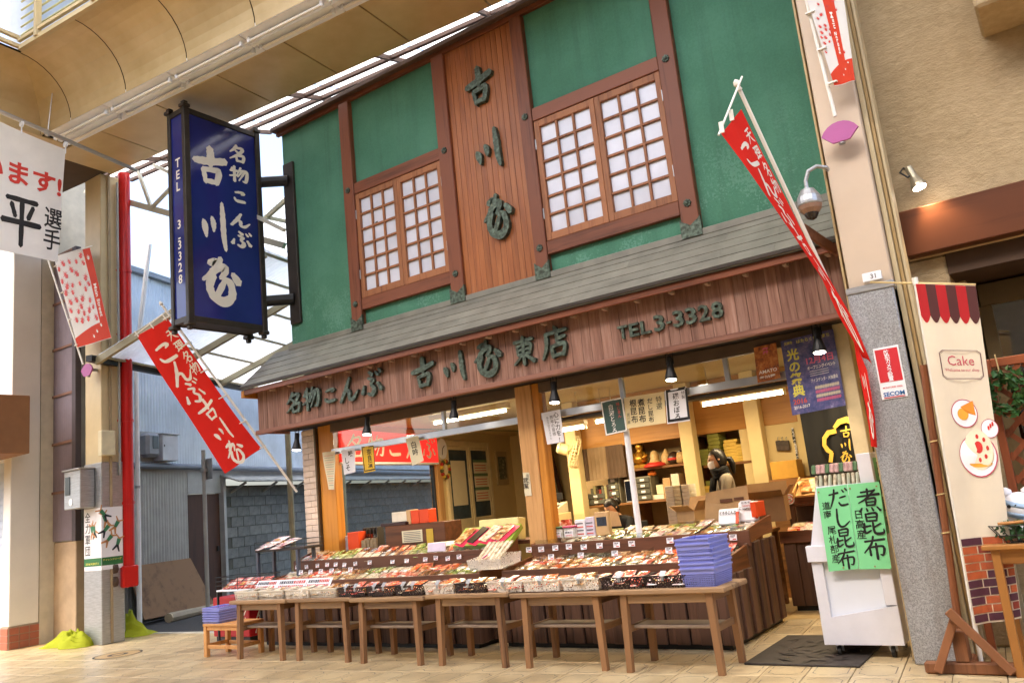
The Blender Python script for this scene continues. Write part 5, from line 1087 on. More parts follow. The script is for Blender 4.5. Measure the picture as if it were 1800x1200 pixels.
# fluorescent lights indoors
M_tube = emit('lit_fluorescent_tube', (1, .88, .66), 6)
def fluor(px0, px1, y, label):
    a, b = at(*px0, y=y), at(*px1, y=y); z = min(a.z, 2.5); a.z = b.z = z
    t = thing('fluorescent_light', label, 'ceiling light', (a + b) / 2, 0, 'lit fluorescent lights in the shop'); part('tube', MB().tube([a, b], .018, 10), M_tube, t); part('housing', MB().cbox(a.x, b.x, y - .05, y + .05, z + .03, z + .09, .006), plain('lamp_housing', '#d7c9a2', .5), t)
    for e in (a.x + .01, b.x - .01): part('tube_holder', MB().cbox(e - .012, e + .012, y - .02, y + .02, z - .025, z + .031, .003), MATS['lamp_housing'], t)
    for e in (a.x + .1, b.x - .1): part('hanger', MB().tube([(e, y, z + .09), (e, y, ZI)], .008, 6), MATS['lamp_housing'], t)
    l = bpy.data.lights.new('tube_lamp', 'AREA'); l.shape = 'RECTANGLE'; l.size = abs(b.x - a.x); l.size_y = .06; l.energy = 5.5; l.color = (1, .78, .45); o = bpy.data.objects.new('lamp', l); COL.objects.link(o); o.parent = t; o.matrix_basis = _w(t).inverted() @ Matrix.Translation((a + b) / 2 - Vector((0, 0, .03)))
fluor((1233, 712), (1380, 686), 8.7, 'lit fluorescent tube above the masked woman'); fluor((950, 762), (1030, 745), 8.75, 'lit fluorescent tube beside the wall fan'); fluor((1480, 665), (1512, 660), 8.9, 'lit fluorescent tube above the black curtain'); fluor((1046, 742), (1090, 733), 8.9, 'lit fluorescent tube behind the dark green paper')
l = bpy.data.lights.new('room_lamp', 'AREA'); l.size = 1.2; l.size_y = .1; l.shape = 'RECTANGLE'; l.energy = 22; l.color = (1, .8, .5)
t = thing('fluorescent_light', 'fluorescent fixture on the ceiling of the left room behind the fascia', 'ceiling light', (-6.6, 8.6, 2.5), 0, 'lit fluorescent lights in the shop'); part('tube', MB().tube([(-7.2, 8.6, 2.5), (-6.0, 8.6, 2.5)], .018, 8), M_tube, t); part('housing', MB().cbox(-7.25, -5.95, 8.55, 8.65, 2.53, 2.6, .006), MATS['lamp_housing'], t); o = bpy.data.objects.new('lamp', l); COL.objects.link(o); o.parent = t; o.matrix_basis = Matrix.Translation((0, 0, -.03))
# wall fan
c = at(1004, 805, y=9.55); FN = thing('wall_fan', 'cream wall fan fixed to the shelving post, turned sideways', 'fan', c); M_fan = plain('fan_cream', '#dfcfa0', .4)
x = at(1012, 820, y=9.64).x; part('mount', MB().cbox(x - .05, x + .05, 9.60, 9.638, c.z - .12, c.z + .08, .012), M_fan, FN); part('neck', MB().tube([(x, 9.6, c.z + .02), (x + .02, 9.48, c.z + .08)], .03, 8), M_fan, FN)
ax = Vector((.80, .50, -.34)).normalized(); fc = Vector((x + .05, 9.42, c.z + .1)); part('motor', MB().lathe([(.05, -.16), (.075, -.13), (.075, -.02), (.06, 0)], fc, ax, 14), M_fan, FN)
m = MB(); a1 = ax.cross(Vector((0, 0, 1))).normalized(); a2 = ax.cross(a1)
for k in range(28): q = 2 * math.pi * k / 28; d1 = a1 * math.cos(q) + a2 * math.sin(q); m.tube([fc + ax * .02 + d1 * .04, fc + ax * .04 + d1 * .2, fc + ax * .09 + d1 * .215, fc + ax * .13 + d1 * .17, fc + ax * .14 + d1 * .03], .004, 4, False)
for r, h in ((.2, .05), (.216, .085), (.17, .13), (.03, .142)): m.tube([fc + ax * h + (a1 * math.cos(2*math.pi*k/20) + a2 * math.sin(2*math.pi*k/20)) * r for k in range(21)], .005, 4, False)
part('guard', m, M_fan, FN)
for k in range(4):
    q = k * math.pi / 2; d1 = a1 * math.cos(q) + a2 * math.sin(q); d2 = a1 * math.cos(q + .9) + a2 * math.sin(q + .9); part('blade', MB().quad(fc + ax * .07 + d1 * .03, fc + ax * .06 + d1 * .16, fc + ax * .09 + d2 * .16, fc + ax * .08 + d2 * .03), M_fan, FN)
# boxes and goods on the shelves
def bx(name, px0, px1, y, depth, mat, label, cat='box', group=None, rz=0, z0=None, z1=None, tilt=0):
    a, b = at(*px0, y=y), at(*px1, y=y); zl, zh = min(a.z, b.z) if z0 is None else z0, max(a.z, b.z) if z1 is None else z1
    w_ = abs(b.x - a.x); cx, cy = (a.x + b.x) / 2, y + depth / 2; m = MB(); m.cbox(-w_/2, w_/2, -depth/2, depth/2, 0, zh - zl, .004); m.xf(MT(cx, cy, zl, rz, ry=tilt)); return single(name, m, mat, label, cat, group, loc=(cx, cy, zl)), (cx, cy, zl, w_, zh - zl)
M_ybox, M_gbox, M_wbox, M_kraft, M_kraft2 = plain('yellow_carton', '#e0bd5a', .6, rnd=.06), plain('olive_carton', '#8f9145', .6, rnd=.08), plain('white_carton', '#e3dac6', .6, rnd=.04), plain('kraft_carton', '#c6a274', .7, rnd=.05), plain('dark_kraft_carton', '#8b6a48', .7)
def stack(px, py_bot, py_top, n, y, w_, dep, mat, label, group, jit=.012):
    b, tp = at(px, py_bot, y=y), at(px, py_top, y=y); h = (tp.z - b.z) / n
    for k in range(n):
        m = MB(); m.cbox(-w_/2, w_/2, -dep/2, dep/2, .001, h - .001, .004); j = random.uniform(-jit, jit); m.xf(MT(b.x + j, y + dep/2 + random.uniform(0, jit), b.z + k * h, random.uniform(-.05, .05)))
        single('carton', m, mat, label % (('bottom', 'top')[k == n-1] if k in (0, n-1) else 'inner number %s from the bottom' % ('two', 'three', 'four', 'five', 'six', 'seven', 'eight', 'nine', 'ten', 'eleven', 'twelve', 'thirteen')[k-1]), 'box', group, loc=(b.x, y + dep/2, b.z + k * h))
def zshelf(x, y, z): return proj((x, y, z))
yy = 9.86
xa = at(1256, 800, y=yy).x
def stackz(x, z0, z1, n, w_, mat, label, group, dep=.26, y=yy, jit=.01):
    p0, p1 = proj((x, y, z0)), proj((x, y, z1)); h = (z1 - z0) / n
    for k in range(n):
        m = MB(); m.cbox(-w_/2, w_/2, 0, dep, .001, h - .001, .004); m.xf(MT(x + random.uniform(-jit, jit), y + random.uniform(0, jit), z0 + k * h, random.uniform(-.04, .04)))
        pos = 'bottom' if k == 0 else 'top' if k == n - 1 else ('second', 'third', 'fourth', 'fifth', 'sixth', 'seventh', 'eighth', 'ninth', 'tenth', 'eleventh')[k-1] + ' from the bottom'
        single('carton', m, mat, label % pos, 'box', group, loc=(x, y + dep/2, z0 + k * h))
stackz(at(1240, 810, y=yy).x, 1.551, 1.75, 5, .12, M_gbox, 'thin olive and white carton, %s, beside the cream post', 'olive cartons by the post')
stackz(at(1257, 800, y=yy).x, 1.551, 1.93, 8, .15, M_gbox, 'olive carton, %s of the tall stack on the upper shelf', 'tall olive carton stack')
stackz(at(1286, 800, y=yy).x, 1.551, 1.83, 7, .17, M_ybox, 'yellow carton, %s of the left yellow stack behind the woman', 'left yellow carton stack')
stackz(at(1306, 800, y=yy).x, 1.551, 1.76, 6, .15, M_ybox, 'yellow carton, %s of the right yellow stack on upper shelf', 'right yellow carton stack')
stackz(at(1322, 800, y=yy).x, 1.551, 1.66, 2, .14, M_wbox, 'white carton, %s of two next to the yellow stacks', 'white cartons on upper shelf')
stackz(at(1256, 860, y=yy).x, 1.001, 1.30, 7, .26, M_ybox, 'yellow carton, %s of the stack on the lower shelf behind woman', 'lower yellow carton stack')
stackz(at(1256, 860, y=yy).x, 1.301, 1.36, 1, .2, M_gbox, 'olive carton on top of the lower yellow stack, %s one', 'olive carton on yellow stack')
stackz(at(1333, 850, y=yy).x, 1.001, 1.22, 4, .16, M_ybox, 'yellow carton, %s of the small stack right of the woman', 'small yellow stack')
# left shelf: figures above, drawers and files below
def fig(px, label, build):
    c = at(px, 815, y=yy + .05); c.z = 1.611; t = thing('shelf_figure', label, 'figurine', c); build(t, c)
Mgold = plain('gilded_figure', '#a97a2c', .3, .7, var=.4, scale=25); Mdar = plain('painted_red', '#b52a20', .5); Mdark = plain('lacquer_dark', '#3a2a20', .3); Mtan = plain('figure_tan', '#b99a68', .5, var=.3, scale=30)
def f1(t, c):
    part('plinth', MB().cbox(c.x - .09, c.x + .09, c.y - .05, c.y + .05, c.z, c.z + .05, .006), Mgold, t); m = MB(); m.smooth = True
    m.lathe([(.05, .05), (.1, .08), (.095, .14), (.06, .2), (.035, .23), (.055, .26), (.05, .31), (.02, .34)], c, n=12); m.tube([c + Vector((.06, -.02, .19)), c + Vector((.11, -.05, .16)), c + Vector((.08, -.08, .12))], .025, 6); m.tube([c + Vector((-.06, -.02, .19)), c + Vector((-.11, -.05, .14)), c + Vector((-.06, -.09, .11))], .025, 6); part('body', m, Mgold, t)
def f2(t, c):
    m = MB(); m.smooth = True; m.lathe([(.1, 0), (.11, .02), (.075, .06), (.055, .1), (.06, .14), (.04, .19), (.01, .21)], c, n=12); part('body', m, Mtan, t); m = MB(); m.smooth = True; m.lathe([(.17, 0), (.15, .03), (.09, .055)], c + Vector((.02, -.02, 0)), n=12); part('red_cloth', m, Mdar, t)
def f3(t, c): m = MB(); m.smooth = True; m.lathe([(.05, 0), (.07, .05), (.065, .12), (.03, .17), (.012, .21)], c, n=10); part('body', m, Mtan, t)
def f4(t, c): m = MB(); m.smooth = True; m.lathe([(.05, 0), (.085, .04), (.085, .1), (.05, .15), (.01, .165)], c, n=12); part('body', m, Mdark, t); part('band', MB().lathe([(.087, .055), (.088, .085)], c, n=12), Mdar, t)
def f5(t, c): m = MB(); m.smooth = True; m.lathe([(.06, 0), (.085, .03), (.085, .09), (.06, .14), (.055, .145)], c, n=12); part('body', m, Mtan, t); part('lid', MB().lathe([(.062, .145), (.06, .16), (.02, .17)], c, n=12), Mdark, t)
for px, lb, f_ in ((1127, 'gilded seated figure on a plinth on the upper shelf', f1), (1152, 'figure in a red cloth beside the gilded figure', f2), (1173, 'small tan pointed figure between red figure and dark pot', f3), (1186, 'dark round ornament with a red band on the upper shelf', f4), (1201, 'tan lidded pot at the right end of the figure shelf', f5)): fig(px, lb, f_)
# plastic drawers, binders, frame, screen
def drawers(px, z0, n, w_, h, label):
    x = at(px, 850, y=yy).x; t = thing('drawer_unit', label, 'drawer unit', (x, yy + .12, z0)); part('casing', MB().cbox(x - w_/2, x + w_/2, yy + .01, yy + .28, z0, z0 + n * h + .01, .006), plain('drawer_casing', '#8c8672', .4), t)
    for k in range(n):
        d1 = part('drawer', MB().cbox(x - w_/2 + .012, x + w_/2 - .012, yy - .012, yy + .009, z0 + k*h + .012, z0 + (k+1)*h - .004, .004), plain('drawer_front', '#5a5a50', .35, rnd=.1), t); part('label', MB().cbox(x - .03, x + .03, yy - .016, yy - .0125, z0 + k*h + h*.35, z0 + k*h + h*.75, .001), P_white, d1)
drawers(1078, 1.192, 4, .17, .085, 'small four drawer plastic unit behind the seated woman'); drawers(1130, 1.192, 4, .22, .075, 'plastic letter drawers right of the steel pole'); drawers(1045, 1.192, 2, .3, .075, 'low brown drawer box left of the small drawer unit')
for k in range(10):
    x = -5.62 + k * .042; m = MB().cbox(x, x + .036, yy, yy + .22, 1.192, 1.192 + random.uniform(.2, .27), .003); single('binder', m, plain('binder_%d' % (k % 4), ('#6b6a5a', '#a09a70', '#4d3a30', '#8a3a2c')[k % 4], .6), 'upright binder on the shelf left of the drawers, %s from left' % ('first', 'second', 'third', 'fourth', 'fifth', 'sixth', 'seventh', 'eighth', 'ninth', 'last')[k], 'binder', 'binders on the left shelf')
x = at(1100, 860, y=9.7).x; t = thing('tablet_screen', 'dark tablet screen standing upright beside the steel pole', 'screen', (x, 9.83, 1.19)); part('bezel', MB().cbox(x - .07, x + .05, 9.815, 9.835, 1.192, 1.48, .005), plain('bezel_white', '#d8d6d6', .3), t); part('glass', MB().cbox(x - .062, x + .042, 9.811, 9.8145, 1.205, 1.465, .002), plain('screen_black', '#141722', .08, var=.05, bump=0), t)
for k, (px, z0, h, w_, mt, lb) in enumerate(((1150, 1.192, .06, .2, M_wbox, 'flat white carton on the shelf right of the letter drawers'), (1157, 1.255, .12, .1, P_cream, 'cream paper pack leaning above the flat white carton'), (1170, 1.192, .26, .1, M_kraft, 'upright kraft carton on the shelf near the right post'), (1186, 1.192, .3, .11, M_wbox, 'tall white carton on the shelf behind the white stack'))):
    x = at(px, 850, y=yy).x; single('carton', MB().cbox(x - w_/2, x + w_/2, yy + .03, yy + .2, z0, z0 + h, .004), mt, lb, 'box')
x = at(1137, 840, y=yy).x; m = MB(); m.smooth = True
for k in range(7): m.lathe([(.005, 0), (.03, .02), (.03, .04), (.004, .06)], (x + .07 + random.uniform(-.05, .05), yy + .05, 1.50 - .005 + random.uniform(0, .02)), n=7)
single('cloth_bundle', m, plain('orange_cloth', '#d8762a', .8), 'crumpled orange cloth on the letter drawers', 'cloth')
# white carton stack on the desk in front (tall)
for j, (px, n, mt) in enumerate(((1179, 13, M_wbox), (1193, 13, plain('white_carton_warm', '#ded0a8', .6)), (1206, 13, M_wbox))):
    x = at(px, 880, y=8.75).x
    for k in range(n):
        single('carton', MB().cbox(x - .055, x + .055, 8.75, 8.95, .80 + k * .042 + .001, .80 + (k+1) * .042 - .001, .003), mt, 'thin white carton, %s pile, %s' % (('left', 'middle', 'right')[j], 'top one' if k == n-1 else 'bottom one' if k == 0 else ('second', 'third', 'fourth', 'fifth', 'sixth', 'seventh', 'eighth', 'ninth', 'tenth', 'eleventh', 'twelfth')[k-1] + ' from the bottom'), 'box', 'white carton piles on the desk')
DK = thing('packing_desk', 'long wooden packing desk behind the right counter', 'desk', (-3.9, 8.75, 0)); part('desktop', MB().cbox(-5.3, -2.9, 8.5, 9.1, .76, .80, .005), M_shelf, DK)
for x in (-5.25, -2.95):
    for y in (8.54, 9.06): part('leg', MB().cbox(x - .03, x + .03, y - .03, y + .03, 0, .76, .004), M_shelf, DK)
def openbox(c, w_, d, h, rz, mat, label, flaps=True):
    t = thing('open_carton', label, 'box', c, rz, 'open cartons on the desk'); W = _w(t); m = MB()
    for a in ((-w_/2, w_/2, -d/2, -d/2+.006), (-w_/2, w_/2, d/2-.006, d/2), (-w_/2, -w_/2+.006, -d/2+.006, d/2-.006), (w_/2-.006, w_/2, -d/2+.006, d/2-.006)): m.box(*a, 0, h)
    m.box(-w_/2, w_/2, -d/2, d/2, -.004, .0); part('body', m.xf(W), mat, t)
    if flaps:
        for q in (((-w_/2, -d/2, h), (w_/2, -d/2, h), (w_/2, -d/2 - .09, h + .06), (-w_/2, -d/2 - .09, h + .06)), ((-w_/2, d/2, h), (w_/2, d/2, h), (w_/2, d/2 + .05, h + .14), (-w_/2, d/2 + .05, h + .14)), ((-w_/2, -d/2, h), (-w_/2, d/2, h), (-w_/2 - .1, d/2, h + .06), (-w_/2 - .1, -d/2, h + .06)), ((w_/2, -d/2, h), (w_/2, d/2, h), (w_/2 + .08, d/2, h + .1), (w_/2 + .08, -d/2, h + .1))): part('flap', MB().slab(*q, .004).xf(W), mat, t)
    return t
c = at(1205, 905, y=8.3); openbox((c.x + .05, 8.35, .97), .24, .2, .10, -.3, M_kraft, 'small open carton left of the big cardboard sheet')
t = openbox((at(1345, 890, y=8.4).x, 8.45, .90), .4, .3, .24, .15, M_kraft2, 'open brown carton right of the big cardboard sheet')
c = at(1283, 900, y=8.15); t = openbox((c.x, 8.2, .93), .44, .26, .2, .05, M_kraft, 'large open carton with a tall raised lid at the right counter', False)
part('raised_lid', MB().slab((c.x - .25, 8.09, .98), (c.x + .24, 8.06, .98), (c.x + .25, 8.05, 1.28), (c.x - .2, 8.08, 1.24), .006), M_kraft, t); m = MB(); m.box(c.x - .05, c.x + .08, 8.055, 8.057, 1.13, 1.165).box(c.x + .1, c.x + .2, 8.048, 8.05, 1.14, 1.17); part('print_patch', m, plain('carton_print', '#6a4530', .7), t)
c = at(1090, 935, y=8.1); single('carton', MB().slab((c.x - .2, 8.12, .98), (c.x + .05, 8.05, .98), (c.x + .02, 8.06, 1.13), (c.x - .17, 8.13, 1.16), .006), M_kraft, 'torn kraft cardboard flap on the right counter near the seated woman', 'cardboard')
# ------------------------------------------------------------------ goods along the counters
M_orx = plain('orange_carton', '#df4a1c', .45, var=.05); M_chest = wood('brown_chest_wood', '#6a4025', '#472815', 'x', .4, 14)
def gbox(name, x0, x1, y0, y1, z0, z1, mat, label, cat='box', rz=0, tilt=0):
    cx, cy = (x0+x1)/2, (y0+y1)/2; m = MB().cbox(x0-cx, x1-cx, y0-cy, y1-cy, 0, z1-z0, .004).xf(MT(cx, cy, z0, rz, rx=tilt)); return single(name, m, mat, label, cat, loc=(cx, cy, z0))
def X(px, y, py=940): return at(px, py, y=y).x
yl = 7.62   # ledge behind the left counter
LG = thing('window_ledge', 'dark wooden ledge behind the left counter under the side window', 'shelf', (-6.8, 7.65, 0)); part('board', MB().cbox(-7.9, -5.05, 7.45, 7.95, .90, .94, .005), M_ctrx, LG)
for x in (-7.85, -6.5, -5.1): part('leg', MB().cbox(x - .025, x + .025, 7.86, 7.92, 0, .90, .004), M_ctr, LG)
ZL = .941
gbox('gift_box', X(597, yl), X(622, yl), 7.52, 7.7, ZL, ZL + .2, plain('grey_gift_box', '#bdbcc4', .4), 'pale grey box tilted beside the orange box', 'box', .2)
gbox('gift_box', X(622.5, yl), X(640, yl), 7.5, 7.7, ZL, ZL + .24, M_orx, 'upright orange box beside the pale grey box', 'box', .1)
gbox('gift_box', X(585, yl), X(596, yl), 7.5, 7.62, ZL, ZL + .1, M_orx, 'small red orange box next to the orange post')
m = MB(); m.smooth = True; xb = X(592, 7.75); m.lathe([(.03, 0), (.09, .03), (.1, .18), (.05, .27), (.09, .33)], (xb, 7.8, ZL), n=10); single('gift_bag', m, plain('gold_foil_bag', '#caa04a', .25, .5, var=.4, scale=25), 'crinkled gold foil bag behind the pale grey box', 'bag')
t = thing('packet_bin', 'clear bin of dark kelp strips standing upright beside the orange box', 'bin', (X(655, 7.7), 7.75, ZL)); a, b = X(641, 7.7), X(668, 7.7)
for k in range(9): part('kelp_strip', MB().obox((a + (b-a)*(k+.5)/9, 7.72 + .03*(k % 2), ZL + .14), (.022, .12, .27), (Vector((1, 0, .05*((k*7) % 3-1))).normalized(), Vector((0, 1, 0)), Vector((-.05*((k*7) % 3-1), 0, 1)).normalized()), .003), plain('dark_kelp', '#3b332a', .5, rnd=.2), t)
part('bin', MB().box(a - .01, b + .01, 7.64, 7.645, ZL, ZL + .2).box(a - .01, b + .01, 7.84, 7.845, ZL, ZL + .2), M_acr, t)
m = MB()
for k in range(4): m.cbox(X(640, 7.55) + k*.05, X(640, 7.55) + .08 + k*.05, 7.49 + .01*k, 7.52 + .01*k, ZL, ZL + .13 + .02*(k % 2), .003)
single('kelp_packets', m, plain('brown_packets', '#8f7a5c', .4, var=.3, scale=30), 'row of brown kelp packets in front of the clear bin', 'packet')
CH = thing('wooden_chest', 'brown wooden chest with two paper notices on its front', 'chest', (X(730, 7.55), 7.7, ZL)); a, b = X(676, 7.52), X(782, 7.52); part('body', MB().cbox(a, b, 7.53, 7.85, ZL, ZL + .27, .006), M_chest, CH)
part('paper_notice', MB().cbox(X(706, 7.52), X(742, 7.52), 7.524, 7.529, ZL + .06, ZL + .2, .001), P_cream, CH); part('paper_notice', MB().cbox(X(749, 7.52), X(761, 7.52), 7.524, 7.529, ZL + .02, ZL + .2, .001), plain('notice_yellow', '#c9a63a', .6), CH)
m = MB()
for r in range(6): m.box(X(709, 7.52), X(739, 7.52), 7.522, 7.5235, ZL + .075 + r*.02, ZL + .082 + r*.02)
part('print', m, M_print_k, CH)
zc = ZL + .271
gbox('gift_box', X(691, 7.6), X(716, 7.6), 7.6, 7.75, zc + .04, zc + .16, M_wbox, 'white box with an open side on top of the chest', 'box', .12)
gbox('gift_box', X(716.5, 7.6), X(724, 7.6), 7.6, 7.75, zc, zc + .17, M_kraft, 'narrow kraft box between the white and orange boxes on chest')
gbox('gift_box', X(724.5, 7.6), X(739, 7.6), 7.6, 7.75, zc, zc + .16, M_orx, 'left of two orange boxes on the chest'); gbox('gift_box', X(739.5, 7.6), X(756, 7.6), 7.6, 7.75, zc, zc + .16, M_orx, 'right of two orange boxes on the chest')
gbox('shallow_tray', X(672, 7.56), X(716, 7.56), 7.54, 7.75, zc, zc + .035, plain('dark_tray', '#3a2420', .5), 'dark tray under the white box on the chest', 'tray')
# green gift box tilted with red cloth and gold packets
yg = 7.2; a, b = X(800, yg, 950), X(900, yg, 950); t = thing('gift_set', 'open green gift box on the counter end with red wraps and gold packets', 'gift box', ((a+b)/2, 7.3, .95)); n_ = Vector((0, -.55, .83)); up_ = Vector((0, .83, .55)); c = Vector(((a+b)/2, 7.27, 1.03)); M_lime = plain('lime_green_box', '#8aa03a', .5)
part('box', MB().obox(c + n_ * -.03, (b-a, .32, .06), (Vector((1, 0, 0)), up_, n_), .004), M_lime, t); part('rest', MB().cbox(a + .05, b - .05, 7.3, 7.36, .94, 1.02, .004), M_lime, t)
for k, (u, mt, w_) in enumerate(((.12, 0, .13), (.36, 1, .11), (.58, 2, .13), (.8, 0, .13))):
    cc = Vector((a + (b-a)*u, 7.27, 1.03)) + n_ * (.008 + .004*k); sk = Vector((.35, 0, 0)) + up_; sk.normalize(); xs_ = sk.cross(n_).normalized()
    part('packet', MB().obox(cc, (w_, .26, .014), (xs_, sk, n_), .004), [PM[0], plain('black_gold_packet', '#2a2318', .3, .2, var=.5, scale=20), PM[3]][mt], t)
    part('red_wrap', MB().obox(cc - n_ * .009 + xs_ * .05, (w_ + .03, .3, .003), (xs_, sk, n_)), plain('red_wrap', '#d0234a', .5), t)
gbox('wrapped_gift', X(853, 7.55), X(925, 7.55), 7.42, 7.55, .95, 1.18, plain('pale_yellow_wrap', '#d9d08e', .35, var=.1, scale=8), 'large pale yellow wrapped gift leaning behind the green gift box', 'gift box', -.05, -.12)
t = thing('packet_tray', 'pale lace basket of long noodle like packets at the counter end', 'basket', (X(860, 6.75, 990), 6.8, .72)); a, b = X(827, 6.72, 990), X(890, 6.72, 990); part('basket', MB().add([(a, 6.7, .72), (b - .06, 6.7, .72), (b, 6.95, .76), (a + .06, 6.95, .76), (a - .02, 6.68, .82), (b - .04, 6.68, .82), (b + .02, 6.97, .86), (a + .05, 6.97, .86)], [(0,3,2,1),(0,1,5,4),(1,2,6,5),(2,3,7,6),(3,0,4,7)]), M_lw, t)
for k in range(6): part('packet', MB().bar((a + .06 + k*.05, 6.74, .79), (a + .12 + k*.055, 6.93, .97), .045, .02, b=.004), PM[3], t)
part('pink_tag', MB().bar((a + .15, 6.735, .83), (a + .21, 6.74, .86), .05, .004), plain('pink_tag', '#e0559a', .6), t)
gbox('price_board', X(752, 7.1, 955), X(783, 7.1, 955), 7.08, 7.1, .90, 1.0, plain('lilac_card', '#d9cfe4', .6), 'lilac price board standing on the upper step of the left counter', 'price sign', 0, -.15)
gbox('newspaper', X(765, 7.3, 940), X(812, 7.3, 940), 7.22, 7.34, .96, .975, P_cream, 'printed sheet lying behind the lilac price board', 'paper', .3, .35)
# right counter back row
zr = .95
for k, (p0, p1, lb) in enumerate(((946, 968, 'left clear jar of kelp with a white label'), (968.5, 990, 'second clear jar of kelp with a white label'), (991, 1012, 'clear jar with a pink lid beside the labelled jars'))):
    a, b = X(p0, 7.45), X(p1, 7.45); t = thing('kelp_jar', lb, 'jar', ((a+b)/2, 7.5, .925), 0, 'clear kelp jars'); part('jar', MB().cbox(a + .004, b - .004, 7.44, 7.56, .925, 1.03, .012), _pouch('jar_%d' % k, '#b9b5a8', '#d8d4cc', '#efece4', .15), t); part('lid', MB().cbox(a, b, 7.43, 7.57, 1.031, 1.05, .006), (plain('lid_green', '#5a7a55', .4), MATS['lid_green'], plain('lid_pink', '#d85a7c', .4))[k], t); m = MB().cbox(a + .02, b - .02, 7.434, 7.437, .94, 1.0, .001); part('label', m, P_white, t)
    m = MB(); put_text(m, '昆布茶' if k != 1 else '梅昆布', lambda x, z, d=0: (x, 7.4325, z), (a+b)/2, .972, .022, b - a - .06, .03, anchor='c'); m.mat(1); put_text(m, '500円', lambda x, z, d=0: (x, 7.4325, z), (a+b)/2, .945, .018, (b-a)*.55, .02, anchor='c'); part('label_print', m, [M_print_k, M_print_r], t)
for k, (p0, p1, z1, mt, lb) in enumerate(((1012, 1030, 1.1, P_white, 'white printed packs standing left of the kraft bag'), (1031, 1047, 1.12, plain('lilac_packs', '#cfc4d4', .5, var=.2, scale=25), 'lilac printed packs next to the kraft bag'), (1048, 1072, 1.16, M_kraft, 'kraft bag with a dark picture on the counter'), (958, 975, 1.09, PM[7], 'cream pouch standing behind the jars'), (977, 992, 1.11, PM[4], 'red pouch standing behind the jars'))):
    a, b = X(p0, 7.5), X(p1, 7.5); y0 = 7.5 if k < 3 else 7.62; t = thing('product_pack', lb, 'pack', ((a+b)/2, y0, .93)); part('pack', MB().cbox(a, b, y0, y0 + .07, .925, z1, .008), mt, t)
    if k == 2: part('picture', MB().cbox(a + .025, b - .02, y0 - .003, y0 - .0005, 1.02, 1.11, .001), plain('dark_picture', '#343a44', .4, var=.5, scale=30), t)
    if k < 2:
        m = MB()
        for r in range(4): m.cur = r % 2; m.box(a + .01, b - .02, y0 - .002, y0 - .0005, .95 + r*.035, .962 + r*.035)
        part('print', m, [M_print_r, M_print_k], t)
RWm = plain('white_red_packs', '#e3e2ea', .3, var=.06)
for k, (p0, p1, y_, z0, z1) in enumerate(((1264, 1300, 7.75, .93, 1.03), (1300, 1336, 7.85, .94, 1.08))):
    a, b = X(p0, y_, 910), X(p1, y_, 910); t = thing('soup_pack', ('left white and green kelp pack leaning at the right counter end', 'right white and green kelp pack leaning at the right counter end')[k], 'pack', ((a+b)/2, y_, z0), 0, 'white and green kelp packs')
    part('pack', MB().obox(((a+b)/2, y_, (z0+z1)/2 + .02), (b-a, .04, z1-z0+.06), (Vector((1, 0, 0)), Vector((0, .9, -.42)).normalized(), Vector((0, .42, .9)).normalized()), .01), RWm, t)
    part('green_field', MB().obox(((a+b)/2, y_ - .03, (z0+z1)/2 - .005), ((b-a)*.7, .006, .06), (Vector((1, 0, 0)), Vector((0, .9, -.42)).normalized(), Vector((0, .42, .9)).normalized()), .002), plain('kelp_green', '#4a9a7c', .4), t); part('red_edge', MB().obox((b - .012, y_ - .028, (z0+z1)/2 + .01), (.03, .008, .12), (Vector((1, 0, 0)), Vector((0, .9, -.42)).normalized(), Vector((0, .42, .9)).normalized()), .002), M_orx, t)
    m = MB(); put_text(m, 'とろろこんぶ', lambda x, y, d=0: Vector(((a+b)/2 + x, y_ - .0265 + (y) * .42 - d, (z0+z1)/2 + .045 + y * .9)), 0, 0, .035, (b-a)*.8, .03, anchor='c'); part('lettering', m, M_ink, t)
t = thing('price_board', 'white price board with red border on the kelp packs', 'price sign', (X(1317, 7.83, 895), 7.84, 1.08)); a, b = X(1303, 7.8, 895), X(1322, 7.8, 895); part('card', MB().cbox(a, b, 7.80, 7.803, 1.07, 1.14, .001), P_white, t); m = MB(); put_text(m, 'とろろ', lambda x, z, d=0: (x, 7.7985, z), (a+b)/2, 1.11, .018, (b-a)*.8, .03, anchor='c'); m.mat(1); put_text(m, '350円', lambda x, z, d=0: (x, 7.7985, z), (a+b)/2, 1.08, .018, (b-a)*.7, .02, anchor='c'); part('print', m, [M_print_k, M_print_r], t)
gbox('packet_box', X(1336, 8.0, 900), X(1346, 8.0, 900), 7.75, 8.0, .98, 1.12, M_orx, 'red sided packet box at the far right end of the counter')
# cash register
c = at(965, 895, y=9.2); t = thing('cash_register', 'pale cash register with a small dark display behind the post', 'cash register', (c.x, 9.3, .8)); zb = c.z - .06
part('stand', MB().cbox(c.x - .15, c.x + .15, 9.15, 9.5, 0, zb, .008), M_creamw, t); part('body', MB().add([(c.x-.14, 9.15, zb), (c.x+.14, 9.15, zb), (c.x+.14, 9.45, zb), (c.x-.14, 9.45, zb), (c.x-.14, 9.15, zb+.05), (c.x+.14, 9.15, zb+.05), (c.x+.14, 9.45, zb+.14), (c.x-.14, 9.45, zb+.14)], [(0,3,2,1),(4,5,6,7),(0,1,5,4),(1,2,6,5),(2,3,7,6),(3,0,4,7)]), plain('register_beige', '#c9bd9c', .5), t)
part('keypad', MB().slab((c.x-.11, 9.17, zb+.06), (c.x+.11, 9.17, zb+.06), (c.x+.11, 9.32, zb+.105), (c.x-.11, 9.32, zb+.105), .006), M_black, t); part('display', MB().cbox(c.x-.02, c.x+.1, 9.40, 9.42, zb+.17, zb+.26, .006).box(c.x+.03, c.x+.05, 9.405, 9.415, zb+.1, zb+.17), M_black, t)
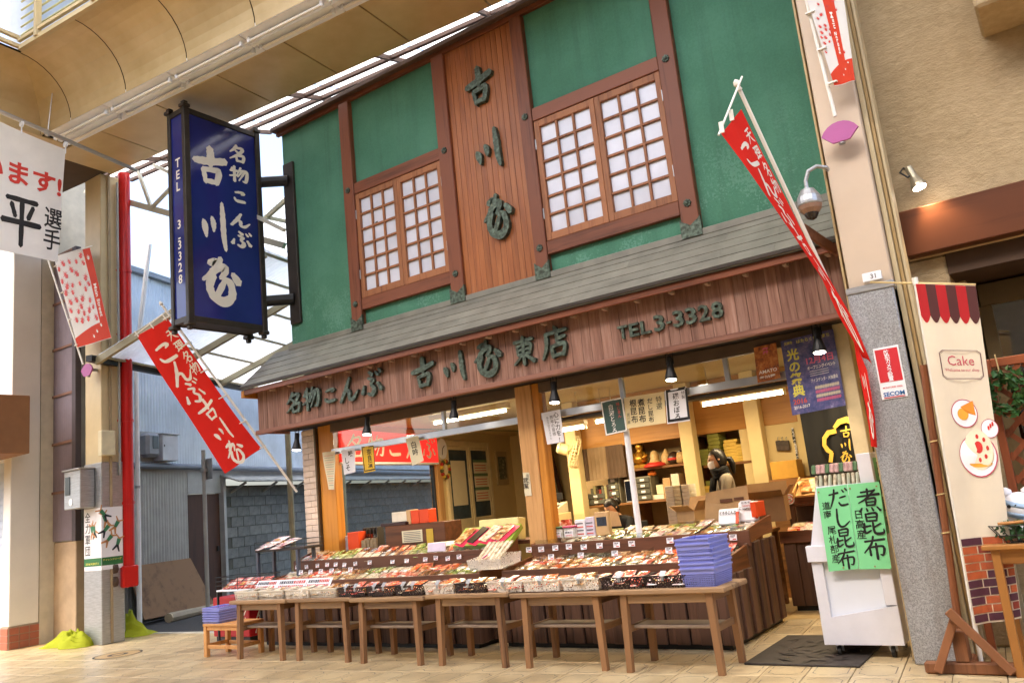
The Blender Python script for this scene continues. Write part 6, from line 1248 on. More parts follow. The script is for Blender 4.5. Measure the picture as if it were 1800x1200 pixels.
# ------------------------------------------------------------------ right side: back counter, display case, black curtain
RCt = thing('rear_counter', 'dark wooden counter with a tray of packets beyond the doormat', 'counter', (-2.3, 8.8, 0)); x0, x1, y0, y1 = -2.72, -1.7, 8.55, 9.2
for k in range(8): a = x0 + (x1-x0)*k/8; part('plank', MB().cbox(a + .002, a + (x1-x0)/8 - .002, y0 + (k % 2)*.01, y0 + .03, .05, .66, .005), M_ctr, RCt)
part('side_panel', MB().cbox(x0 - .002, x0 + .028, y0 + .032, y1, .05, .66, .004), M_ctr, RCt); part('core', MB().box(x0 + .03, x1 - .01, y0 + .04, y1, 0, .655), M_black, RCt); part('top_band', MB().cbox(x0 - .02, x1, y0 - .02, y0 + .012, .66, .78, .006), M_ctrx, RCt); part('top', MB().cbox(x0 - .02, x1, y0 + .013, y1, .661, .75, .004), M_ctrx, RCt)
for r in range(2):
    for k in range(7): pouch(x0 + .1 + k*.13, y0 + .12 + r*.16, .76 + r*.035, random.uniform(-.4, .4), .3, random.choice((4, 3, 7)), 'pale red packet in the tray on the rear dark counter', 'packets on the rear counter', 1.15)
CS = thing('display_case', 'wooden display rack of gold packets above the rear counter', 'display case', (-2.2, 9.0, .76)); a = X(1376, 8.75, 880)
part('wood_band', MB().cbox(a, -1.7, 8.9, 8.93, 1.02, 1.1, .004), M_ctrx, CS); part('post', MB().cbox(a, a + .06, 8.88, 8.95, .751, 1.02, .004), M_ctr, CS); part('back', MB().cbox(a, -1.7, 9.15, 9.17, .751, 1.0, .004), M_ctr, CS); part('shelf', MB().cbox(a, -1.7, 8.931, 9.15, 1.0, 1.018, .003), M_ctrx, CS)
part('sloped_rack', MB().slab((a + .1, 8.87, 1.11), (-1.7, 8.87, 1.11), (-1.7, 9.2, 1.28), (a + .1, 9.2, 1.28), .02), wood('pale_rack_wood', '#c79a62', '#a97b45', 'x'), CS); part('rack_cheek', MB().poly([(a + .09, 8.86, 1.09), (a + .09, 9.2, 1.09), (a + .09, 9.2, 1.3), (a + .09, 8.86, 1.15)], .015), MATS['pale_rack_wood'], CS)
for k in range(6): pouch(a + .2 + k*.125, 9.02, 1.19, .35, .48, (0, 3)[k % 2], 'gold packet on the sloped wooden rack near the black curtain', 'gold packets on the rack', 1.5)
c = at(1387, 877, y=8.87); t = thing('round_sticker', 'round white sticker with a red ring on the display case', 'sticker', c); part('disc', MB().lathe([(.055, 0), (.055, .004)], (c.x, 8.879, c.z), (0, -1, 0), 20), P_white, t); m = MB(); nn = 20
m.add([(c.x + r*math.cos(k*math.pi/10), 8.872, c.z + r*math.sin(k*math.pi/10)) for r in (.036, .044) for k in range(nn)], [(k, (k+1) % nn, nn + (k+1) % nn, nn + k) for k in range(nn)]); m.box(c.x - .02, c.x + .02, 8.8715, 8.8725, c.z - .006, c.z + .004); part('red_ring', m, M_redink, t)
yk = 9.3; a, b = at(1408, 740, y=yk), at(1512, 700, y=yk); t = thing('black_curtain', 'black shop curtain with a gold brush emblem at the inner doorway', 'curtain', (-2, yk, .9)); M_blk = plain('black_curtain_cloth', '#131316', .85, var=.15)
xa, xb = a.x, at(1525, 780, y=yk).x; m = MB(); m.smooth = True; fk = lambda u, v: (xa + (xb-xa)*u, yk + .02*math.sin(u*22)*(1 - .5*v), .5 + 1.75*v); m.grid(fk, 30, 4); part('cloth', m, M_blk, t); part('rod', MB().tube([(xa - .1, yk, 2.26), (xb + .1, yk, 2.26)], .015, 8), M_shelf, t)
m = MB(); g = lambda px, py, d=0: Vector((at(px, py, y=yk - .03).x, yk - .03 - d, at(px, py, y=yk - .03).z))
def gs(pts, k=0):
    n = len(pts); L = []
    for i, (x, y, w_) in enumerate(pts):
        p, q = pts[max(i-1, 0)], pts[min(i+1, n-1)]; dx, dy = q[0]-p[0], q[1]-p[1]; l_ = math.hypot(dx, dy); L += [g(x - dy/l_*w_/2, y + dx/l_*w_/2, k*.001), g(x + dy/l_*w_/2, y - dx/l_*w_/2, k*.001)]
    m.add(L, [(2*i, 2*i+1, 2*i+3, 2*i+2) for i in range(n-1)])
gs([(1466, 752, 6), (1475, 741, 10), (1488, 737, 11), (1500, 742, 10), (1505, 748, 5)]); gs([(1470, 757, 8), (1456, 760, 9), (1449, 770, 8), (1449, 782, 7), (1455, 791, 8), (1463, 796, 6)], 1); gs([(1462, 795, 7), (1460, 812, 7)], 2)
put_vert(m, '吉川屋', lambda x, y, d=0: g(1487 + x, 748 - y, .004 + d), 0, 0, 21, 22, .03); part('gold_emblem', m, MATS['ink_gold'], t)
# items between shelves and curtain: wall strips, carton, hanging packets
yv = 9.78; x = at(1364, 790, y=yv).x; single('wall_panel', MB().box(x - .42, x + .5, yv + .03, yv + .06, 0, ZI - .003), M_creamw, 'cream partition wall between the shelving and black curtain', 'wall')
c = at(1382, 825, y=9.55); single('carton', MB().cbox(c.x - .16, c.x + .14, 9.5, 9.74, c.z - .10, c.z + .1, .004), plain('ochre_carton', '#c9973f', .6), 'ochre cardboard carton stacked beside the cream post', 'box')
single('carton_stand', MB().cbox(c.x - .2, c.x + .18, 9.48, 9.76, 0, c.z - .102, .006), M_shelf, 'wooden cabinet under the ochre cardboard carton', 'cabinet')
for k, (p, q, tx_) in enumerate((((1391, 752), (1399, 779), '天然昆布'), ((1396, 780), (1404, 806), 'とろろ昆布'), ((1400, 808), (1407, 832), '吉川屋'))):
    a, b = at(*p, y=9.79), at(*q, y=9.79); t = thing('wall_label', ('upper', 'middle', 'lower')[k] + ' white vertical label strip on the partition wall', 'label', (a.x, 9.8, b.z), 0, 'vertical label strips'); part('strip', MB().cbox(a.x, b.x, 9.79, 9.797, b.z, a.z, .002), P_white, t); m = MB(); put_vert(m, tx_, lambda x, z, d=0: (x, 9.787, z), (a.x+b.x)/2, a.z - .01, (a.z-b.z)/len(tx_)*.9, (a.z-b.z)/len(tx_)*.96, .03, False); part('lettering', m, M_ink, t)
for k in range(3):
    a = at(1368 + k*7.5, 783, y=9.76); t = thing('hanging_packet', ('left', 'middle', 'right')[k] + ' of three dark packets hanging on the cream partition', 'packet', a, 0, 'hanging dark packets'); part('packet', MB().cbox(a.x - .03, a.x + .03, 9.765, 9.79, a.z - .06, a.z + .06, .01), plain('dark_packet', '#4c4038', .4, var=.4, scale=30), t); part('hook', MB().tube([(a.x, 9.78, a.z + .06), (a.x, 9.77, a.z + .09), (a.x, 9.81, a.z + .1)], .004, 5), M_steel, t)
# ------------------------------------------------------------------ white display cart
CT = thing('display_cart', 'white wheeled cart with two mint green brush lettered signs', 'cart', (-1.58, 6.75, 0)); M_cart = plain('white_cart_paint', '#dcdbe2', .45, var=.05, scale=5); a, b, y0, y1 = -1.87, -1.32, 6.47, 7.0
for z0, z1 in ((.09, .30),): part('lower_panel', MB().add([(a, y0, z0), (b, y0, z0), (b, y0 + .02, z0), (a, y0 + .02, z0), (a, y0, .27), (b, y0, .36), (b, y0 + .02, .36), (a, y0 + .02, .27)], [(0,3,2,1),(4,5,6,7),(0,1,5,4),(1,2,6,5),(2,3,7,6),(3,0,4,7)]), M_cart, CT)
part('recess_panel', MB().box(a + .05, b - .05, y0 + .03, y0 + .04, .25, .76), plain('pale_blue_panel', '#dfe4ee', .3, var=.02), CT)
part('stile', MB().cbox(a, a + .08, y0 + .001, y0 + .025, .272, .68, .003), M_cart, CT); part('stile', MB().cbox(b - .08, b, y0 + .001, y0 + .025, .362, .68, .003), M_cart, CT); part('waist_band', MB().cbox(a - .02, b + .005, y0 - .02, y0 + .03, .681, .80, .005), M_cart, CT)
part('base_board', MB().cbox(a, b, y0 + .021, y1, .09, .12, .004), M_cart, CT); part('side_panel', MB().cbox(b - .02, b - .001, y0 + .042, y1, .121, 1.44, .004), M_cart, CT); part('side_panel', MB().cbox(a + .001, a + .02, y0 + .042, y1, .121, .8, .004), M_cart, CT); part('back_panel', MB().cbox(a + .021, b - .021, y1 - .02, y1 - .001, .121, 1.2, .004), M_cart, CT)
part('top_shelf', MB().cbox(a + .08, b - .021, y0 + .08, y1 - .021, 1.1, 1.12, .004), M_cart, CT); part('upper_stile', MB().cbox(b - .1, b - .002, y0 + .005, y0 + .04, .801, 1.44, .004), M_cart, CT); part('upper_backer', MB().slab((a + .02, y0 + .0, .80), (b - .101, y0 + .0, .80), (b - .101, y0 + .035, 1.23), (a + .12, y0 + .035, 1.23), .01), M_cart, CT)
for x in (a + .09, b - .09):
    for y in (y0 + .06, y1 - .08):
        cst = part('caster', MB().lathe([(.02, -.013), (.038, -.013), (.038, .013), (.02, .013)], (x, y, .038), (1, 0, .0), 14), M_black, CT); part('fork', MB().bar((x - .018, y, .04), (x - .018, y, .09), .02, .004).bar((x + .018, y, .04), (x + .018, y, .09), .02, .004), M_steel, cst)
fk2 = lambda px0, py0, px1, py1: None
def csign(px, label, cols):
    P = [at(*q, y=y0 - .03) for q in px]; c = Cloth(P[0], P[1], P[3], P[2], .003, .7, .2); t = thing('cart_sign', label, 'paper sign', c.p(.5, 1), 0, 'mint green cart signs'); part('sheet', c.mesh(4, 6), P_green, t); m = MB(); f = c.f(.002)
    for tx_, u, v, s, bd in cols: put_vert(m, tx_, f, c.w*u, c.h*(1-v), c.h*s*.96, c.h*s*.98, min(bd, .01), bd > .02)
    part('lettering', m, M_ink, t); m = MB()
    for q in ((.06, .05), (.9, .05), (.5, .97)): p_ = c.p(*q); m.lathe([(.006, 0), (.006, .004)], p_, c.n, 8)
    part('pin', m, plain('pin_brown', '#a07a50', .5), t)
csign(((1435, 858), (1489, 851), (1510, 999), (1457, 1004)), 'left mint green sign reading dashi kelp in black brush characters', [('だし昆布', .66, .03, .245, .03), ('道南', .24, .17, .105, .01), ('尾札部産', .3, .46, .115, .005)])
csign(((1490, 851), (1545, 846), (1567, 999), (1511, 1000)), 'right mint green sign reading simmering kelp in black brush characters', [('煮昆布', .6, .07, .28, .03), ('日高産', .22, .3, .12, .012)])
m = MB(); f3 = lambda x, z, d=0: (b + .004, x, z); t = thing('cart_sign', 'mint green sign on the side of the cart facing the column', 'paper sign', (b, 6.7, .9)); part('sheet', MB().box(b + .001, b + .0025, y0 + .06, y0 + .3, .85, 1.4), P_green, t); put_vert(m, '日高昆布', f3, y0 + .18, 1.38, .12, .13, .03, False); part('lettering', m, M_ink, t)
for k in range(12):
    x = a + .10 + k*.034; t = thing('kelp_bag', 'upright clear bag of dried kelp on the cart top, %s from the left' % ('first', 'second', 'third', 'fourth', 'fifth', 'sixth', 'seventh', 'eighth', 'ninth', 'tenth', 'eleventh', 'last')[k], 'bag', (x, 6.66, 1.12), 0, 'kelp bags on the cart')
    tl = Vector((.12 + random.uniform(-.06, .06), .05, 1)).normalized(); part('bag', MB().obox(Vector((x, 6.66, 1.215)) + Vector((0, .004*(k % 3), 0)), (.024, .17, .19), (tl.cross(Vector((0, 1, 0))).normalized() * -1, Vector((0, 1, 0)), tl), .008), (PM[3], plain('pale_kelp_bag', '#c3c5ae', .2, var=.25, scale=40))[k % 2], t); part('bag_top', MB().obox(Vector((x, 6.66, 1.345)) + tl * .01, (.034, .17, .07), (tl.cross(Vector((0, 1, 0))).normalized() * -1, Vector((0, 1, 0)), tl), .008), (plain('bag_top_pink', '#c9a3a0', .25, var=.35, scale=40), plain('bag_top_green', '#5d7a5a', .25, var=.4, scale=40))[k % 3 == 0], t)
# door mat
P4 = [at(*q, z=0) for q in ((1308, 1168), (1432, 1168), (1478, 1117), (1372, 1117))]; t = thing('doormat', 'dark rubber doormat with leaf relief in front of the entrance', 'mat', P4[0]); M_mat = plain('dark_rubber', '#37302b', .6, var=.3, scale=14, bump=.3)
x0, x1, ya, yb2 = P4[0].x, P4[0].x + .82, P4[0].y, P4[2].y - .05; part('base', MB().cbox(x0, x1, ya, yb2, .001, .016, .006), M_mat, t); m = MB(); rr = random.Random(3)
for k in range(46): cx, cy, an, L = rr.uniform(x0 + .08, x1 - .08), rr.uniform(ya + .08, yb2 - .08), rr.uniform(0, 3.1), rr.uniform(.05, .1); d1 = Vector((math.cos(an), math.sin(an), 0)); d2 = Vector((-d1.y, d1.x, 0)); c = Vector((cx, cy, .0165)); m.add([c - d1*L, c + d2*L*.35 + Vector((0, 0, .006)), c + d1*L, c - d2*L*.35 + Vector((0, 0, .006))], [(0, 1, 2, 3)])
part('leaf_relief', m, M_mat, t)
# ------------------------------------------------------------------ alley on the left
AA = Vector((-13.76, 9.21, 0)); AD = Vector((-.31, .95, 0)).normalized(); AN = Vector((AD.y, -AD.x, 0))
def aw(s, off=0.0, z=0.0): return AA + AD * s + AN * off + Vector((0, 0, z))
AM = Matrix.Translation(AA) @ Matrix((AD, -AN, (0, 0, 1))).transposed().to_4x4()
def awbox(mb, s0, s1, o0, o1, z0, z1, b=.004): n = len(mb.v); mb.cbox(s0, s1, -o1, -o0, z0, z1, b); return mb.xf(AM, n)
M_corrb = plain('blue_grey_corrugated_steel', '#c2cedb', .5, .25, var=.12, scale=2); M_corrg = plain('grey_corrugated_steel', '#a2a4a2', .6, .2, var=.15, scale=3); M_block = plain('grey_concrete_block', '#6c6f6c', .85, var=.25, scale=8, bump=.4, rnd=.16)
AB = thing('alley_building', 'blue grey corrugated steel building with a block wall lean-to along the alley', 'building', aw(2))
s = -1.7
while s < 13: part('corrugated_sheet', corrug(MB(), aw(s, .02, 2.62), AD, (0, 0, 1), .9, 3.4, .075, .012), M_corrb, AB); s += .9
part('wall_core', awbox(MB(), -1.7, 13, -.3, -.02, 2.4, 6.0), M_corrg, AB); part('roof_edge', awbox(MB(), -1.8, 13, -.1, .12, 6.02, 6.12), plain('grey_flashing', '#7f8994', .5), AB)
part('gutter_pipe', MB().tube([aw(-1.8, .1, 2.6), aw(13, .12, 2.48)], .055, 10), plain('grey_pvc', '#6c7480', .4), AB)
s = -1.7
while s < -.05: part('corrugated_sheet', corrug(MB(), aw(s, .0, 0), AD, (0, 0, 1), .56, 2.52, .075, .012), M_corrg, AB); s += .565
part('lintel', awbox(MB(), -.02, 1.0, -.05, .02, 2.1, 2.5), M_corrg, AB)
dd = part('door', awbox(MB(), .03, .95, -.06, -.02, 0, 2.09), wood('dark_brown_door', '#4a2f20', '#2e1d14', 'z', .6), AB); part('door_handle', awbox(MB(), .82, .86, -.02, .02, 1.0, 1.1), M_black, dd); part('door_post', awbox(MB(), .96, 1.04, -.05, .08, 0, 2.4), M_corrg, AB)
bw = part('block_wall', awbox(MB(), 1.06, 13, -.2, -.004, 0, 2.24), plain('block_mortar', '#54564f', .9), AB)
BL = mesh_of('block', MB().cbox(.004, .396, -.012, .01, .004, .196, .006), M_block)
for r in range(11):
    s = 1.07 - (.2 if r % 2 else 0)
    while s < 11.7:
        if s > 1.0: inst('block', BL, AM @ MT(s, 0, .02 + r * .2, sz=1) @ Matrix.Translation((0, random.uniform(-.003, .003), 0)), bw)
        s += .4
part('lean_to_roof', MB().slab(aw(.95, .45, 2.3), aw(13, .45, 2.3), aw(13, 0, 2.46), aw(.95, 0, 2.46), .03), plain('weathered_roof_sheet', '#8b8d8c', .6, var=.25), AB)
for k in range(10): q = 1.3 + k * 1.1; part('roof_bracket', MB().bar(aw(q, 0, 2.1), aw(q, .36, 2.27), .04, .04), M_corrg, AB)
t = thing('plank_board', 'large weathered plywood board leaning against the grey corrugated wall', 'board', aw(-.7, .3)); part('board', MB().slab(aw(-1.6, .38, .1), aw(.25, .34, .05), aw(-.05, .06, .95), aw(-1.6, .06, .95), .025), wood('weathered_plywood', '#7d6248', '#544132', 'x', .8, 8), t)
t = thing('timber_log', 'pale weathered timber lying at the foot of the plywood board', 'timber', aw(-.6, .6)); part('log', MB().tube([aw(-1.3, .62, .07), aw(-.1, .55, .06)], [.08, .06], 8), plain('pale_weathered_wood', '#9a9180', .8), t); part('end', MB().tube([aw(-1.34, .622, .07), aw(-1.3, .62, .07)], .078, 8), plain('cut_wood', '#b5a88e', .8), t)
t = thing('electric_meter', 'grey electric meter beside a white cabinet on the corrugated wall', 'meter', aw(-1.0, .1, 2.7)); c0 = onwall(254, 785, AA, AD); s_ = (c0 - AA).dot(AD)
part('meter_body', awbox(MB(), s_ - .2, s_ + .13, .04, .24, c0.z - .2, c0.z + .22, .05), plain('meter_grey', '#7d828a', .4), t); part('meter_window', awbox(MB(), s_ - .08, s_ + .06, .241, .25, c0.z - .06, c0.z + .16), plain('meter_glass', '#39424a', .15), t); part('mount_board', awbox(MB(), s_ - .25, s_ + .55, .03, .039, c0.z - .25, c0.z + .26), M_corrg, t)
t = thing('utility_cabinet', 'white metal utility cabinet next to the electric meter', 'cabinet', aw(s_ + .4, .1, c0.z - .25)); part('box', awbox(MB(), s_ + .16, s_ + .56, .04, .25, c0.z - .26, c0.z + .2, .008), plain('cabinet_white', '#b4bac4', .4), t); part('lid', awbox(MB(), s_ + .14, s_ + .58, .04, .28, c0.z + .201, c0.z + .225), plain('cabinet_lid', '#a9b0ba', .4), t); part('lock', awbox(MB(), s_ + .19, s_ + .21, .251, .258, c0.z - .02, c0.z + .02), M_black, t)
q = at(373, 1085, z=0); t = thing('sign_post', 'thin grey steel post standing in the alley beside the block wall', 'post', (-11.9, 8.5, 0)); qx = at(362, 950, y=8.6).x; part('pole', MB().tube([(qx, 8.6, 0), (qx, 8.6, 2.75)], .035, 10), M_corrg, t); part('plate', MB().cbox(qx - .13, qx + .16, 8.64, 8.66, 2.25, 2.6, .004), plain('grey_sign_back', '#8f959b', .5, .3), t); part('clamp', MB().cbox(qx - .05, qx + .05, 8.56, 8.639, 2.38, 2.44, .004), M_steel, t)
# alley canopy
CN = thing('alley_canopy', 'translucent corrugated canopy on cream steel frames over the alley', 'canopy', aw(2, 1.0, 4)); c_lo = lambda s: Vector((-11.35, 6.17, 3.98)) + Vector((-.36, .933, 0)) * s; c_hi = lambda s: Vector((-8.62, 7.02, 5.05)) + Vector((-.2, .98, 0)) * s
for k in range(5):
    m = MB(); m.smooth = True; s0, s1 = k * 1.6, k * 1.6 + 1.58; n_ = 84
    m.grid(lambda u, v: (c_lo(s0 + (s1-s0)*u) * (1-v) + c_hi(s0 + (s1-s0)*u) * v) + Vector((0, 0, .012 * math.sin(u * 2 * math.pi * 21))), n_, 1); part('sheet', m, M_corr_clear, CN)
M_crm2 = plain('olive_cream_steel', '#9a947a', .5, var=.1)
for k in range(6): part('rafter', MB().bar(c_lo(k * 1.5 + .02) - Vector((0, 0, .07)), c_hi(k * 1.5 + .02) - Vector((0, 0, .07)), .06, .1), M_crm2, CN)
for q in (.02, .22, .42, .62, .82, .98): part('purlin', MB().bar(c_lo(0)*(1-q) + c_hi(0)*q - Vector((0, 0, .015)), c_lo(7.8)*(1-q) + c_hi(7.8)*q - Vector((0, 0, .015)), .04, .03), M_crm2, CN)
part('gutter', MB().bar(c_lo(-.1) + Vector((-.03, 0, -.03)), c_lo(8) + Vector((-.03, 0, -.03)), .1, .09), M_black, CN)
for k in (4,): p0 = c_lo(k * 1.9 + .3); part('canopy_post', MB().tube([(p0.x, p0.y, 0) if k else (p0.x, p0.y, 2.0), p0 - Vector((0, 0, .05))], .04, 8), M_crm2, CN)
# steel tie frame between the left column and the shop
TF = thing('tie_frame', 'pale steel truss joining the left column to the arcade edge', 'truss', at(200, 350, y=6.7)); a, b = at(152, 335, y=6.62), at(500, 432, y=7.55)
part('bottom_chord', MB().bar(a, b, .07, .09), plain('pale_steel_paint', '#b9b6a6', .5), TF); Mps = MATS['pale_steel_paint']
for p, q in (((240, 293), (266, 366)), ((266, 366), (330, 300)), ((270, 290), (500, 405)), ((180, 345), (230, 300))): part('brace', MB().bar(at(*p, y=6.9), at(*q, y=6.95), .04, .05), Mps, TF)
part('hanger', MB().bar(at(157, 285, y=6.6), at(160, 345, y=6.6), .09, .09), M_cream_steel, TF)
part('gusset', MB().poly([at(155, 340, y=6.57), at(168, 318, y=6.57), at(182, 345, y=6.57)], .02), M_cream_steel, TF)
# upper translucent sheets beside the green wall
t = thing('upper_skylight', 'sloping translucent sheets above the alley beside the green wall', 'skylight', (-9.5, 9, 5.8))
for k in range(4): part('sheet', corrug(MB(), (-11.6 + k * .78, 8.2, 5.75 + k * .24), (.955, 0, .295), (0, 1, .05), .77, 1.6, .07, .012), M_corr_clear, t)
for y in (8.25, 9.7): part('rafter', MB().bar((-11.6, y, 5.7), (-8.5, y, 6.68), .05, .07), M_crm2, t)
part('purlin', MB().bar((-10.0, 8.2, 6.18), (-10.0, 9.8, 6.26), .05, .05), M_crm2, t); part('edge_post', MB().tube([(-11.5, 9.7, 0), (-11.5, 9.7, 5.72)], .05, 8), M_crm2, t)
# ------------------------------------------------------------------ left arcade column and its fittings
LCx0, LCx1, LCy0, LCy1 = -12.0, -11.53, 6.35, 6.68
lc = thing('arcade_column', 'cream column with brushed steel cladding beside the red pipe', 'column', (-11.76, 6.5, 0), 0, 'columns of the arcade')
part('shaft', MB().cbox(LCx0 + .015, LCx1 - .015, LCy0 + .015, LCy1 - .015, 0, 6.9, .01), M_cream_steel, lc); part('cladding', MB().cbox(LCx0, LCx1, LCy0, LCy1, 0, 2.5, .008), M_steel, lc)
part('seam_strip', MB().cbox(LCx1 - .002, LCx1 + .012, LCy0 + .12, LCy0 + .16, .01, 6.9, .003), plain('tan_seam', '#9c8a6c', .5), lc)
part('conduit', MB().tube([(LCx1 + .03, LCy0 + .26, 2.3), (LCx1 + .03, LCy0 + .26, 3.4), (LCx1 + .03, LCy0 + .26, 3.7), (LCx1 + .03, LCy0 + .26, 6.8)], .018, 8), M_corrg, lc)
c = at(190, 780, x=LCx1 + .05); part('junction_box', MB().cbox(LCx1 + .012, LCx1 + .11, c.y - .13, c.y + .08, c.z - .17, c.z + .19, .01), plain('ivory_box', '#cfc6a6', .5), lc)
t = thing('meter_box', 'stainless steel meter box with a small window on the left column', 'meter box', (-12.0, 6.2, 1.85)); part('body', MB().cbox(-12.14, -11.7, 6.14, 6.348, 1.88, 2.42, .008), M_steel, t); part('hood', MB().cbox(-12.16, -11.68, 6.11, 6.349, 2.421, 2.445, .006), M_steel, t); part('window', MB().cbox(-12.1, -11.97, 6.13, 6.139, 2.08, 2.34, .004), plain('meter_glass', '#39424a', .15), t); part('badge', MB().lathe([(.05, 0), (.05, .004)], (-11.95, 6.138, 1.98), (0, -1, 0), 14), M_white, t)
# sports poster wrapped round the column corner
t = thing('sports_poster', 'white sports poster with green players wrapped on the left column', 'poster', (LCx1, LCy0, .95)); z0, z1 = 1.0, 1.86
part('sheet', MB().box(LCx0 + .02, LCx1 + .004, LCy0 - .005, LCy0 - .003, z0, z1).box(LCx1 + .013, LCx1 + .0145, LCy0 - .005, LCy0 + .30, z0, z1), P_white, t); fx = lambda x, z, d=0: (x, LCy0 - .008 - d, z); fy_ = lambda y, z, d=0: (LCx1 + .017 + d, y, z)
m = MB(); put_vert(m, '全力軍団', fx, LCx0 + .12, z1 - .04, .15, .155, .005, False); part('lettering', m, M_ink, t)
part('green_band', MB().box(LCx0 + .02, LCx1 + .005, LCy0 - .0075, LCy0 - .006, z0 + .06, z0 + .17).box(LCx1 + .0155, LCx1 + .0165, LCy0 - .005, LCy0 + .30, z0 + .06, z0 + .17), plain('poster_green', '#2c6a3c', .5), t)
m = MB(); put_text(m, 'チャレンジリーグ', fy_, LCy0 + .01, z0 + .12, .03, .27, .02); put_text(m, '2016.9-2017.1', fx, LCx0 + .06, z0 + .08, .03, .34, .02); part('band_print', m, MATS['ink_yellow'], t)
m = MB(); rr = random.Random(11)
for k in range(9):     # jumping players as small torso-and-limb silhouettes
    onf = k < 3; u = rr.uniform(.2, .42) if onf else rr.uniform(.03, .27); z = rr.uniform(z0 + .28, z1 - .1); F = (lambda a, b, d=0: fx(LCx0 + a, b, .0006 * k)) if onf else (lambda a, b, d=0: fy_(LCy0 + a, b, .0006 * k)); a0 = rr.uniform(-.8, .8)
    def limb(x0, y0, an, L, w0, w1, mi): m.cur = mi; dx, dy = math.cos(an), math.sin(an); m.add([F(x0 - dy*w0, y0 + dx*w0), F(x0 + dy*w0, y0 - dx*w0), F(x0 + dx*L + dy*w1, y0 + dy*L - dx*w1), F(x0 + dx*L - dy*w1, y0 + dy*L + dx*w1)], [(0, 1, 2, 3)]); return x0 + dx*L, y0 + dy*L
    e = limb(u, z, math.pi/2 + a0, .09, .022, .03, 0)
    for q in (.9, -.9): limb(e[0], e[1], math.pi/2 + a0 + q, .08, .012, .008, 1)
    for q in (2.6, 3.7): limb(u, z, math.pi/2 + a0 + q, .1, .018, .01, 2 if k % 2 else 1)
part('player_print', m, [plain('player_green', '#3f7f5a', .5), plain('player_skin', '#c08a5c', .5), plain('player_dark', '#2a3038', .5)], t)
# red fire pipe
px_ = at(223, 780, y=6.75).x; t = thing('fire_pipe', 'thick red fire riser pipe with hose inlets beside the left column', 'pipe', (px_, 6.75, .7)); Mrp = plain('red_pipe_paint', '#c01a16', .35, var=.06)
part('riser', MB().tube([(px_, 6.75, .76), (px_, 6.75, 7.0)], .088, 16), Mrp, t); part('inlet_box', MB().cbox(px_ - .095, px_ + .095, 6.62, 6.86, .72, 1.02, .02), Mrp, t)
for z in (.82, 1.0): c = Vector((px_ - .03, 6.57, z)); n1 = part('hose_inlet', MB().lathe([(.085, 0), (.085, .06), (.07, .075)], c, (.1, -1, 0), 14), plain('dark_brass', '#5a4c44', .4, .5), t); part('inlet_cap', MB().lathe([(.055, .076), (.055, .085)], c, (.1, -1, 0), 14), plain('cap_red', '#9c2a2a', .5), n1)
for z in (1.9, 3.1, 4.4, 5.4): part('pipe_clamp', MB().lathe([(.098, -.02), (.098, .02)], (px_, 6.75, z), n=16), Mrp, t); part('clamp_arm', MB().bar((px_ - .1, 6.76, z), (LCx1 - .02, 6.6, z), .03, .03), Mrp, t)
t = thing('rain_pipe', 'thin white downpipe running up behind the red pipe', 'pipe', (px_ + .1, 7.4, 0)); x = at(238, 560, y=7.6).x; part('pipe', MB().tube([(x, 7.6, 0), (x, 7.6, 4.2), (x + .15, 7.6, 4.9), (x + .45, 7.6, 6.2)], .04, 8), M_white, t); part('clip', MB().lathe([(.05, -.02), (.05, .02)], (x, 7.6, 2.2), n=10), M_steel, t)
# yellow-green net
def blob(px0, px1, pyt, pyb, y, label):
    a, b = at(px0, pyb, y=y), at(px1, pyb, y=y); h = at((px0+px1)/2, pyt, y=y).z; m = MB(); m.smooth = True; rr = random.Random(px0)
    ph = [rr.uniform(0, 6) for _ in range(6)]
    def fn(u, v):
        e = math.sin(math.pi * u) ** .8 * math.sin(math.pi * v) ** .7 * (.6 + .4 * math.sin(2.3 * u + ph[4])) if 0 < u < 1 and 0 < v < 1 else 0
        return (a.x + (b.x-a.x)*u + .03*math.sin(9*v+ph[0]), y - .2 + .4*v + .04*math.sin(11*u+ph[1]), .006 + h * e * (.6 + .1*math.sin(7*u+ph[2]) + .12*math.sin(9*v+6*u+ph[3]) + .06*math.sin(31*u+13*v) + .05*math.sin(27*v-19*u)))
    m.grid(fn, 40, 26)
    single('bird_net', m, _cloth('lime_net_cloth', '#b2ba2c', .75, .3) if 'lime_net_cloth' not in MATS else MATS['lime_net_cloth'], label, 'net', 'heaps of lime green net')
blob(95, 155, 1076, 1132, 6.26, 'heap of lime green net left of the steel column'); blob(196, 256, 1050, 1108, 7.05, 'heap of lime green net right of the steel column')
# ------------------------------------------------------------------ buildings left of the column
WB = thing('white_building', 'white corner building with a shutter and brown awning end', 'building', (-14, 6.2, 0)); M_wr = plain('off_white_render', '#dedad2', .7, var=.05, scale=2); yf = 5.88
xa = at(14, 1140, y=yf).x
part('corner_wall', MB().cbox(xa - .22, xa + .0, yf, 6.3, .32, 7.5, .01), M_wr, WB); part('side_wall', MB().box(xa - 4, xa - .01, 6.31, 7.3, 0, 7.5), plain('beige_side_render', '#c8bfab', .7, var=.1), WB); part('upper_wall', MB().box(xa - 4, xa - .22, yf + .002, 6.3, 2.75, 7.5), M_wr, WB)
tb = part('tile_plinth', MB().box(xa - .23, xa + .006, yf - .006, 6.3, 0, .319), plain('plinth_mortar', '#a08c7c', .8), WB)
for k in range(3):
    for r in range(3): part('plinth_tile', MB().cbox(xa + .004, xa + .014, yf + .01 + k*.14, yf + .14 + k*.14, .01 + r*.1, .1 + r*.1, .003), plain('terracotta_tile', '#9c5a44', .5, rnd=.1), tb); 
for r in range(3): part('plinth_tile', MB().cbox(xa - .22, xa, yf - .016, yf - .004, .01 + r*.1, .1 + r*.1, .003), MATS['terracotta_tile'], tb)
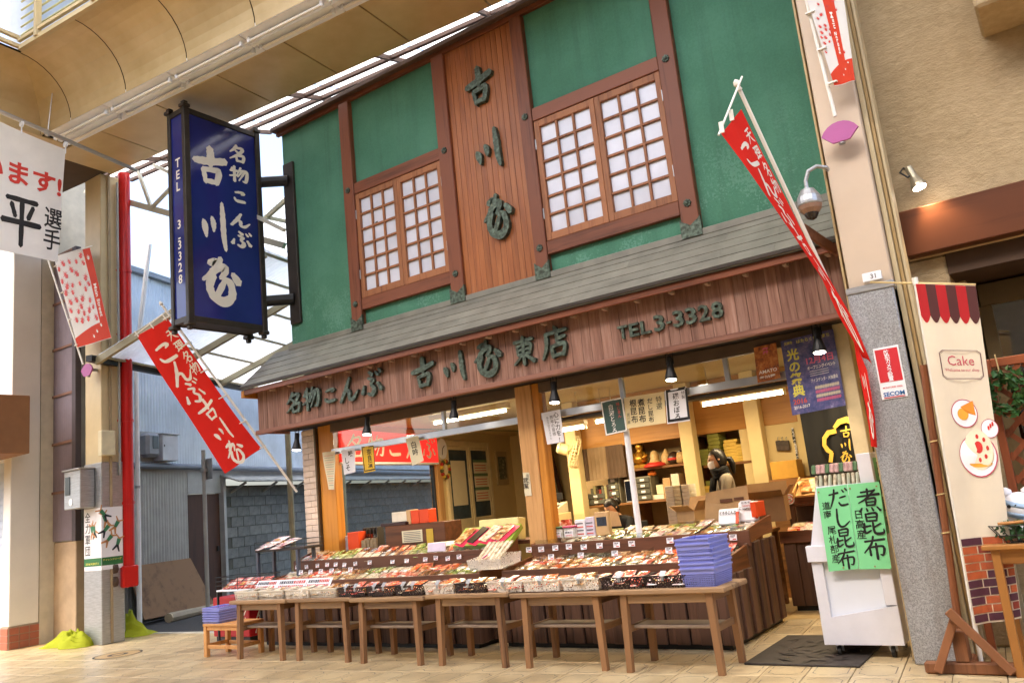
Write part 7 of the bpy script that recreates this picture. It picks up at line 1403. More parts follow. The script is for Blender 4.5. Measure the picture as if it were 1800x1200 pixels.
sh_ = part('shutter', MB().box(xa - 4, xa - .221, 6.1, 6.14, 0, 2.75), plain('pale_blue_shutter', '#b9c3d2', .5), WB)
for k in range(22): part('shutter_slat', MB().cbox(xa - 4, xa - .222, 6.088, 6.101, .06 + k*.12, .17 + k*.12, .006), MATS['pale_blue_shutter'], sh_)
aw0, aw1 = at(37, 694, y=5.75), at(37, 800, y=5.75); m = MB(); pts = [(aw0.x, 5.4, aw0.z), (aw0.x - .9, 5.4, aw0.z - .1), (aw0.x - .9, 5.4, aw1.z - .02), (aw0.x - .12, 5.4, aw1.z - .05), (aw0.x, 5.4, aw1.z + .02)]
part('awning', MB().cbox(aw0.x - 3, aw0.x, 5.3, yf, aw1.z + .03, aw0.z, .01), plain('brown_awning', '#8a6242', .6, var=.12, scale=3), WB); part('awning_valance', MB().cbox(aw0.x - 3, aw0.x - .01, 5.29, 5.31, aw1.z - .12, aw1.z + .05, .004), MATS['brown_awning'], WB)
CB = thing('clad_building', 'narrow building clad in plum grey corrugated sheet behind the column', 'building', (-12.7, 6.6, 0)); M_plum = plain('plum_grey_corrugated', '#7c7078', .55, .15, var=.1, scale=3); x0, x1 = at(74, 950, y=6.5).x, at(131, 950, y=6.5).x
nz = [1.46, 2.2, 2.95, 3.7, 4.45, 5.2, 6.0]
for a_, b_ in zip(nz[:-1], nz[1:]): part('corrugated_panel', corrug(MB(), (x0, 6.5, a_), (1, 0, 0), (0, 0, 1), x1 - x0, b_ - a_, .055, .009), M_plum, CB); part('batten', MB().cbox(x0, x1, 6.478, 6.492, b_ - .03, b_ + .01, .003), plain('rust_batten', '#7a5a4c', .6), CB)
part('plaster_base', MB().cbox(x0 - .02, x1, 6.52, 6.8, 0, 1.45, .01), plain('stained_plaster', '#b09a80', .85, var=.25, scale=2), CB); part('wall_core', MB().box(x0 - .02, x1 - .05, 6.53, 6.75, 1.45, 6.0), M_corrg, CB); part('edge_trim', MB().cbox(x1 - .01, x1 + .1, 6.46, 6.55, 1.44, 6.0, .004), plain('dark_trim', '#4c4448', .5), CB); part('recess_wall', MB().box(x1 - .04, -11.9, 6.86, 6.9, 0, 5.9), M_corrg, CB)
for k in range(3): part('conduit', MB().tube([(x1 + .08 + k*.05, 6.84, .02), (x1 + .08 + k*.05, 6.84, 6)], .02, 6), M_corrg, CB)
# ------------------------------------------------------------------ wire rack, red box by the tables
yr = 6.9; a, b = at(448, 965, y=yr).x, at(535, 955, y=yr).x; zt = at(470, 965, y=yr).z; t = thing('wire_rack', 'black wire rack on a grey stand holding pink snack bags', 'rack', ((a+b)/2, yr + .1, 0)); Mgs = plain('grey_blue_stand', '#4c5260', .4)
part('top', MB().cbox(a, b, yr, yr + .3, zt - .03, zt, .004), plain('dark_rack_board', '#2f2722', .5), t)
for x in (a + .03, b - .15):
    for y in (yr + .02, yr + .27): part('leg', MB().cbox(x - .02, x + .02, y - .02, y + .02, 0, zt - .031, .003), Mgs, t)
m = MB()
for z in (.03, .09): m.tube([(a, yr, zt + z), (b, yr, zt + z), (b, yr + .3, zt + z), (a, yr + .3, zt + z), (a, yr, zt + z)], .004, 5)
for k in range(6): m.tube([(a + (b-a)*k/5, yr, zt), (a + (b-a)*k/5, yr, zt + .09)], .003, 5)
part('wire_rail', m, M_black, t)
for k in range(7): pouch(a + .1 + (k % 4)*.15, yr + .1 + .09*(k//4), zt + .015 + .04*(k//4) + .03*(k % 2), .3*(k % 3 - 1), .25, 7, 'pink and white snack bag piled on the black wire rack', 'snack bags on the wire rack', 1.5)
yr = 6.5; a, b = at(392, 1030, y=yr).x, at(470, 1025, y=yr).x; t = thing('low_wire_rack', 'low black wire rack of red striped packets behind the leftmost baskets', 'rack', ((a+b)/2, yr, 0)); zt = .66; m = MB()
part('shelf', MB().cbox(a, b, yr - .1, yr + .2, zt - .02, zt, .004), M_white, t)
for x in (a + .02, b - .02):
    for y in (yr - .09, yr + .19): part('leg', MB().cbox(x - .012, x + .012, y - .012, y + .012, 0, zt - .021, .002), M_black, t)
for z in (.05, .1, .15): m.tube([(a, yr - .1, zt + z), (b, yr - .1, zt + z), (b, yr + .2, zt + z), (a, yr + .2, zt + z), (a, yr - .1, zt + z)], .004, 5)
for x in (a, b, (a+b)/2): m.tube([(x, yr - .1, zt), (x, yr - .1, zt + .15)], .004, 5)
part('wire_rail', m, M_black, t)
for k in range(8): pouch(a + .08 + k*(b-a-.14)/7.5, yr + .05, zt + .03 + .02*(k % 2), .1, .5, 4, 'red striped packet in the low wire rack', 'packets in the low wire rack', 1.2)
a, b = at(415, 1100, y=6.75), at(448, 1115, y=6.75); t = thing('red_box_sign', 'red floor box sign with white lettering behind the leftmost table', 'sign', (a.x, 6.8, 0)); part('box', MB().cbox(a.x - .25, b.x + .1, 6.6, 6.9, .08, .55, .01), plain('red_box', '#a8141c', .4), t); part('base', MB().cbox(a.x - .22, b.x + .08, 6.62, 6.88, 0, .079, .004), M_black, t); m = MB(); put_vert(m, 'こんぶ', lambda y, z, d=0: (b.x + .103 + d, y, z), 6.75, .54, .15, .15); m2 = MB(); put_vert(m, 'んぶ', lambda x, z, d=0: (x, 6.597 - d, z), b.x - .04, .5, .18, .19); part('lettering', m, M_letter, t)
# ------------------------------------------------------------------ tan building on the right
TB = thing('tan_building', 'tan rough stucco building with a brown timber beam over a dark window', 'building', (.8, 7, 0))
def _tan():
    k = N('tan_rough_stucco'); v = k.coord((1, 1, 2.2)); f = k.noise(v, 14, 5, .7); g = k.noise(v, 70, 3); col = k.ramp(k.math('ADD', k.math('MULTIPLY', f, .5), k.math('MULTIPLY', k.noise(k.coord(), 1.5, 3), .5)), [(.35, '#a8936f'), (.6, '#c0aa86')]); k.base(col, .85, 0, .2); k.bump(k.math('ADD', f, k.math('MULTIPLY', g, .4)), .9, .02); return k.done()
M_tan = _tan(); YB = 6.9
part('wall', MB().cbox(-1.0, 4, YB, 7.3, 2.86, 7.2, .01), M_tan, TB); part('pier', MB().cbox(-1.0, -.62, YB + .001, 7.3, 0, 2.859, .02), M_tan, TB); part('projecting_bay', MB().cbox(-.07, 4, 6.35, YB - .002, 4.42, 7.2, .02), M_tan, TB)
part('timber_beam', MB().cbox(-.86, 4, 6.76, YB - .003, 2.87, 3.23, .008), wood('red_brown_lintel', '#5e3520', '#3f2314', 'x', .35, 10), TB)
part('recess_ceiling', MB().box(-.62, 4, YB + .01, 8.2, 2.7, 2.86), plain('dark_brown_soffit', '#4a3524', .7), TB); part('recess_back', MB().box(-.62, 4, 7.9, 8, 0, 2.7), plain('dark_window_wall', '#2b2622', .3, var=.2), TB); part('side_return', MB().box(-.62, -.55, 7.3, 8, 0, 2.7), M_tan, TB)
wf = part('window', MB().cbox(-.5, 4, 7.5, 7.56, 2.5, 2.68, .006).cbox(-.52, -.42, 7.5, 7.56, .6, 2.5, .006).cbox(-.42, 4, 7.5, 7.56, .6, .7, .006), plain('bronze_window_frame', '#6b5a3c', .4, .3), TB); part('window_pane', MB().box(-.42, 4, 7.525, 7.53, .7, 2.5), glassm('dark_tint_glass', '#6a706e', .03, .8), wf)
for k in range(2): part('curtain_panel', corrug(MB(), (-.3 + k * .75, 7.62, .7), (1, 0, 0), (0, 0, 1), .7, 1.25, .09, .02), plain('grey_lace', '#87888a', .8), wf)
sp = spot(1617, 330, 6.72, 'silver wall spotlight with black cable on the tan stucco', .2, 'wall spotlights', (.28, -.1), 14, (1, .72, .4), None, plain('silver_lamp', '#a59c86', .35, .6)); c = at(1600, 300, y=6.75); part('cable', MB().tube([c + Vector((.0, .15, 0)), c + Vector((-.05, .05, .05)), c + Vector((-.07, -.02, .0)), c + Vector((-.02, -.04, -.06)), c + Vector((.03, -.03, -.03))], .008, 6), M_black, sp); part('wall_arm', MB().tube([c + Vector((.0, -.02, 0)), (c.x, YB, c.z + .03)], .014, 8), M_steel, sp)
# ------------------------------------------------------------------ lattice, wreath, table, plush, plant
YL = 6.55; x0, x1, z0, z1 = -.50, .9, .1, 1.98; LT = thing('lattice_screen', 'brown wooden lattice screen behind the cake banner', 'lattice', (.2, YL, 0)); M_lat = wood('lattice_wood', '#8a4a2a', '#5f3019', 'z', .5, 18)
for a, b, c, d in ((x0, x0 + .05, 0, z1), (x1 - .05, x1, 0, z1), (x0 + .051, x1 - .051, z1 - .06, z1), (x0 + .051, x1 - .051, z0, z0 + .06)): part('frame', MB().cbox(a, b, YL - .025, YL + .025, c, d, .004), M_lat, LT)
def clip(p, d):
    ts = []
    for lo, hi, o, q in ((x0 + .05, x1 - .05, p[0], d[0]), (z0 + .06, z1 - .06, p[1], d[1])): t0, t1 = (lo - o) / q, (hi - o) / q; ts.append((min(t0, t1), max(t0, t1)))
    return max(t[0] for t in ts), min(t[1] for t in ts)
for sg, yo in ((1, -.008), (-1, .008)):
    k = -2.6
    while k < 3.2:
        p, d = (k, 1.0), (1 / math.sqrt(2), sg / math.sqrt(2)); t0, t1 = clip(p, d)
        if t1 - t0 > .06: part('slat', MB().bar((p[0] + d[0]*t0, YL + yo, p[1] + d[1]*t0), (p[0] + d[0]*t1, YL + yo, p[1] + d[1]*t1), .012, .034, up=(-d[1], 0, d[0])), M_lat, LT)
        k += .155
part('tall_post', MB().cbox(-.80, -.755, 6.42, 6.465, .0, 2.0, .004), M_lat, LT)
c = at(1765, 690, y=6.46); t = thing('leaf_wreath', 'green ivy wreath with brown twigs hanging on the lattice', 'wreath', c); rr = random.Random(4); M_leaf = plain('ivy_leaf', '#35602c', .45, var=.4, scale=30, rnd=.1); m = MB(); tw = MB()
for k in range(230):
    a = rr.uniform(0, 6.283); r = .115 + rr.gauss(0, .028); p = c + Vector((r*math.cos(a), rr.uniform(-.05, .03), r*math.sin(a))); s = rr.uniform(.018, .034); u = Vector((rr.uniform(-1, 1), rr.uniform(-1, .2), rr.uniform(-1, 1))).normalized(); v = u.cross(Vector((rr.uniform(-1, 1), 1, rr.uniform(-1, 1)))).normalized(); n = u.cross(v)
    m.add([p - u*s, p + v*s*.7 + n*.006, p + u*s*1.2, p - v*s*.7 + n*.006], [(0, 1, 2, 3)])
for k in range(5): tw.tube([c + Vector(((.1+.012*k)*math.cos(a), -.02 + .015*(k % 3), (.1+.012*k)*math.sin(a))) for a in [i*.42 for i in range(16)]], .006, 5)
part('leaves', m, M_leaf, t); part('twigs', tw, plain('twig_brown', '#6b4a30', .7), t); part('cord', MB().tube([c + Vector((0, 0, .12)), c + Vector((-.01, .05, .27))], .005, 5), plain('jute', '#b59a68', .8), t)
M_tb = wood('oiled_table_wood', '#a9743c', '#7f5127', 'x', .4, 16); zt = at(1740, 958, y=6.0).z; xt = at(1724, 958, y=6.0).x; t = thing('side_table', 'small brown wooden table under the plush toy at the right edge', 'table', (xt + .4, 6.2, 0)); part('tabletop', MB().cbox(xt, xt + .9, 5.98, 6.4, zt - .03, zt, .005), M_tb, t); part('apron', MB().cbox(xt + .06, xt + .84, 6.02, 6.04, zt - .12, zt - .031, .004), M_tb, t)
for x in (xt + .07, xt + .83):
    for y in (6.03, 6.35): part('leg', MB().cbox(x - .025, x + .025, y - .025, y + .025, 0, zt - .031, .004), wood('oiled_leg', '#a46f38', '#7a4d25', 'z', .4, 16), t)
c = at(1795, 880, y=6.25); c.z = zt; t = thing('plush_toy', 'white and pale blue striped plush toy on the right table', 'plush toy', c); m = MB(); m.smooth = True; m.lathe([(.07, 0), (.115, .03), (.12, .09), (.09, .15)], c, n=18); part('body', m, plain('plush_white', '#e6e8ee', .95), t); hc = c + Vector((-.005, -.01, .2)); m = MB(); m.smooth = True
prof = [(.001 + .115*math.sin(math.pi*k/12), -.1*math.cos(math.pi*k/12)) for k in range(13)]; m.lathe(prof, hc, (.25, -.1, 1), 18); hd = part('head', m, plain('plush_white2', '#e9ebf2', .95), t)
m = MB(); m.smooth = True
for z0_, z1_ in ((-.055, -.02), (.015, .045)): m.lathe([(.116*math.sqrt(max(0, 1 - (z/.1)**2)) + .0015, z) for z in (z0_, (z0_+z1_)/2, z1_)], hc, (.25, -.1, 1), 18)
part('blue_stripe', m, plain('plush_blue', '#9db8d8', .95), hd)
for sx in (-.07, .05): m = MB(); m.smooth = True; m.lathe([(.006, -.03), (.035, -.01), (.035, .015), (.008, .035)], hc + Vector((sx, 0, .1)), (sx, 0, 1), 10); part('ear', m, MATS['plush_white2'], hd)
for sx in (-.06, -.02): m = MB(); m.lathe([(.012, 0), (.008, .006)], hc + Vector((sx, -.105, .02)), (0, -1, 0), 8); part('eye', m, M_black, hd)
c = at(1790, 945, y=6.08); c.z = zt; t = thing('plant_basket', 'wire basket of small green fern on the right table', 'plant', c); m = MB()
for k in range(12): a = k*math.pi/6; m.tube([c + Vector((.07*math.cos(a), .05*math.sin(a), .004)), c + Vector((.15*math.cos(a), .08*math.sin(a), .11))], .003, 4)
for r, z in ((.07, .004), (.11, .05), (.15, .11)): m.tube([c + Vector((r*math.cos(k*math.pi/8), r*.55*math.sin(k*math.pi/8), z)) for k in range(17)], .003, 4)
part('wire_basket', m, M_black, t); part('handle_grip', MB().tube([c + Vector((-.09, -.06, .125)), c + Vector((.05, -.06, .13))], .01, 8), M_tb, t); m = MB()
for k in range(160): a = rr.uniform(0, 6.28); r = rr.uniform(0, .12); p = c + Vector((r*math.cos(a), r*.55*math.sin(a), rr.uniform(.03, .13))); u = Vector((rr.uniform(-1, 1), rr.uniform(-1, 1), rr.uniform(-.2, 1))).normalized(); v = u.cross(Vector((.3, 1, .2))).normalized(); s = rr.uniform(.014, .03); m.add([p - u*s, p + v*s*.5, p + u*s, p - v*s*.5], [(0, 1, 2, 3)])
part('fern', m, plain('fern_green', '#2f5530', .5, var=.4, scale=30), t)
# ------------------------------------------------------------------ cake banner on its wooden stand
YC = 6.1; t = thing('cake_banner', 'ivory cake shop banner with awning stripes and a brick print on a wooden stand', 'banner', (-.95, 6.1, 0)); TLc, TRc, BLc, BRc = (at(1610, 499, y=YC), at(1715, 502, y=YC), at(1715, 1098, y=YC), at(1796, 1085, y=YC))
cl = Cloth(TLc, TRc, BLc, BRc, .018, 1.1, .5); part('cloth', cl.mesh(18, 30), M_ivory, t); W_, H_ = cl.w, cl.h; f = cl.f(.003); Mbr = _cloth('awning_brown', '#5a3433', .7, .15); Mrd = _cloth('awning_red', '#b92a2e', .7, .15)
for k in range(6):
    m = MB(); u0, u1 = k/6, (k+1)/6; nn = 8
    top = [f(W_*(u0 + (u1-u0)*i/nn), H_*.999) for i in range(nn+1)]; mid = [f(W_*(u0 + (u1-u0)*i/nn), H_*.94) for i in range(nn+1)]; bot = [f(W_*(u0 + (u1-u0)*i/nn), H_*(.9 - .022*math.sin(math.pi*i/nn))) for i in range(nn+1)]
    m.add(top + mid + bot, [(r*(nn+1)+i, r*(nn+1)+i+1, (r+1)*(nn+1)+i+1, (r+1)*(nn+1)+i) for r in (0, 1) for i in range(nn)]); part('awning_stripe', m, (Mrd, Mbr)[k % 2], t)
m = MB(); put_text(m, 'Cake', f, W_*.56, H_*.748, H_*.03, W_*.46, .0, anchor='c'); put_text(m, 'Welcome to our shop', f, W_*.56, H_*.727, H_*.012, W_*.6, .005, anchor='c'); part('lettering', m, plain('cake_red_print', '#b8485a', .6, bump=0), t)
m = MB()
for e, wd in ((0, .004), (.012, .002)):
    x0_, x1_, y0_, y1_ = W_*(.2+e), W_*(.93-e), H_*(.705+e*.3), H_*(.795-e*.3); ch = .02; pts = [(x0_+ch, y0_), (x1_-ch, y0_), (x1_, y0_+ch), (x1_, y1_-ch), (x1_-ch, y1_), (x0_+ch, y1_), (x0_, y1_-ch), (x0_, y0_+ch)]
    for i in range(8):
        a, b = pts[i], pts[(i+1) % 8]; dx, dy = b[0]-a[0], b[1]-a[1]; l_ = math.hypot(dx, dy); nx, ny = -dy/l_*wd, dx/l_*wd; m.add([f(*a), f(*b), f(b[0]+nx, b[1]+ny), f(a[0]+nx, a[1]+ny)], [(0, 1, 2, 3)])
part('border', m, plain('border_brown', '#6a4a48', .6, bump=0), t)
def ell(m, cx, cy, rx, ry, d=0, n=24, r0=0, a0=0, a1=6.2832):
    P = [f(W_*(cx + rx*math.cos(a0 + (a1-a0)*k/n)), H_*(cy + ry*math.sin(a0 + (a1-a0)*k/n)), d) for k in range(n+1)]
    if r0: P2 = [f(W_*(cx + rx*r0*math.cos(a0 + (a1-a0)*k/n)), H_*(cy + ry*r0*math.sin(a0 + (a1-a0)*k/n)), d) for k in range(n+1)]; m.add(P + P2, [(k, k+1, n+2+k, n+1+k) for k in range(n)])
    else: m.add([f(W_*cx, H_*cy, d)] + P, [(0, k+1, k+2) for k in range(n)])
mi = {k: MB() for k in ('w', 'p', 'y', 'r', 'o', 'c')}
for cx, cy, s in ((.48, .602, .24), (.9, .555, .16), (.62, .475, .36)): ell(mi['w'], cx, cy, s, s*.18, .001); ell(mi['p'], cx, cy, s, s*.18, .002, r0=.94)
m = mi['o']; m.add([f(W_*.42, H_*.622, .003), f(W_*.66, H_*.64, .003), f(W_*.68, H_*.595, .003), f(W_*.5, H_*.605, .003)], [(0, 1, 2, 3)]); ell(mi['y'], .45, .6, .1, .018, .004)
ell(mi['c'], .64, .492, .27, .06, .003); ell(mi['y'], .62, .452, .25, .012, .0035, a0=3.14, a1=6.283); ell(mi['r'], .64, .50, .08, .018, .005)
for k in range(8): ell(mi['r'], .64 + .17*math.cos(k*.785), .497 + .035*math.sin(k*.785), .028, .007, .0045)
for k in range(3): ell(mi['r'], .88 + .04*k, .557 + .006*k, .018, .007, .004)
for k, cc in (('w', '#eceaf0'), ('p', '#b8405c'), ('y', '#e0a53a'), ('r', '#c8322c'), ('o', '#e08a2a'), ('c', '#ecdcc0')): part('cake_print', mi[k], plain('cake_print_' + k, cc, .6, var=.04, bump=0), t)
m = MB(); rr = random.Random(8)
for r in range(10):
    yb0, yb1 = H_*(.238 - r*.0236 - .0205), H_*(.238 - r*.0236); xx = -.12 if r % 2 else 0
    while xx < 1:
        a, b = max(xx, 0) + .008, min(xx + .42, 1) - .008; m.cur = rr.choice((0, 0, 1, 2)) if r else (2, 0)[xx > .3]
        if b > a: m.grid(lambda u, v: f(W_*(a + (b-a)*u), yb0 + (yb1-yb0)*v, .001), 4, 1)
        xx += .43
part('brick_print', m, [plain('brick_orange', '#a8512a', .6, var=.2, scale=12), plain('brick_red', '#7f2f20', .6, var=.2, scale=12), plain('brick_plum', '#4a2130', .6, var=.2, scale=12)], t)
part('pole', MB().tube([(-.82, YC + .03, .02), TLc + Vector((-.005, .03, .01))], .014, 8), M_pole, t); part('cap', MB().lathe([(.02, 0), (.02, .05)], TLc + Vector((-.005, .03, 0)), n=10), M_pole, t); part('crossbar', MB().tube([at(1530, 496, y=YC + .03), TRc + Vector((0, .02, .01))], .007, 6), plain('bamboo', '#c9b27c', .5), t)
pb = at(1655, 1180, z=0); M_std = wood('stand_wood', '#8a5a3a', '#5d3a24', 'z', .65, 22); part('bamboo_mast', MB().tube([(-.93, YC + .1, .05), (-.82, YC + .1, 1.98)], .024, 8), wood('dark_mast_wood', '#7c4a2c', '#55301c', 'z', .5), t)
part('base_board', MB().cbox(-1.14, -.62, YC - .06, YC + .0, .0, .075, .012), M_std, t); part('cross_board', MB().cbox(-.96, -.87, YC + .001, YC + .3, .0, .06, .01), M_std, t); part('strut', MB().bar((-1.06, YC - .085, .02), (-.9, YC - .085, .36), .035, .05, b=.004), M_std, t); part('strut', MB().bar((-.93, YC - .12, .40), (-.64, YC - .10, .03), .03, .055, b=.004), M_std, t); part('block', MB().cbox(-.95, -.87, YC - .058, YC + .06, .076, .26, .005), M_std, t)
m = MB(); 
for z in (.2, .85, 1.1, 1.45): xx = -.93 + .11*(z-.05)/1.93; m.tube([Vector((xx + .027*math.cos(k*.8), YC + .1 + .027*math.sin(k*.8), z + .002*k)) for k in range(9)], .005, 5)
part('twine', m, plain('twine', '#c7ae78', .8), t)
# ------------------------------------------------------------------ people
def skin_mesh(name, verts, edges, radii, root, sub=2):
    me = bpy.data.meshes.new(name); me.from_pydata(verts, edges, []); o = bpy.data.objects.new(name, me); COL.objects.link(o)
    md = o.modifiers.new('skin', 'SKIN'); md.use_smooth_shade = True; sv = me.skin_vertices[0].data if me.skin_vertices else None
    if sv is None:
        bm = bmesh.new(); bm.from_mesh(me); bm.verts.layers.skin.verify(); bm.to_mesh(me); bm.free(); sv = me.skin_vertices[0].data
    for i, r in enumerate(radii): sv[i].radius = r if isinstance(r, tuple) else (r, r); sv[i].use_root = (i == root)
    sb = o.modifiers.new('sub', 'SUBSURF'); sb.levels = sub; sb.render_levels = sub
    dg = bpy.context.evaluated_depsgraph_get(); ev = o.evaluated_get(dg); m2 = bpy.data.meshes.new_from_object(ev); bpy.data.objects.remove(o); return m2
def head_mb(c, fwd, s=1.0):
    """egg shaped head with brow, nose and chin; c = centre, fwd = facing"""
    fwd = Vector(fwd).normalized(); rt = fwd.cross(Vector((0, 0, 1))).normalized(); up = rt.cross(fwd); m = MB(); m.smooth = True; nu, nv = 20, 16
    def fn(u, v):
        a = 2*math.pi*u; b = math.pi*(v - .5); cz = math.sin(b); cr = math.cos(b); x = math.cos(a)*cr; y = math.sin(a)*cr   # x forward, y right
        w_ = .078*(1 - .16*max(0, -cz)**1.3); d = .1 - .012*max(0, -cz); z = .118*cz
        X_ = x*d; Y_ = y*w_
        if x > .2: X_ += .022*math.exp(-((Y_/.014)**2) - ((z + .012)/.022)**2) + .006*math.exp(-((z - .03)/.012)**2) - .006*math.exp(-((abs(Y_) - .032)/.014)**2 - ((z - .012)/.012)**2) + .008*math.exp(-((Y_/.024)**2) - ((z + .062)/.012)**2)
        return Vector(c) + (fwd*X_ + rt*Y_ + up*z)*s
    m.grid(fn, nu, nv); return m, fwd, rt, up
M_skin = plain('skin', '#d9a784', .5, var=.06, scale=12); M_hair = plain('black_hair', '#17120f', .4, var=.3, scale=40)
def hair_cap(c, fwd, rt, up, s=1.0, back=.035):
    m = MB(); m.smooth = True
    def fn(u, v):
        a = 2*math.pi*u; wf = min(1, max(0, (math.cos(a) - .05) / .4)); wf = wf*wf*(3 - 2*wf); bl = -.75*(1 - wf) + .52*wf; b = bl + (math.pi/2 - bl)*v
        x, y, z = math.cos(a)*math.cos(b), math.sin(a)*math.cos(b), math.sin(b); r = 1.0 + .02*math.sin(9*a + 5*b)
        return Vector(c) + (fwd*(x*.106*r - .006) + rt*(y*.086*r) + up*(z*.126*r + .003))*s
    m.grid(fn, 24, 12); return m
def person(name, label, at_, fwd, kind):
    P = Vector(at_); f = Vector(fwd).normalized(); r = f.cross(Vector((0, 0, 1))).normalized(); U = Vector((0, 0, 1)); t = thing(name, label, 'person', P)
    L = lambda a, b, c_: tuple(P + f*a + r*b + U*c_)
    if kind == 'stand':
        V = [L(-.02, 0, .82), L(-.03, 0, 1.0), L(-.02, 0, 1.2), L(.01, 0, 1.31), L(.02, 0, 1.39), L(0, -.17, 1.275), L(.06, -.22, 1.06), L(.24, -.14, .96), L(0, .17, 1.275), L(.06, .22, 1.06), L(.26, .12, .97), L(0, -.09, .76), L(.02, -.1, .42), L(-.01, -.1, .06), L(.12, -.1, .03), L(0, .09, .76), L(.0, .1, .42), L(-.03, .1, .06), L(.1, .1, .03)]
        hd = P + f*.05 + U*1.475
    else:
        V = [L(-.1, 0, .48), L(-.08, 0, .62), L(-.0, 0, .8), L(.06, 0, .9), L(.11, 0, .96), L(.02, -.14, .86), L(.12, -.19, .66), L(.32, -.1, .72), L(.02, .14, .86), L(.12, .19, .66), L(.32, .1, .72), L(-.02, -.09, .46), L(.36, -.1, .46), L(.38, -.1, .06), L(.5, -.1, .03), L(-.02, .09, .46), L(.36, .1, .46), L(.38, .1, .06), L(.5, .1, .03)]
        hd = P + f*.17 + U*1.03
    E = [(0, 1), (1, 2), (2, 3), (3, 4), (2, 5), (5, 6), (6, 7), (2, 8), (8, 9), (9, 10), (0, 11), (11, 12), (12, 13), (13, 14), (0, 15), (15, 16), (16, 17), (17, 18)]
    Rr = [(.13, .11), (.12, .1), (.135, .1), (.06, .06), (.05, .05), .062, .045, .034, .062, .045, .034, .085, .058, .042, .03, .085, .058, .042, .03]
    W = _w(t).inverted(); me = skin_mesh('body', [tuple(W @ Vector(v)) for v in V], E, Rr, 0)
    top, bot = (plain('taupe_jumper', '#8d8272', .85, var=.08, scale=30), plain('dark_trousers', '#23262b', .8)) if kind == 'stand' else (plain('black_jacket', '#17181b', .8), MATS['dark_trousers'])
    for m_ in (top, bot, M_skin): me.materials.append(m_)
    zs = .8 if kind == 'stand' else .52
    for p in me.polygons: z = p.center.z; p.material_index = 1 if z < zs else 2 if z > (1.345 if kind == 'stand' else .94) else 0; p.use_smooth = True
    o = bpy.data.objects.new('body', me); COL.objects.link(o); o.parent = t; WM[o.name] = _w(t)
    # head, hair, ears, eyes
    hf = (f + U*(-.1 if kind == 'stand' else -.55)).normalized(); m, fw, rt, up = head_mb(hd, hf, .94); h = part('head', m, M_skin, t)
    part('hair', hair_cap(hd, fw, rt, up, .95), M_hair, t)
    for sg in (-1, 1):
        e = MB(); e.smooth = True; e.lathe([(.004, -.004), (.014, 0), (.016, .006), (.009, .01)], hd + rt*sg*.07 - fw*.008, rt*sg, 10); part('ear', e, M_skin, h)
        e = MB(); q = hd + fw*.088 + rt*sg*.03 + up*.012; e.lathe([(.012, 0), (.011, .005), (.002, .008)], q, fw, 10); part('eye', e, M_black, h)
        e = MB(); q = hd + fw*.094 + rt*sg*.03 + up*.034; e.bar(q - rt*.016, q + rt*.016, .006, .006); part('eyebrow', e, M_hair, h)
    e = MB(); q = hd + fw*.093 - up*.055; e.bar(q - rt*.02, q + rt*.02, .008, .007); part('mouth', e, plain('lips', '#a8605a', .5), h)
    b = MB(); b.smooth = True; pc = hd - fw*.13 + up*.01
    if kind == 'stand': b.tube([pc + fw*.04 - up*.02, pc - fw*.005 - up*.03, pc - fw*.02 - up*.09, pc - fw*.015 - up*.17, pc - fw*.01 - up*.2], [.025, .034, .036, .02, .004], 9)
    else: b.lathe([(.01, -.05), (.05, -.03), (.055, .02), (.02, .05)], pc, -fw, 10)
    part('hair_bun' if kind != 'stand' else 'ponytail', b, M_hair, t)
    # hands: palm, four fingers, thumb
    for sg, wr, el in ((-1, V[7], V[6]), (1, V[10], V[9])):
        wr, el = Vector(wr), Vector(el); d = (wr - el).normalized(); s_ = d.cross(U).normalized(); n = s_.cross(d); hm = MB(); hm.smooth = True
        hm.tube([wr - d*.02, wr + d*.02, wr + d*.06, wr + d*.085], [.026, .034, .036, .03], 10)
        for k in range(4):
            b0 = wr + d*.08 + s_*((k - 1.5)*.018); ln = (.06, .072, .068, .05)[k]; hm.tube([b0, b0 + d*ln*.5 - n*.006, b0 + d*ln*.85 - n*.024, b0 + d*ln - n*.036], [.0095, .009, .008, .006], 7)
        b0 = wr + d*.03 - s_*sg*.03; hm.tube([b0, b0 + d*.03 - s_*sg*.022, b0 + d*.06 - s_*sg*.024 - n*.012], [.012, .0105, .007], 7); part('hand', hm, M_skin, t)
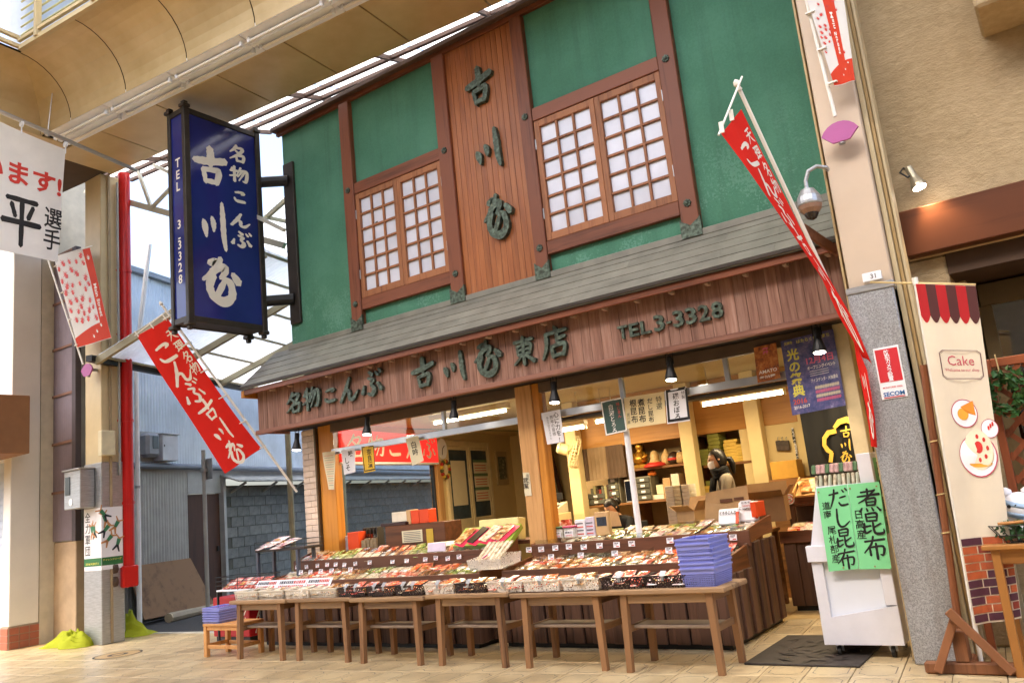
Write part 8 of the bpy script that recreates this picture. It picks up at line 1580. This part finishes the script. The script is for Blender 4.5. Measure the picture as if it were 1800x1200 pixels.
    return t, hd, fw, rt, up, L
c = at(1262, 815, y=8.75); px = c.x
t, hd, fw, rt, up, L = person('person', 'masked person in a taupe jumper and black scarf behind the counter', (px + .05, 8.75, .10), (-.86, -.5, 0), 'stand')
part('floor_step', MB().cbox(px - .3, px + .4, 8.55, 9.1, 0, .10, .004), M_shelf, DK)
m = MB(); m.smooth = True
def mk(u, v): a = (u - .5)*2.3; b = (v - .5)*1.25; return hd - up*.045 + fw*(.1*math.cos(a)*math.cos(b*.9) + .014) + rt*(.085*math.sin(a)) + up*(.062*math.sin(b)*1.1)
m.grid(mk, 12, 8); part('face_mask', m, plain('white_mask', '#ecebf0', .7, var=.02), t)
m = MB(); m.smooth = True
for k in range(3): m.tube([Vector(L(.02 + .01*k, 0, 1.30 + .03*k)) + (fw*math.cos(a)*.072 + rt*math.sin(a)*.082) + Vector((0, 0, .012*math.sin(3*a + k))) for a in [i*.35 for i in range(19)]], .03, 8)
m.tube([L(.12, -.04, 1.28), L(.15, -.03, 1.15), L(.14, -.02, 1.02)], [.04, .04, .03], 8); part('scarf', m, plain('black_scarf', '#121213', .95), t)
m = MB(); m.smooth = True; m.grid(lambda u, v: L(.125 + .03*math.cos((u - .5)*2.4), (u - .5)*.26*(1 - .25*v), .62 + .52*v), 8, 6); part('apron', m, plain('teal_apron', '#3c5450', .8), t)
c = at(1066, 893, y=9.0); person('person', 'seated person in a black jacket bent over the desk behind goods', (c.x + .08, 9.22, c.z - 1.03), (-.25, -1, 0), 'sit')
ch = thing('desk_chair', 'plain chair under the seated person behind the desk', 'chair', (c.x + .08, 9.3, 0)); zs = c.z - 1.03 + .38; part('seat', MB().cbox(c.x - .12, c.x + .28, 9.15, 9.55, zs - .04, zs, .01), M_black, ch); part('backrest', MB().cbox(c.x - .1, c.x + .26, 9.53, 9.57, zs + .15, zs + .45, .01), M_black, ch); part('column', MB().tube([(c.x + .08, 9.35, 0), (c.x + .08, 9.35, zs - .04)], .04, 10), M_steel, ch)
